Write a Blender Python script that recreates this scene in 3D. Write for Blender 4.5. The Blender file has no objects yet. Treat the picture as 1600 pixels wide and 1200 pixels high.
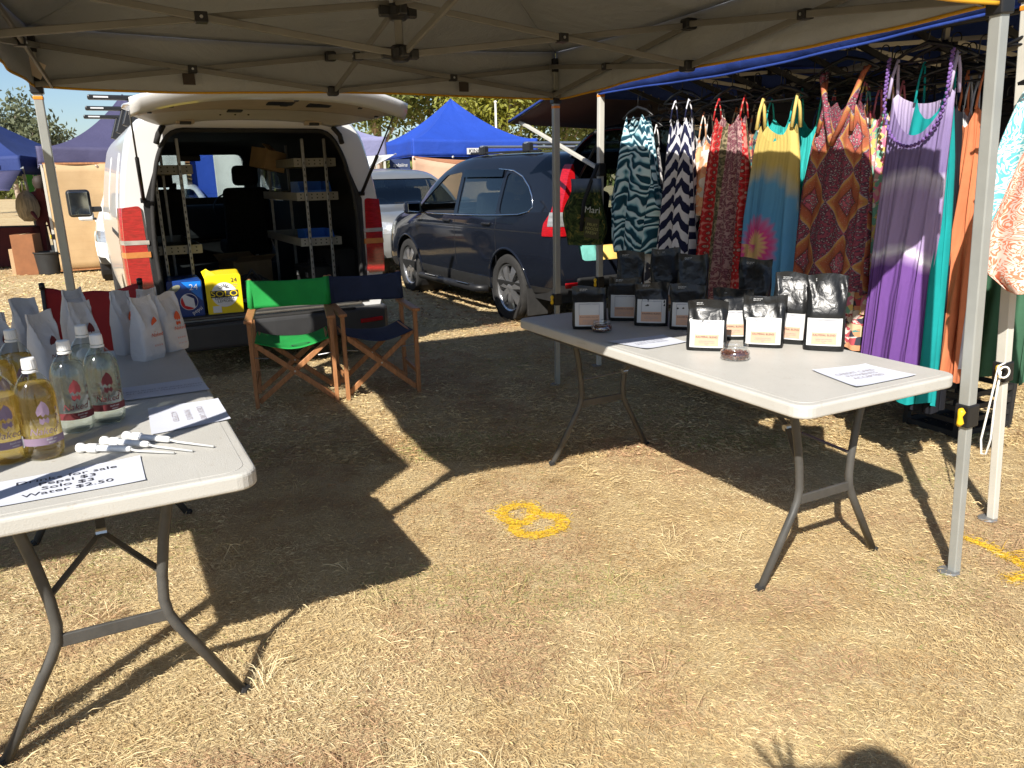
import bpy, bmesh, math, random
import numpy as np
from mathutils import Vector, Matrix, Euler

random.seed(7)
RNG = np.random.default_rng(7)
PI = math.pi
sc = bpy.context.scene
COL = sc.collection

# ---------------------------------------------------------------- camera
F_PX, PITCH, ROLL, CAM_H = 1212.03, 0.2642, -0.0224, 1.4422
cam = bpy.data.cameras.new('camera')
cam.sensor_width = 36.0
cam.sensor_fit = 'HORIZONTAL'
cam.lens = 36.0 * F_PX / 1600.0
cam.clip_start, cam.clip_end = 0.02, 2000.0
cam_o = bpy.data.objects.new('camera', cam)
COL.objects.link(cam_o)
fwd = Vector((0, math.cos(PITCH), -math.sin(PITCH)))
rt0 = Vector((1, 0, 0)); up0 = rt0.cross(fwd)
cr, sr = math.cos(ROLL), math.sin(ROLL)
rt = rt0 * cr + up0 * sr
up = up0 * cr - rt0 * sr
cam_o.matrix_world = Matrix(((rt.x, up.x, -fwd.x, 0), (rt.y, up.y, -fwd.y, 0), (rt.z, up.z, -fwd.z, CAM_H), (0, 0, 0, 1)))
sc.camera = cam_o

# ---------------------------------------------------------------- daylight
SUN_AZ, SUN_EL = math.radians(21.0), math.radians(38.4)      # shadows run 21 deg right of straight ahead
sd = Vector((math.sin(SUN_AZ) * math.cos(SUN_EL), math.cos(SUN_AZ) * math.cos(SUN_EL), -math.sin(SUN_EL)))
world = bpy.data.worlds.new('World'); sc.world = world; world.use_nodes = True
wn = world.node_tree.nodes; wl = world.node_tree.links
bg = wn.get('Background') or wn.new('ShaderNodeBackground')
sky = wn.new('ShaderNodeTexSky'); sky.sky_type = 'NISHITA'; sky.sun_disc = False
sky.sun_elevation = SUN_EL
sky.sun_rotation = math.atan2(-sd.x, -sd.y)
sky.air_density = 1.0; sky.dust_density = 0.7; sky.ozone_density = 4.0
bg.inputs['Strength'].default_value = 0.072
wl.new(sky.outputs['Color'], bg.inputs['Color'])
sun = bpy.data.lights.new('sun', 'SUN'); sun.energy = 4.7; sun.angle = math.radians(0.53); sun.color = (1.0, 0.95, 0.87)
sun_o = bpy.data.objects.new('sun', sun); COL.objects.link(sun_o)
sun_o.rotation_euler = sd.to_track_quat('-Z', 'Y').to_euler()
sc.view_settings.view_transform = 'Standard'
sc.view_settings.look = 'None'
sc.view_settings.gamma = 1.0
sc.view_settings.exposure = 0.90
sc.cycles.max_bounces = 10
sc.cycles.transparent_max_bounces = 16
sc.cycles.caustics_refractive = False
sc.cycles.caustics_reflective = False

# ---------------------------------------------------------------- photo geometry: a pixel on a known level gives a place
def ray(x, y):
    a, b = x - 800.0, y - 600.0
    c, s = math.cos(ROLL), math.sin(ROLL)
    u = c * a + s * b; v = -s * a + c * b
    q = -v / F_PX; cp, sp = math.cos(PITCH), math.sin(PITCH)
    return Vector((u / F_PX, cp + q * sp, -sp + q * cp))
def on_z(x, y, z):
    d = ray(x, y); t = (z - CAM_H) / d.z
    return Vector((0, 0, CAM_H)) + d * t
def on_y(x, y, Y):
    d = ray(x, y); t = Y / d.y
    return Vector((0, 0, CAM_H)) + d * t
def pix(P):
    d = Vector(P) - Vector((0, 0, CAM_H)); cp, sp = math.cos(PITCH), math.sin(PITCH)
    fw = d.y * cp - d.z * sp; uu = d.y * sp + d.z * cp
    u = d.x / fw * F_PX; v = -uu / fw * F_PX; c, s = math.cos(ROLL), math.sin(ROLL)
    return (800 + c * u - s * v, 600 + s * u + c * v)
GRID_A = math.radians(25.2)                                   # the market rows run this far left of straight ahead
RR = Vector((math.cos(GRID_A), math.sin(GRID_A), 0)); BB = Vector((-math.sin(GRID_A), math.cos(GRID_A), 0))

# ---------------------------------------------------------------- node helper
class NT:
    def __init__(s, m):
        s.m = m; m.use_nodes = True; s.t = m.node_tree; s.t.nodes.clear()
        s.out = s.t.nodes.new('ShaderNodeOutputMaterial')
    def put(s, node, key, v):
        if v is None: return
        i = node.inputs[key]
        if isinstance(v, bpy.types.NodeSocket): s.t.links.new(v, i)
        elif i.type == 'RGBA' and not isinstance(v, (int, float)): i.default_value = (*v[:3], 1.0)
        else: i.default_value = v
    def n(s, kind, props=None, **ins):
        d = s.t.nodes.new('ShaderNode' + kind)
        for k, v in (props or {}).items(): setattr(d, k, v)
        for k, v in ins.items():
            key = int(k[1:]) if k[0] == '_' else k.replace('_', ' ')
            s.put(d, key, v)
        return d
    def math(s, op, a, b=0.0, c=None):
        d = s.t.nodes.new('ShaderNodeMath'); d.operation = op
        s.put(d, 0, a); s.put(d, 1, b)
        if c is not None: s.put(d, 2, c)
        return d.outputs[0]
    def mix(s, f, a, b, mode='MIX'):
        d = s.t.nodes.new('ShaderNodeMix'); d.data_type = 'RGBA'; d.blend_type = mode
        s.put(d, 0, f); s.put(d, 6, a); s.put(d, 7, b)
        return d.outputs[2]
    def ramp(s, f, stops, interp='LINEAR'):
        d = s.t.nodes.new('ShaderNodeValToRGB'); r = d.color_ramp; r.interpolation = interp
        while len(r.elements) < len(stops): r.elements.new(0.5)
        for e, (p, c) in zip(r.elements, stops):
            e.position = p; e.color = (*c, 1) if len(c) == 3 else c
        s.put(d, 0, f); return d.outputs[0]
    def obj(s): return s.n('TexCoord').outputs['Object']
    def uv(s): return s.n('TexCoord').outputs['UV']
    def sep(s, v):
        d = s.n('SeparateXYZ', Vector=v); return d.outputs[0], d.outputs[1], d.outputs[2]
    def comb(s, x, y, z=0.0): return s.n('CombineXYZ', X=x, Y=y, Z=z).outputs[0]
    def noise(s, v, scale, detail=3.0, rough=0.55, dist=0.0):
        return s.n('TexNoise', Vector=v, Scale=scale, Detail=detail, Roughness=rough, Distortion=dist).outputs[0]
    def vor(s, v, scale, feature='F1', rand=1.0):
        return s.n('TexVoronoi', {'feature': feature}, Vector=v, Scale=scale, Randomness=rand)
    def bump(s, h, strength=0.3, dist=0.01):
        return s.n('Bump', Height=h, Strength=strength, Distance=dist).outputs[0]
    def bsdf(s, **k):
        d = s.n('BsdfPrincipled', None, **k)
        s.t.links.new(d.outputs[0], s.out.inputs[0]); return d

MATS = {}
def mat(name, col, rough=0.6, metal=0.0, var=0.12, vs=9.0, bump=0.0, bs=60.0, trans=0.0, ior=1.45, coat=0.0, spec=0.5, transl=0.0, stretch=None):
    """plain material: base colour with soft uneven tone, optional fine relief"""
    if name in MATS: return MATS[name]
    m = bpy.data.materials.new(name); t = NT(m); o = t.obj()
    if stretch: o = t.n('Mapping', None, Vector=o, Scale=stretch).outputs[0]
    c = col
    if var > 0:
        n = t.noise(o, vs, 4.0)
        lo = tuple(max(0, x * (1 - var)) for x in col); hi = tuple(min(1, x * (1 + var)) for x in col)
        c = t.ramp(n, [(0.3, lo), (0.7, hi)])
    k = dict(Base_Color=c, Roughness=rough, Metallic=metal, IOR=ior)
    d = t.bsdf(**k)
    d.inputs['Transmission Weight'].default_value = trans
    d.inputs['Coat Weight'].default_value = coat
    d.inputs['Coat Roughness'].default_value = 0.05
    d.inputs['Specular IOR Level'].default_value = spec
    if bump > 0:
        t.t.links.new(t.bump(t.noise(o, bs, 3.0), bump, 0.01), d.inputs['Normal'])
    if transl > 0:
        tr = t.n('BsdfTranslucent', None, Color=c)
        mx = t.n('MixShader', None, Fac=transl, _1=d.outputs[0], _2=tr.outputs[0])
        t.t.links.new(mx.outputs[0], t.out.inputs[0])
    MATS[name] = m; return m

# ---------------------------------------------------------------- mesh helper
class MB:
    def __init__(s): s.v = []; s.f = []; s.uv = None
    def add(s, vs, fs):
        o = len(s.v); s.v += [tuple(p) for p in vs]; s.f += [tuple(o + i for i in f) for f in fs]; return s
    def box(s, c, d, rot=None):
        x, y, z = d[0] / 2, d[1] / 2, d[2] / 2
        vs = [Vector((a * x, b * y, e * z)) for a in (-1, 1) for b in (-1, 1) for e in (-1, 1)]
        if rot is not None:
            R = Euler(rot).to_matrix() if not isinstance(rot, Matrix) else rot
            vs = [R @ p for p in vs]
        c = Vector(c)
        return s.add([p + c for p in vs], [(0, 1, 3, 2), (4, 6, 7, 5), (0, 4, 5, 1), (2, 3, 7, 6), (0, 2, 6, 4), (1, 5, 7, 3)])
    def bar(s, p0, p1, w, h, upv=(0, 0, 1)):
        p0, p1 = Vector(p0), Vector(p1); d = (p1 - p0); L = d.length; d.normalize()
        u = Vector(upv)
        if abs(d.dot(u)) > 0.98: u = Vector((0, 1, 0))
        x = d.cross(u).normalized(); z = x.cross(d)
        R = Matrix((x, d, z)).transposed()
        return s.box((p0 + p1) / 2, (w, L, h), R)
    def tube(s, pts, r, n=8, cap=True, closed=False):
        pts = [Vector(p) for p in pts]; m = len(pts)
        rs = r if isinstance(r, (list, tuple)) else [r] * m
        o = len(s.v); ref = None
        for i, p in enumerate(pts):
            if closed: d = pts[(i + 1) % m] - pts[i - 1]
            else: d = pts[min(i + 1, m - 1)] - pts[max(i - 1, 0)]
            if d.length < 1e-9: d = Vector((0, 0, 1))
            d.normalize()
            if ref is None:
                ref = Vector((0, 0, 1)) if abs(d.z) < 0.9 else Vector((1, 0, 0))
            x = d.cross(ref)
            if x.length < 1e-5: x = d.orthogonal()
            x.normalize(); y = x.cross(d).normalized(); ref = y
            for k in range(n):
                a = 2 * PI * k / n
                s.v.append(tuple(p + (x * math.cos(a) + y * math.sin(a)) * rs[i]))
        for i in range(m if closed else m - 1):
            a0 = o + i * n; b0 = o + ((i + 1) % m) * n
            for k in range(n): s.f.append((a0 + k, a0 + (k + 1) % n, b0 + (k + 1) % n, b0 + k))
        if cap and not closed:
            s.f.append(tuple(o + k for k in range(n))[::-1]); s.f.append(tuple(o + (m - 1) * n + k for k in range(n)))
        return s
    def lathe(s, prof, n=24, c=(0, 0, 0), axis='z'):
        o = len(s.v); c = Vector(c)
        for r, h in prof:
            for k in range(n):
                a = 2 * PI * k / n; x, y = r * math.cos(a), r * math.sin(a)
                p = {'z': Vector((x, y, h)), 'x': Vector((h, x, y)), 'y': Vector((x, h, y))}[axis]
                s.v.append(tuple(c + p))
        for i in range(len(prof) - 1):
            for k in range(n):
                a = o + i * n; b = a + n
                s.f.append((a + k, a + (k + 1) % n, b + (k + 1) % n, b + k))
        return s
    def prism(s, poly, t0, t1, fn):
        """poly: 2-D outline, fn(a, b, t) -> point"""
        n = len(poly); o = len(s.v)
        for t in (t0, t1):
            for a, b in poly: s.v.append(tuple(fn(a, b, t)))
        s.f.append(tuple(o + i for i in range(n))[::-1]); s.f.append(tuple(o + n + i for i in range(n)))
        for i in range(n): s.f.append((o + i, o + (i + 1) % n, o + n + (i + 1) % n, o + n + i))
        return s
    def grid(s, fn, nu, nv, wrap=False, uvfn=None):
        o = len(s.v)
        if uvfn and s.uv is None: s.uv = {}
        for j in range(nv):
            for i in range(nu):
                a = i / (nu if wrap else nu - 1); b = j / (nv - 1)
                s.v.append(tuple(fn(a, b)))
                if uvfn: s.uv[len(s.v) - 1] = uvfn(a, b)
        for j in range(nv - 1):
            for i in range(nu if wrap else nu - 1):
                s.f.append((o + j * nu + i, o + j * nu + (i + 1) % nu, o + (j + 1) * nu + (i + 1) % nu, o + (j + 1) * nu + i))
        return s
    def uvbuild(s, z0, name, m, parent):
        s.uv = {i: (p[0] + .22, p[2] + z0) for i, p in enumerate(s.v)}
        return s.build(name, m, parent, smooth=True)
    def mesh(s, name):
        me = bpy.data.meshes.new(name); me.from_pydata(s.v, [], s.f); me.update()
        if s.uv:
            l = me.uv_layers.new(name='UVMap'); ix = np.empty(len(me.loops), np.int32); me.loops.foreach_get('vertex_index', ix)
            tab = np.zeros((len(s.v), 2), np.float32)
            for k, q in s.uv.items(): tab[k] = q
            l.data.foreach_set('uv', tab[ix].ravel())
        return me
    def build(s, name, m, parent=None, smooth=False, bevel=0.0, seg=2, solid=0.0, fixn=True, angle=None, weld=False):
        me = s.mesh(name)
        if fixn or weld:
            b = bmesh.new(); b.from_mesh(me)
            if weld: bmesh.ops.remove_doubles(b, verts=b.verts, dist=1e-5)
            if fixn: bmesh.ops.recalc_face_normals(b, faces=b.faces)
            b.to_mesh(me); b.free()
        o = bpy.data.objects.new(name, me); COL.objects.link(o)
        me.materials.append(m if not isinstance(m, str) else MATS[m])
        if smooth or angle:
            me.polygons.foreach_set('use_smooth', [True] * len(me.polygons))
            if angle: me.set_sharp_from_angle(angle=math.radians(angle))
        if solid: md = o.modifiers.new('solid', 'SOLIDIFY'); md.thickness = solid; md.offset = 0
        if bevel:
            md = o.modifiers.new('bevel', 'BEVEL'); md.width = bevel; md.segments = seg; md.limit_method = 'ANGLE'; md.angle_limit = math.radians(40)
        if parent is not None: o.parent = parent
        return o

def tag(o, label=None, cat=None, group=None, kind=None):
    if label: o['label'] = label
    if cat: o['category'] = cat
    if group: o['group'] = group
    if kind: o['kind'] = kind
    return o
def thing(name, label, cat, loc=(0, 0, 0), rz=0.0, group=None):
    o = bpy.data.objects.new(name, None); o.empty_display_size = 0.1; COL.objects.link(o)
    o.location = loc; o.rotation_euler = (0, 0, rz)
    return tag(o, label, cat, group)
def dup(root, loc, rz, label=None, group=None):
    def cp(o, par):
        c = o.copy(); COL.objects.link(c); c.parent = par
        for ch in [x for x in o.children]: cp(ch, c)
        return c
    r = cp(root, None); r.location = loc; r.rotation_euler = (0, 0, rz)
    if label: r['label'] = label
    if group: r['group'] = group
    return r
_fonts = {}
def text(name, body, size, m, parent, M, align='CENTER', spacing=1.0, line=1.0, sx=1.0, shear=0.0, depth=0.0):
    """lettering as a flat mesh; M places it (x right, y up the page)"""
    cu = bpy.data.curves.new('txt', 'FONT'); cu.body = body; cu.size = size; cu.align_x = align; cu.align_y = 'CENTER'
    cu.space_character = spacing; cu.space_line = line; cu.shear = shear; cu.resolution_u = 3; cu.extrude = depth
    ob = bpy.data.objects.new('txt', cu); COL.objects.link(ob)
    bpy.context.view_layer.update()
    me = bpy.data.meshes.new_from_object(ob.evaluated_get(bpy.context.evaluated_depsgraph_get()))
    bpy.data.objects.remove(ob); bpy.data.curves.remove(cu)
    me.transform(M @ Matrix.Diagonal((sx, 1, 1, 1)))
    me.materials.clear(); me.materials.append(m if not isinstance(m, str) else MATS[m])
    o = bpy.data.objects.new(name, me); COL.objects.link(o); o.parent = parent
    return o
def frame(o, x, y):
    """matrix with origin o, x axis x and page-up axis y"""
    x = Vector(x).normalized(); y = Vector(y); z = x.cross(y).normalized(); y = z.cross(x)
    M = Matrix((x, y, z)).transposed().to_4x4(); M.translation = Vector(o); return M
def boolean(o, cutter, op='DIFFERENCE', keep=False):
    md = o.modifiers.new('cut', 'BOOLEAN'); md.operation = op; md.object = cutter; md.solver = 'EXACT'
    bpy.context.view_layer.update()
    dg = bpy.context.evaluated_depsgraph_get()
    me = bpy.data.meshes.new_from_object(o.evaluated_get(dg))
    o.modifiers.clear(); old = o.data; o.data = me; bpy.data.meshes.remove(old)
    if not keep: bpy.data.objects.remove(cutter)
    return o

# ---------------------------------------------------------------- shared materials
def table_material():
    m = bpy.data.materials.new('table_plastic'); t = NT(m); o = t.obj()
    c = t.ramp(t.noise(o, 5.0, 4.0), [(0.3, (0.44, 0.425, 0.385)), (0.7, (0.49, 0.475, 0.435))])
    c = t.mix(t.ramp(t.noise(o, 55.0, 5.0, 0.7), [(0.60, (0, 0, 0)), (0.74, (0.55, 0.55, 0.55))]), c, (0.30, 0.23, 0.16))
    s = t.n('Mapping', None, Vector=o, Rotation=(0, 0, 0.5), Scale=(2.0, 60.0, 20.0)).outputs[0]
    c = t.mix(t.ramp(t.noise(s, 3.0, 3.0), [(0.66, (0, 0, 0)), (0.72, (0.35, 0.35, 0.35))]), c, (0.35, 0.33, 0.29))
    t.bsdf(Base_Color=c, Roughness=0.45, Normal=t.bump(t.noise(o, 260.0, 3.0), 0.15, 0.01)); MATS['table_plastic'] = m
table_material()
mat('leg_metal', (0.075, 0.072, 0.066), 0.45, metal=0.2, var=0.2, vs=14)
mat('pole_grey', (0.34, 0.35, 0.33), 0.38, metal=0.3, var=0.08, vs=8)
mat('pole_cream', (0.52, 0.50, 0.44), 0.45, var=0.06, vs=7)
mat('frame_bar', (0.17, 0.165, 0.15), 0.5, metal=0.2, var=0.1)
mat('black_plastic', (0.012, 0.012, 0.013), 0.42, var=0.2)
mat('black_rubber', (0.022, 0.021, 0.02), 0.85, var=0.2, vs=20, bump=0.2, bs=90)
mat('bolt', (0.6, 0.6, 0.6), 0.3, metal=1.0, var=0.0)
mat('yellow_plastic', (0.85, 0.52, 0.02), 0.4, var=0.05)
mat('orange_plastic', (0.75, 0.25, 0.02), 0.45, var=0.05)
mat('paper', (0.55, 0.57, 0.64), 0.8, var=0.02)
mat('ink', (0.03, 0.03, 0.04), 0.8, var=0.0)
mat('ink_grey', (0.26, 0.26, 0.30), 0.8, var=0.0)
mat('white_plastic', (0.70, 0.70, 0.69), 0.35, var=0.02)
mat('white_paint', (0.66, 0.66, 0.65), 0.28, var=0.02, vs=3, coat=0.6)
mat('navy_paint', (0.008, 0.010, 0.016), 0.06, metal=0.0, var=0.05, coat=0.0, spec=0.36)
mat('silver_paint', (0.20, 0.20, 0.19), 0.32, metal=0.3, var=0.05, coat=0.8)
mat('black_trim', (0.018, 0.018, 0.018), 0.6, var=0.2, bump=0.1, bs=150)
mat('dark_lining', (0.018, 0.018, 0.02), 0.85, var=0.2)
mat('seat_fabric', (0.018, 0.018, 0.021), 0.9, var=0.3, vs=30)
mat('chrome', (0.75, 0.76, 0.78), 0.12, metal=1.0, var=0.0)
mat('alloy', (0.62, 0.62, 0.63), 0.3, metal=0.9, var=0.04)
mat('galvanised', (0.27, 0.27, 0.265), 0.45, metal=0.6, var=0.15, vs=25)
mat('shelf_white', (0.30, 0.29, 0.26), 0.5, var=0.08)
mat('bin_blue', (0.02, 0.14, 0.62), 0.4, var=0.06)
mat('beige_trim', (0.42, 0.34, 0.25), 0.65, var=0.06)
mat('red_lens', (0.36, 0.006, 0.010), 0.10, var=0.35, vs=22, coat=1.0, stretch=(1, 1, 6))
mat('amber_lens', (0.55, 0.20, 0.05), 0.12, var=0.1, vs=30, coat=1.0)
mat('clear_lens', (0.55, 0.55, 0.54), 0.12, metal=0.6, var=0.25, vs=14, coat=1.0, stretch=(1, 1, 3))
mat('wood', (0.36, 0.16, 0.065), 0.5, var=0.25, vs=10, stretch=(6, 6, 1), bump=0.15, bs=40)
mat('green_canvas', (0.012, 0.30, 0.055), 0.8, var=0.08, vs=12, bump=0.25, bs=500, transl=0.12)
mat('navy_canvas', (0.018, 0.026, 0.06), 0.85, var=0.12, vs=12, bump=0.25, bs=500)
mat('red_canvas', (0.24, 0.012, 0.016), 0.8, var=0.1, vs=8, bump=0.25, bs=400)
mat('rope', (0.72, 0.70, 0.64), 0.9, var=0.1, bump=0.4, bs=300)
def glass_mat(name, col, tint_alpha, rough=0.02):
    """thin window glass: mostly clear, with a mirror-like coat"""
    m = bpy.data.materials.new(name); t = NT(m)
    tr = t.n('BsdfTransparent', None, Color=col); gl = t.n('BsdfGlossy', None, Color=(1, 1, 1), Roughness=rough)
    fr = t.n('LayerWeight', None, Blend=0.5)
    f = t.math('ADD', t.math('MULTIPLY', t.math('POWER', fr.outputs['Facing'], 4.0), 0.8), tint_alpha)
    mx = t.n('MixShader', None, Fac=f, _1=tr.outputs[0], _2=gl.outputs[0])
    t.t.links.new(mx.outputs[0], t.out.inputs[0]); MATS[name] = m; return m
glass_mat('car_glass', (0.62, 0.68, 0.68), 0.05)
glass_mat('dark_glass', (0.16, 0.19, 0.20), 0.06)
glass_mat('jar_glass', (0.90, 0.92, 0.92), 0.16, 0.08)
glass_mat('bottle_shell', (0.90, 0.93, 0.91), 0.07, 0.05)
def fabric(name, out_col, in_col=None, transl=0.05, rough=0.75, wrinkle=0.35, ws=3.0):
    m = bpy.data.materials.new(name); t = NT(m); o = t.obj()
    n = t.noise(o, 1.6, 4.0)
    def shade(c): return t.ramp(n, [(0.3, tuple(x * 0.9 for x in c)), (0.7, tuple(min(1, x * 1.08) for x in c))])
    c = shade(out_col)
    w = t.math('ADD', t.noise(o, ws, 5.0, 0.6, 0.6), t.math('MULTIPLY', t.noise(o, 420.0, 1.0), 0.06))
    d = t.bsdf(Base_Color=c, Roughness=rough, Normal=t.bump(w, wrinkle, 0.06))
    tr = t.n('BsdfTranslucent', None, Color=c)
    mx = t.n('MixShader', None, Fac=transl, _1=d.outputs[0], _2=tr.outputs[0])
    t.t.links.new(mx.outputs[0], t.out.inputs[0]); MATS[name] = m; return m
fabric('canopy_grey', (0.35, 0.37, 0.395), transl=0.06, wrinkle=0.6, ws=2.2)
fabric('trim_rust', (0.55, 0.29, 0.01), transl=0.02, wrinkle=0.1)
fabric('canopy_blue', (0.015, 0.045, 0.24), transl=0.04)
fabric('tent_dark', (0.012, 0.030, 0.14), transl=0.05)
fabric('tent_blue', (0.010, 0.055, 0.38), transl=0.08)
fabric('tent_purple', (0.062, 0.058, 0.125), transl=0.06)
fabric('tent_lavender', (0.23, 0.23, 0.38), transl=0.1)
fabric('cloth_white', (0.66, 0.65, 0.62), transl=0.15, ws=2.0)
fabric('cloth_tan', (0.62, 0.40, 0.27), transl=0.2, ws=1.5)
fabric('cloth_rust', (0.42, 0.19, 0.10), transl=0.15, ws=1.5)
fabric('wall_navy', (0.018, 0.02, 0.035), transl=0.0)
fabric('awning_maroon', (0.085, 0.045, 0.045), transl=0.03)
# ================================================================ GROUND
def ground_material():
    m = bpy.data.materials.new('dry_ground'); t = NT(m); o = t.obj()
    big = t.noise(o, 0.55, 4.0, 0.6); mid = t.noise(o, 5.0, 5.0, 0.65); fine = t.noise(o, 90.0, 4.0, 0.7)
    c1 = t.ramp(mid, [(0.28, (0.34, 0.20, 0.095)), (0.48, (0.46, 0.33, 0.17)), (0.72, (0.56, 0.43, 0.24))])
    c2 = t.ramp(mid, [(0.28, (0.42, 0.29, 0.14)), (0.5, (0.54, 0.42, 0.22)), (0.72, (0.62, 0.50, 0.29))])
    c = t.mix(t.ramp(big, [(0.38, (0, 0, 0)), (0.62, (1, 1, 1))]), c1, c2)
    c = t.mix(t.ramp(fine, [(0.3, (0.45, 0.45, 0.45)), (0.55, (0, 0, 0))]), c, (0.22, 0.14, 0.07))
    t.bsdf(Base_Color=c, Roughness=0.95, Normal=t.bump(t.math('ADD', fine, t.math('MULTIPLY', mid, 1.5)), 0.7, 0.02))
    return m
g = MB()
S = 600.0
g.add([(-S, -S, 0), (S, -S, 0), (S, S, 0), (-S, S, 0)], [(0, 1, 2, 3)])
ground = g.build('ground', ground_material(), fixn=False); tag(ground, kind='structure')

# painted marks on the turf: a figure like an 8 lying between the tables and a line by the post
def paint_material():
    m = bpy.data.materials.new('line_paint'); t = NT(m); o = t.obj()
    n = t.noise(o, 55.0, 4.0, 0.7)
    c = t.ramp(n, [(0.36, (0.34, 0.22, 0.08)), (0.5, (0.62, 0.40, 0.03)), (0.7, (0.74, 0.50, 0.03))])
    t.bsdf(Base_Color=c, Roughness=0.9, Normal=t.bump(t.noise(o, 90.0, 3.0), 0.6, 0.02)); MATS['line_paint'] = m; return m
paint_material()
def pts_on_ground(l): return [on_z(x, y, 0.0) for x, y in l]
MARK8 = [pts_on_ground([(782, 803), (790, 796), (808, 792), (828, 791), (834, 798), (832, 810), (820, 818), (802, 817), (788, 812), (782, 803)]),
         pts_on_ground([(806, 819), (803, 828), (815, 836), (835, 838), (855, 834), (876, 826), (880, 816), (872, 809), (862, 808), (848, 806), (836, 804)])]
LINE = [pts_on_ground([(1505, 840), (1545, 856), (1590, 880), (1640, 905)]), pts_on_ground([(1575, 908), (1610, 900), (1640, 892)])]
def dist_to(P, lines):
    best = np.full(len(P), 9.0)
    for l in lines:
        for a, b in zip(l[:-1], l[1:]):
            a = np.array(a[:2]); b = np.array(b[:2]); d = b - a
            tt = np.clip(((P - a) @ d) / max(1e-9, d @ d), 0, 1)
            best = np.minimum(best, np.linalg.norm(P - (a + tt[:, None] * d), axis=1))
    return best
def paint_sheet(lines, w, name, label):
    b = MB()
    for l in lines:
        for i, p in enumerate(l):
            d = (l[min(i + 1, len(l) - 1)] - l[max(i - 1, 0)]); d.z = 0; d.normalize()
            s = Vector((-d.y, d.x, 0)) * w * random.uniform(0.8, 1.15)
            b.v += [tuple(p + s + Vector((0, 0, 0.004))), tuple(p - s + Vector((0, 0, 0.004)))]
            k = len(b.v)
            if i: b.f.append((k - 4, k - 3, k - 1, k - 2))
    tag(b.build(name, 'line_paint', fixn=False), label, 'paint mark')
paint_sheet(MARK8, 0.032, 'painted_mark', 'yellow spray painted figure eight on the dry turf between the tables')
paint_sheet(LINE, 0.02, 'painted_line', 'yellow spray painted line on the turf beside the right tent post')

# dry turf: single blades, longest and thickest set nearest the camera
def grass_material():
    m = bpy.data.materials.new('dry_grass'); t = NT(m)
    a = t.n('Attribute', {'attribute_name': 'tone'}).outputs['Color']
    d = t.bsdf(Base_Color=a, Roughness=0.75)
    tr = t.n('BsdfTranslucent', None, Color=a)
    mx = t.n('MixShader', None, Fac=0.18, _1=d.outputs[0], _2=tr.outputs[0])
    t.t.links.new(mx.outputs[0], t.out.inputs[0]); return m
def value_noise(P, cell, seed):
    r = np.random.default_rng(seed); T = r.random((256, 256))
    q = P / cell; i = np.floor(q).astype(int); f = q - i; f = f * f * (3 - 2 * f)
    g_ = lambda a, b: T[a % 256, b % 256]
    return (g_(i[:, 0], i[:, 1]) * (1 - f[:, 0]) + g_(i[:, 0] + 1, i[:, 1]) * f[:, 0]) * (1 - f[:, 1]) + \
           (g_(i[:, 0], i[:, 1] + 1) * (1 - f[:, 0]) + g_(i[:, 0] + 1, i[:, 1] + 1) * f[:, 0]) * f[:, 1]
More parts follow.
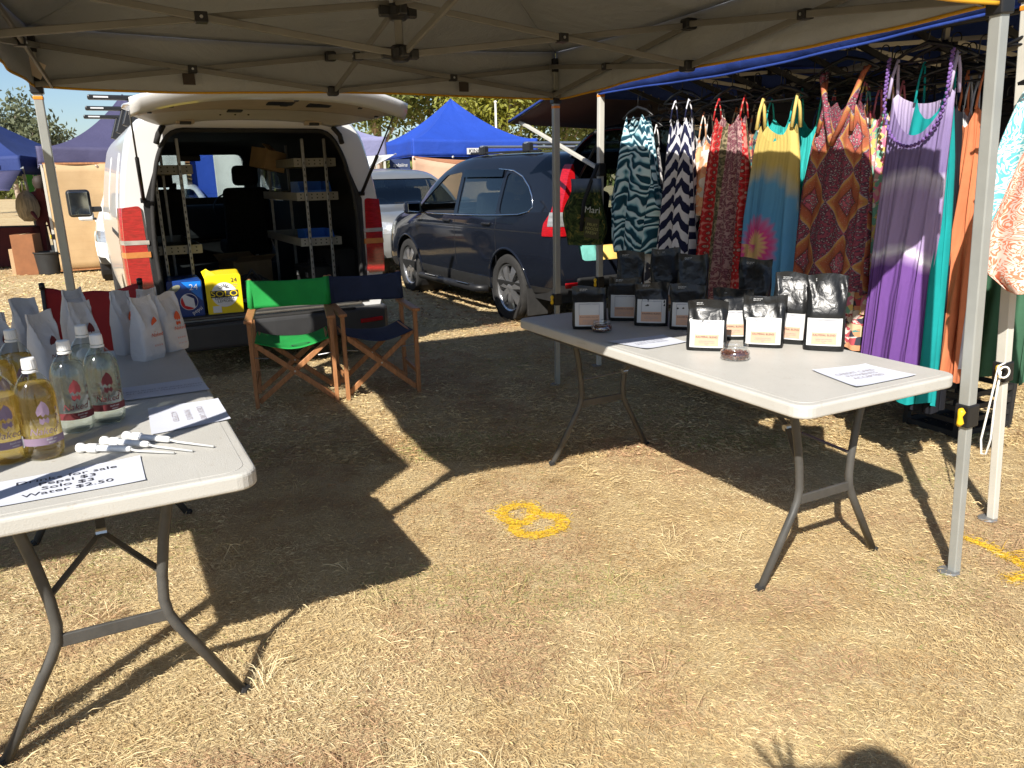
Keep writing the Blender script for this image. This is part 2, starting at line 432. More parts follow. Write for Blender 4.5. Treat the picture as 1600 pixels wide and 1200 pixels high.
def turf():
    P, L, W, T = [], [], [], []
    def field(n, y0, y1, k, l0, l1, w, power=1.0):
        y = y0 + (y1 - y0) * RNG.random(n) ** power
        half = 0.72 * y + 0.6
        x = (RNG.random(n) * 2 - 1) * half
        p = np.stack([x, y], 1); P.append(p)
        L.append(l0 + (l1 - l0) * RNG.random(n) ** 2); W.append(np.full(n, w) * (0.6 + 0.8 * RNG.random(n))); T.append(RNG.random(n))
    field(330000, 1.15, 4.2, 1, 0.008, 0.040, 0.0007, 1.15)
    field(150000, 3.8, 8.0, 1, 0.02, 0.06, 0.0017, 1.1)
    field(90000, 7.5, 17.0, 1, 0.03, 0.075, 0.0042, 1.1)
    # straggly tufts of longer stems
    for _ in range(100):
        y = 1.3 + 5.5 * random.random() ** 1.3; x = (random.random() * 2 - 1) * (0.7 * y + 0.3); n = random.randint(10, 34)
        P.append(np.stack([x + RNG.normal(0, 0.02, n), y + RNG.normal(0, 0.02, n)], 1))
        L.append(0.04 + 0.10 * RNG.random(n)); W.append(np.full(n, 0.0009)); T.append(RNG.random(n) * 0.25 + 0.75)
    P = np.concatenate(P); L = np.concatenate(L); W = np.concatenate(W); T = np.concatenate(T); n = len(P)
    flow = value_noise(P, 0.35, 3) * 2 * PI * 1.3
    a = flow + RNG.normal(0, 1.1, n); tilt = np.abs(RNG.normal(0.10, 0.20, n)); tilt = np.clip(tilt + (T > 0.999) * 0 , 0.02, 1.2); tall = L > 0.075; tilt[tall] += 0.45 * RNG.random(tall.sum())
    d = np.stack([np.cos(a) * np.cos(tilt), np.sin(a) * np.cos(tilt), np.sin(tilt)], 1)
    s = np.stack([-np.sin(a), np.cos(a), np.zeros(n)], 1)
    z0 = 0.002 + 0.010 * RNG.random(n)
    base = np.concatenate([P, z0[:, None]], 1)
    droop = np.zeros((n, 3)); droop[:, 2] = -L * (0.12 + 0.25 * RNG.random(n)) * np.minimum(1, tilt * 2.5)
    bend = s * (L * RNG.normal(0, 0.16, n))[:, None]
    mid = base + d * (L * 0.55)[:, None] + bend * 0.35
    tip = base + d * L[:, None] + droop + bend
    tip[:, 2] = np.maximum(tip[:, 2], 0.003)
    lift = np.zeros((n, 3)); lift[:, 2] = W * RNG.normal(0, 0.8, n)
    V = np.stack([base - s * W[:, None] * .7, base + s * W[:, None] * .7, mid + s * W[:, None] + lift, mid - s * W[:, None] - lift, tip], 1).reshape(-1, 3)
    V[:, 2] = np.maximum(V[:, 2], 0.001)
    me = bpy.data.meshes.new('grass'); me.vertices.add(n * 5); me.vertices.foreach_set('co', V.astype(np.float32).ravel())
    k = np.arange(n) * 5
    quads = np.stack([k, k + 1, k + 2, k + 3], 1); tris = np.stack([k + 3, k + 2, k + 4], 1)
    loops = np.concatenate([np.concatenate([quads, tris], 1).ravel()])
    starts = np.stack([np.arange(n) * 7, np.arange(n) * 7 + 4], 1).ravel()
    me.loops.add(len(loops)); me.loops.foreach_set('vertex_index', loops.astype(np.int32))
    me.polygons.add(2 * n); me.polygons.foreach_set('loop_start', starts.astype(np.int32))
    me.update(calc_edges=True); me.validate()
    pal = np.array([[0.70, 0.58, 0.36], [0.65, 0.52, 0.30], [0.60, 0.46, 0.25], [0.52, 0.37, 0.19], [0.44, 0.28, 0.14], [0.74, 0.65, 0.45]])
    w1 = value_noise(P, 0.9, 5); w2 = value_noise(P, 0.22, 9); w3 = value_noise(P, 0.06, 11)
    score = 0.45 * w1 + 0.40 * w2 + 0.15 * w3 + 0.36 * T - 0.15
    idx = np.digitize(score, [0.22, 0.34, 0.5, 0.64, 0.86])
    order = np.array([4, 3, 2, 1, 0, 5])
    c = pal[order[idx]] * (0.85 + 0.3 * RNG.random(n))[:, None] * np.array([0.99, 0.96, 0.87])
    worn = np.clip((0.6 * value_noise(P, 0.75, 41) + 0.4 * value_noise(P, 0.2, 43) - 0.50) * 5, 0, 1)
    brown = RNG.random(n) < 0.75 * worn
    c[brown] = np.array([0.46, 0.29, 0.16]) * (0.75 + 0.5 * RNG.random(brown.sum()))[:, None]
    green = (value_noise(P, 0.5, 21) > 0.80) & (RNG.random(n) < 0.22) | (RNG.random(n) < 0.008)
    c[green] = np.array([0.30, 0.31, 0.10]) * (0.8 + 0.4 * RNG.random(green.sum()))[:, None]
    py = np.minimum(dist_to(P, MARK8), dist_to(P, LINE) * 1.1)
    yel = RNG.random(n) < np.clip(1.5 - py / 0.036, 0, 0.96)
    c[yel] = np.array([0.74, 0.47, 0.02]) * (0.8 + 0.35 * RNG.random(yel.sum()))[:, None]
    at = me.attributes.new('tone', 'FLOAT_COLOR', 'FACE')
    cc = np.ones((n, 2, 4), np.float32); cc[:, :, :3] = c[:, None, :]
    at.data.foreach_set('color', cc.ravel())
    me.materials.append(grass_material())
    o = bpy.data.objects.new('grass', me); COL.objects.link(o)
    tag(o, 'dry straw coloured turf grass covering the market ground', 'grass', kind='stuff')
turf()

# ================================================================ POP-UP GAZEBOS
def gazebo(name, label, corners, eave, hem, peak, roof_m, valance_m, trim_m, pole_m, bar_m, posts=(1, 1, 1, 1), tops=None, joint=(2.09, 1.91),
           truss=True, sag=0.03, slider=0.62, nseg=28, trim=0.011, side_skip=(), pole_r=0.02, group=None, patches=False, inner=True, feet=None, power=1.18, belly=0.035, no_button=()):
    """corners: ground places FL, FR, BR, BL"""
    c = [Vector(q) for q in corners]; ctr = sum(c, Vector()) / 4
    t = thing(name, label, 'gazebo', ctr, 0, group)
    L = [q - ctr for q in c]
    def sq(a, b): return (L[0] * (1 - a) + L[1] * a) * (1 - b) + (L[3] * (1 - a) + L[2] * a) * b
    rs = random.Random(sum(map(ord, label)) % 1000)
    ph = [rs.uniform(0, 6) for _ in range(6)]
    def zroof(a, b):
        u, v = abs(2 * a - 1), abs(2 * b - 1); m_ = max(u, v); k = 1 - m_
        edge = min(u, v)
        z = eave + (peak - eave) * (k ** 1.18)
        z -= sag * (1 - edge ** 2) * (m_ ** 3) + 0.035 * math.sin(PI * k) * (1 - (edge / max(m_, 1e-6)) ** 2)
        z += 0.008 * math.sin(9 * a + 7 * b + ph[0]) * math.sin(8 * b - 5 * a + ph[1]) * min(1, k * 4)
        return z
    r = MB()
    for i in range(4):
        def froof(a, b, i=i):
            e = L[i].lerp(L[(i + 1) % 4], a); p = e * (1 - b); e2 = (2 * a - 1) ** 2
            p.z = eave + (peak - eave) * b ** power - sag * (1 - e2) * (1 - b) ** 2 - belly * math.sin(PI * b) * (1 - e2)
            p.z += 0.006 * math.sin(9 * a + 7 * b + ph[i]) * math.sin(8 * b - 5 * a + ph[i + 1]) * min(1, b * 4) * (1 - e2)
            return p
        r.grid(froof, nseg + 1, nseg + 1)
    r.build('roof', roof_m, t, smooth=True, fixn=False, solid=0.004, angle=25, weld=True)
    if truss:
        for i in range(4):
            q_ = [L[i] * (1 - k / 24) + Vector((0, 0, eave + (peak - eave) * (k / 24) ** power - 0.004)) for k in range(25)]
            MB().tube(q_, 0.006, 5).build('roof_seam', trim_m if False else valance_m, t, smooth=True)
    for i in range(4):
        if i in side_skip: continue
        p, q = L[i], L[(i + 1) % 4]; d = (q - p); nrm = Vector((d.y, -d.x, 0)).normalized()
        def top(a): return eave - sag * (1 - (2 * a - 1) ** 2)
        def fv(a, b, lo, hi):
            w = (p + d * a); zt = top(a)
            z = (hi(a) * (1 - b) + lo(a) * b)
            f = max(0.0, (zt - z) / max(0.05, zt - hem))
            w = w + nrm * (0.004 + 0.014 * f * math.sin(11 * a + ph[i]) + 0.007 * f * math.sin(37 * a + 2 * ph[i + 1]))
            w.z = z; return w
        hm = lambda a: hem + 0.012 * math.sin(7 * a + ph[i]) - 0.012 * (1 - (2 * a - 1) ** 2)
        MB().grid(lambda a, b: fv(a, b, lambda a: hm(a) + trim, lambda a: top(a) + .022), 60, 6).build('valance', valance_m, t, smooth=True, fixn=False, solid=0.003)
        MB().grid(lambda a, b: fv(a, b, hm, lambda a: hm(a) + trim), 60, 3).build('hem_trim', trim_m, t, smooth=True, fixn=False, solid=0.005)
    # corner posts: outer tube, slimmer inner leg, slider clamp with its pull tab, foot plate
    for i in range(4):
        if not posts[i]: continue
        inset = 1.0 if truss else 0.975
        b0 = L[i] * inset if not feet or feet[i] is None else feet[i] - ctr; tp = (tops[i] - ctr) if tops and tops[i] is not None else L[i] * inset + Vector((0, 0, joint[0] - 0.0))
        lean = (tp - b0) / max(0.1, tp.z - b0.z)
        ax = (L[1] - L[0]).normalized()
        at_ = lambda z: b0 + lean * z
        MB().bar(at_(slider), at_(tp.z + 0.03), 2 * pole_r, 2 * pole_r, ax).build('post', pole_m, t, bevel=0.004)
        lg = MB().bar(at_(0.006), at_(slider + 0.05), 1.55 * pole_r, 1.55 * pole_r, ax).build('lower_leg', pole_m, t, bevel=0.003)
        cl = MB().bar(at_(slider - 0.05), at_(slider + 0.03), 2.7 * pole_r, 2.7 * pole_r, ax).build('slider_clamp', 'black_plastic', t, bevel=0.005)
        tb = at_(slider - 0.01) - ax * (1.9 * pole_r)
        MB().tube([tb + Vector((0, -.004, .026)), tb + Vector((0, -.012, .018)), tb + Vector((0, -.006, 0)), tb + Vector((0, -.012, -.02)), tb + Vector((0, -.004, -.03))], [.009, .013, .008, .012, .009], 8).build('pull_tab', 'yellow_plastic', cl, smooth=True)
        MB().lathe([(0.0, 0.010), (0.034, 0.010), (0.038, 0.006), (0.038, 0.002), (0.0, 0.002)], 18, at_(0) + Vector((-0.02, 0, 0.002))).build('foot_plate', 'galvanised', t)
        if not truss: continue
        tz = tp.z
        MB().bar(at_(tz - 0.03), at_(tz + 0.05), 2.9 * pole_r, 2.9 * pole_r, ax).build('corner_joint', 'black_plastic', t, bevel=0.005)
        lo = joint[1]
        MB().bar(at_(lo - 0.04), at_(lo + 0.04), 2.8 * pole_r, 2.8 * pole_r, ax).build('corner_joint', 'black_plastic', t, bevel=0.005)
        if i not in no_button: MB().bar(at_(lo - 0.068), at_(lo - 0.050), 2.2 * pole_r, 2.2 * pole_r, ax).build('release_button', 'orange_plastic', t, bevel=0.004)
    if truss:
        zu, zl = joint
        def scissor(p, q, off, bw=0.026, bh=0.013):
            """one X of two flat bars between two stations, with a pivot block"""
            d = (q - p).normalized(); n_ = Vector((d.y, -d.x, 0)) * off
            up_ = Vector((0, 0, 1))
            MB().bar(p + up_ * zu + n_, q + up_ * zl + n_, bh, bw).build('frame_bar', bar_m, t, bevel=0.003)
            MB().bar(p + up_ * zl - n_, q + up_ * zu - n_, bh, bw).build('frame_bar', bar_m, t, bevel=0.003)
            m_ = (p + q) / 2 + up_ * (zu + zl) / 2
            pv = MB().bar(m_ - d * 0.022, m_ + d * 0.022, 0.046, 0.036).build('pivot_block', 'black_plastic', t, bevel=0.003)
            for s_ in (-1, 1):
                cc = m_ + Vector((d.y, -d.x, 0)) * s_ * 0.0235
                MB().tube([cc, cc + Vector((d.y, -d.x, 0)) * s_ * 0.003], 0.006, 8).build('bolt', 'bolt', pv)
        mids = []
        for i in range(4):
            p, q = L[i], L[(i + 1) % 4]; m_ = (p + q) / 2; mids.append(m_)
            inn = -m_.normalized() * 0.055
            scissor(p + inn, m_ + inn, 0.011); scissor(m_ + inn, q + inn, 0.011)
            for z in (zu, zl):
                MB().box(m_ + inn + Vector((0, 0, z)), (0.06, 0.06, 0.05), (0, 0, math.atan2(m_.y, m_.x))).build('mid_joint', 'black_plastic', t, bevel=0.01)
        if inner:
            for m_ in mids:
                e = m_ * 0.985; scissor(e, Vector((0, 0, 0)) + m_ * 0.02, 0.011)
            MB().bar((0, 0, zl - 0.03), (0, 0, peak - 0.03), 0.03, 0.03, (1, 0, 0)).build('centre_pole', bar_m, t, bevel=0.004)
            for z in (zu - 0.03, zl):
                hb = MB().lathe([(0.0, -0.03), (0.03, -0.03), (0.045, -0.015), (0.045, 0.015), (0.03, 0.03), (0.0, 0.03)], 14, (0, 0, z)).build('centre_hub', 'black_plastic', t, smooth=True, angle=40)
                for a in range(4):
                    dd = Vector((math.cos(a * PI / 2 + GRID_A), math.sin(a * PI / 2 + GRID_A), 0))
                    MB().box(Vector((0, 0, z)) + dd * 0.05, (0.05, 0.032, 0.04), (0, 0, math.atan2(dd.y, dd.x))).build('hub_lug', 'black_plastic', t, bevel=0.006)
    return t, L, ctr

FR = Vector((1.60, 2.55, 0)); BR = FR + BB * 3.006; FL = Vector((-1.16, 1.345, 0)); BL = BR - RR * 2.88
fr_top = on_y(1561, 22, 2.50); fr_top.z = 1.96
k = (on_y(1561, 30, 2.52) - FR); fr_dir = k / k.z
bl_top = BL + Vector((0.0, 0.0, 2.09))
FRT = FR + fr_dir * 1.95; FRT.z = 0
own, OL, OC = gazebo('pop_up_gazebo', 'grey fabric pop-up gazebo with rust trim overhead, sheltering both white tables', [FL, FRT, BR, BL], 2.18, 1.905, 2.86,
              MATS['canopy_grey'], MATS['canopy_grey'], MATS['trim_rust'], MATS['pole_grey'], MATS['frame_bar'],
              tops=[None, FR + fr_dir * 2.05, None, bl_top], feet=[Vector((-1.50, 1.36, 0)), FR, None, None], no_button=(0, 1))
# the neighbouring stall's gazebo stands close on the left, out of frame; its shade falls over the far end of the left table
NA = Vector((-1.115, 1.272, 0)) - RR * 0.41 + BB * 0.09
gazebo('pop_up_gazebo', 'neighbouring gazebo just outside the left picture edge, shading the paper bags', [NA - RR * 3.0, NA, NA + BB * 3.18, NA - RR * 3.0 + BB * 3.18], 2.17, 1.875, 2.86,
       MATS['canopy_blue'], MATS['canopy_blue'], MATS['canopy_blue'], MATS['pole_grey'], MATS['frame_bar'], truss=False)
# dark hook-and-loop patches inside the valance and a swing tag at the back left post
for (x, y, Y) in ((290, 120, None), (725, 133, None), (1310, 27, None)):
    a, b = ((BL, BR) if x < 1000 else (FR, BR))
    best = min((abs(pix(a + (b - a) * (i / 400) + Vector((0, 0, 1.97)))[0] - x), i) for i in range(401))[1]
    p = a + (b - a) * (best / 400); d = (b - a).normalized(); inn = (OC - p); inn.z = 0; inn.normalize()
    MB().bar(p + inn * 0.03 - OC + Vector((0, 0, 1.955)) - d * 0.03, p + inn * 0.03 - OC + Vector((0, 0, 1.955)) + d * 0.03, 0.004, 0.055).build('fastening_patch', mat('patch_brown', (0.05, 0.04, 0.035), 0.95), own)
tg = on_y(53, 106, BL.y - 0.05) - OC
MB().box(tg, (0.085, 0.003, 0.075), (0.2, 0.5, 0.35)).build('swing_tag', mat('tag_card', (0.62, 0.52, 0.42), 0.8), own)

# ================================================================ FOLDING TABLES
def folding_table(label, corner, yaw, side):
    """corner = near corner nearest the aisle; local x along the length, y across (side = +1 / -1)"""
    LEN, WID, TOP = 1.83, 0.76, 0.74
    t = thing('folding_table', label, 'table', corner, yaw, 'white folding tables under the gazebo')
    r = 0.055; out = []
    for cx, cy, a0 in ((LEN - r, WID - r, 0), (r, WID - r, 90), (r, r, 180), (LEN - r, r, 270)):
        for k_ in range(7):
            a = math.radians(a0 + 15 * k_); out.append((cx + r * math.cos(a), cy + r * math.sin(a)))
    b = MB(); b.prism(out, TOP - 0.045, TOP, lambda a, c, z: Vector((a, c * side, z)))
    b.build('table_top', 'table_plastic', t, bevel=0.009, seg=3)
    inner = [(LEN / 2 + (x - LEN / 2) * 0.972, WID / 2 + (y - WID / 2) * 0.93) for x, y in out]
    MB().prism(inner, TOP - 0.0005, TOP + 0.0012, lambda a, c, z: Vector((a, c * side, z))).build('top_panel', 'table_plastic', t, bevel=0.001)
    prof = [(0.185, 0.695), (0.17, 0.62), (0.148, 0.52), (0.132, 0.42), (0.127, 0.35), (0.133, 0.305), (0.152, 0.262), (0.295, 0.006)]
    for e, sg in ((0.20, 1), (LEN - 0.20, -1)):
        for s_ in (-1, 1):
            pts = [(e + sg * 0.03 * z, (WID / 2 + s_ * w) * side, z) for w, z in prof]
            lg = MB().tube(pts, 0.0145, 10).build('leg', 'leg_metal', t, smooth=True)
            MB().tube([pts[-1], (pts[-1][0], pts[-1][1] + s_ * 0.006 * side, 0.02)], 0.017, 10).build('foot_cap', 'black_rubber', lg)
        MB().box((e + sg * 0.009, WID / 2 * side, 0.305), (0.012, 0.262, 0.036)).build('crossbar', 'leg_metal', t, bevel=0.003)
        MB().tube([(e, 0.10 * side, 0.690), (e, (WID - 0.10) * side, 0.690)], 0.014, 8).build('pivot_tube', 'leg_metal', t, smooth=True)
        ap = Vector((e + sg * 0.20, WID / 2 * side, 0.50))
        for s_ in (-1, 1):
            MB().bar((e + sg * 0.015, (WID / 2 + s_ * 0.132) * side, 0.43), ap, 0.018, 0.006).build('brace', 'leg_metal', t)
        MB().bar(ap, (e + sg * 0.42, WID / 2 * side, 0.685), 0.024, 0.006).build('brace', 'leg_metal', t)
        MB().tube([ap + Vector((0, -0.014, 0)), ap + Vector((0, 0.014, 0))], 0.012, 10).build('brace_rivet', 'bolt', t)
    for s_ in (0.06, WID - 0.06):
        MB().box((LEN / 2, s_ * side, 0.680), (LEN - 0.18, 0.022, 0.024)).build('side_rail', 'leg_metal', t, bevel=0.002)
    return t
TYAW = math.radians(117.7)
TR = folding_table('white folding table carrying black coffee pouches in front of the hanging dresses', Vector((0.881, 2.240, 0)), TYAW, -1)
TL = folding_table('white folding table carrying clear drink bottles and white paper bags at left', Vector((-0.636, 1.817, 0)), TYAW, 1)
# ================================================================ GOODS ON THE TABLES
TZ = 0.7412
def sgp(v, e): return math.copysign(abs(v) ** e, v)
def foil_material(name, col, rough, metal):
    m = bpy.data.materials.new(name); t = NT(m); o = t.obj()
    w = t.math('ADD', t.noise(o, 14.0, 4.0, 0.5, 1.2), t.math('MULTIPLY', t.vor(o, 22.0, 'DISTANCE_TO_EDGE').outputs[0], 0.5))
    d = t.bsdf(Base_Color=col, Roughness=rough, Metallic=metal, Normal=t.bump(w, 0.25, 0.02)); d.inputs['Specular IOR Level'].default_value = 0.38
    MATS[name] = m
foil_material('black_foil', (0.008, 0.0083, 0.0085), 0.33, 0.0)
foil_material('white_kraft', (0.56, 0.56, 0.58), 0.6, 0.0)
mat('label_white', (0.54, 0.54, 0.535), 0.7, var=0.02)
mat('label_peach', (0.56, 0.34, 0.23), 0.7, var=0.04)
mat('logo_orange', (0.62, 0.10, 0.035), 0.7, var=0.0)
mat('logo_maroon', (0.13, 0.018, 0.022), 0.7, var=0.0)
mat('logo_plum', (0.20, 0.14, 0.20), 0.7, var=0.0)

def pouch_shape(w, dp, h, seed, taper=0.0, crease=0.006, e=0.5, sealed=0.86):
    r = random.Random(seed); p = [r.uniform(0, 6.28) for _ in range(8)]
    def depth(b):
        if b < 0.08: return dp * (0.86 + 0.14 * b / 0.08)
        if b < 0.45: return dp * (1 - 0.12 * (b - 0.08) / 0.37)
        if b < sealed: return dp * 0.88 * (1 - ((b - 0.45) / (sealed - 0.45)) ** 1.25) + 0.003
        return 0.003
    def f(a, b):
        th = 2 * PI * a; cx, sx = sgp(math.cos(th), e), sgp(math.sin(th), e)
        ww = w / 2 * (1 - taper * b) * (1 + 0.03 * math.sin(5 * b + p[0]))
        if b < 0.1: ww *= 0.97 + 0.3 * b
        x = ww * cx; y = depth(b) * sx
        k = max(0.0, min(1.0, (b - 0.35) * 3)) * (1 if b < sealed else 0.5)
        y += crease * k * (abs(math.sin(3.2 * cx * 1.6 + 4 * b + p[1])) - 0.5) * (1 if sx <= 0 else -1)
        y += 0.012 * math.sin(2.2 * b + p[2]) * b + 0.006 * math.sin(3 * cx + p[3]) * (b ** 2)
        x += 0.003 * math.sin(9 * b + p[4]) * k
        z = h * b + 0.006 * math.sin(2.5 * cx + p[5]) * (b ** 4)
        return Vector((x, y, z))
    return f, depth
def shape_mesh(name, fn, nu, nv, m, parent, cap_bottom=True):
    b = MB(); b.grid(fn, nu, nv, wrap=True)
    if cap_bottom:
        b.v.append((0, 0, 0.002)); c = len(b.v) - 1
        for i in range(nu): b.f.append((i, (i + 1) % nu, c))
    n = len(b.v); o = (nv - 1) * nu
    for i in range(nu // 2): b.f.append((o + i, o + i + 1, o + (nu - 1 - i), o + (nu - i) % nu)) if i < nu // 2 - 1 else None
    return b.build(name, m, parent, smooth=True, angle=50)

def black_pouch(label, px, py, w, h, rz, seed, tall):
    loc = on_z(px, py, TZ); loc.z = TZ
    t = thing('coffee_pouch', label, 'pouch', loc, math.radians(rz), 'black coffee pouches on the right table')
    jr = random.Random(seed * 7); t.rotation_euler = (math.radians(jr.uniform(-3.0, 0.5)), math.radians(jr.uniform(-1.2, 1.2)), math.radians(rz + jr.uniform(-5, 5))); h *= jr.uniform(.96, 1.04)
    dp = 0.036 if not tall else 0.042
    f, depth = pouch_shape(w, dp, h, seed, taper=-0.03 if not tall else 0.02, crease=0.010, sealed=0.84 if not tall else 0.9)
    shape_mesh('pouch_body', f, 40, 26, MATS['black_foil'], t)
    # label on the lower front, following the bulge
    lh = 0.108; z0 = 0.016 if not tall else 0.022; lw = w * 0.84
    def fl(a, b, grow=0.0, off=0.0028):
        x = (a - 0.5) * lw; z = z0 + lh * b
        lo_, hi_ = 0.5, 1.0
        for _ in range(18):
            m_ = (lo_ + hi_) / 2
            if f(m_, z / h).x < x: lo_ = m_
            else: hi_ = m_
        return Vector((x, f(lo_, z / h).y - off, z))
    lb = MB().grid(lambda a, b: fl(a, b), 9, 7).build('label', 'label_white', t, smooth=True, fixn=False)
    MB().grid(lambda a, b: fl(0.14 + 0.72 * a, 0.06 + 0.42 * b, 0, 0.0040), 7, 4).build('colour_band', 'label_peach', lb, smooth=True, fixn=False)
    y0 = fl(0.5, 0.5).y - 0.006
    y1 = fl(0.5, 0.1).y - 0.0045; y2 = fl(0.5, 0.9).y - 0.0045
    def page(b): 
        return frame((0, y1 + (y2 - y1) * (b - 0.1) / 0.8 - 0.001, z0 + lh * b), (1, 0, 0), (0, (y2 - y1) / 0.8, lh))
    text('lettering', 'KALMERAL BLEND', 0.0098, 'ink', lb, page(0.40), spacing=1.05)
    text('lettering', 'medium roast coffee beans\ncaramel  chocolate  smooth\n250 g', 0.0055, 'ink_grey', lb, page(0.2), line=1.2)
    fw = MB()
    for (a0, b0, a1, b1) in ((0.14, 0.925, 0.86, 0.945), (0.14, 0.47, 0.155, 0.945), (0.845, 0.47, 0.86, 0.945)):
        fw.grid(lambda a, b: fl(a0 + (a1 - a0) * a, b0 + (b1 - b0) * b, 0, 0.0046), 6, 3)
    fw.build('printed_frame', 'ink_grey', lb, fixn=False)
    tz = h * 0.93; tq = f(0.75 - 0.09, 0.93)
    text('lettering', 'BEST BEFORE\nBATCH 14', 0.006, mat('print_white', (0.6, 0.6, 0.6), 0.8, var=0), t, frame((-w * 0.28, tq.y - 0.004, tz), (1, 0, 0), (0, 0, 1)), align='LEFT')
    return t
SMALL, TALL = (0.155, 0.20), (0.15, 0.30)
POUCHES = [
 ('small black pouch alone at the far left end of the right table', 921, 513, *SMALL, -8, 1, 0),
 ('small black pouch in shade, second from the far end of the right table', 975, 500, *SMALL, -10, 2, 0),
 ('small black pouch in shade, third from the far end of the right table', 1017, 508, *SMALL, -12, 3, 0),
 ('tall black pouch in deep shade behind the second small pouch', 985, 478, *TALL, -14, 4, 1),
 ('tall black pouch in deep shade behind the third small pouch', 1037, 480, *TALL, -14, 5, 1),
 ('tall black pouch in shade standing before the red dress', 1082, 487, *TALL, -14, 6, 1),
 ('small black pouch in shade half hidden behind the front sunlit pouch', 1073, 514, *SMALL, -12, 7, 0),
 ('sunlit black pouch nearest the camera, standing left of the granule jar', 1103, 546, *SMALL, -14, 8, 0),
 ('small black pouch behind and between the two front sunlit pouches', 1143, 529, 0.16, 0.215, -14, 9, 0),
 ('sunlit black pouch with wide sealed top just right of the granule jar', 1192, 541, 0.16, 0.215, -20, 10, 0),
 ('tall plain black pouch in shade before the tie-dye dress', 1176, 503, 0.15, 0.29, -24, 11, 1),
 ('tall sunlit black pouch standing just left of the rightmost pouch', 1232, 535, 0.148, 0.30, -22, 12, 1),
 ('tall sunlit black pouch, rightmost on the right table', 1286, 546, 0.152, 0.305, -24, 13, 1)]
for a in POUCHES: black_pouch(*a)

def bird_logo(parent, M, s, m, words=True):
    """plume-haired figure, as a flat printed shape"""
    b = MB()
    plume = [(0.0, 1.0), (0.16, 0.86), (0.26, 0.62), (0.28, 0.38), (0.20, 0.24), (0.08, 0.34), (-0.04, 0.22), (-0.12, 0.36), (-0.26, 0.28), (-0.30, 0.5), (-0.2, 0.74), (-0.08, 0.88)]
    fig = [(-0.20, 0.20), (-0.10, 0.08), (-0.02, 0.18), (0.06, 0.06), (0.16, 0.18), (0.22, 0.02), (0.14, -0.14), (0.02, -0.02), (-0.10, -0.16), (-0.22, -0.04)]
    for poly in (plume, fig):
        vs = [M @ Vector((x * s, y * s, 0)) for x, y in poly]
        c = sum(vs, Vector()) / len(vs); n = len(vs)
        b.add([c] + vs, [(0, 1 + i, 1 + (i + 1) % n) for i in range(n)])
    o = b.build('emblem', m, parent, fixn=False)
    if words: text('lettering', 'Naked', 0.40 * s, m, parent, M @ Matrix.Translation((0.02 * s, -0.36 * s, 0)), shear=0.3)
    return o
def paper_bag(label, px, py, rz, seed, ink, h=0.262, w=0.112, z=TZ, loc=None):
    loc = loc or on_z(px, py, TZ); loc = Vector((loc[0], loc[1], TZ))
    t = thing('paper_bag', label, 'paper bag', loc, math.radians(rz), 'white paper bags on the left table')
    jr = random.Random(seed * 3); h *= jr.uniform(.93, 1.05); w *= jr.uniform(.95, 1.08)
    f, depth = pouch_shape(w, 0.043 * jr.uniform(.9, 1.12), h, seed, taper=jr.uniform(.03, .14), crease=0.013, e=jr.uniform(.3, .42), sealed=jr.uniform(.84, .94))
    shape_mesh('bag_body', f, 40, 26, MATS['white_kraft'], t)
    ya, yb = f(0.75, 0.22).y, f(0.75, 0.62).y
    za, zb = f(0.75, 0.22).z, f(0.75, 0.62).z
    up_ = Vector((0, yb - ya, zb - za))
    nrm = Vector((1, 0, 0)).cross(up_).normalized()
    def pg(k): return frame(Vector((0.012, ya, za)) + up_ * k + nrm * 0.006, (1, 0, 0), up_)
    bird_logo(t, pg(0.62), 0.055, ink)
    text('lettering', 'x x x x', 0.014, ink, t, pg(0.02), spacing=1.0)
    if abs(px) > 0 and seed in (22, 23):
        text('lettering', 'raw   pure   bush', 0.006, ink, t, pg(-0.22))
    return t
O_, M_ = MATS['logo_orange'], MATS['logo_maroon']
for a in [
 ('white paper bag with orange emblem, front one of the pair at the far table corner', 233, 560, 66, 21, O_),
 ('white paper bag with orange emblem at the far right corner of the left table', 272, 546, 64, 22, O_),
 ('white paper bag hidden behind the front orange emblem bag', 203, 551, 66, 23, O_),
 ('white paper bag tucked behind the corner bag with orange emblem', 240, 536, 66, 24, O_),
 ('white paper bag with maroon emblem standing before the red chair back', 140, 572, 70, 25, M_),
 ('white paper bag at the back edge before the red chair, partly hidden', 128, 548, 70, 26, M_),
 ('white paper bag just behind the clear bottles with a dark maroon emblem', 82, 598, 72, 27, M_),
 ('tall white paper bag behind the middle of the left table group', 50, 567, 70, 28, M_),
 ('white paper bag at the left picture edge behind the amber bottles', 8, 590, 72, 29, M_)]:
    paper_bag(*a)

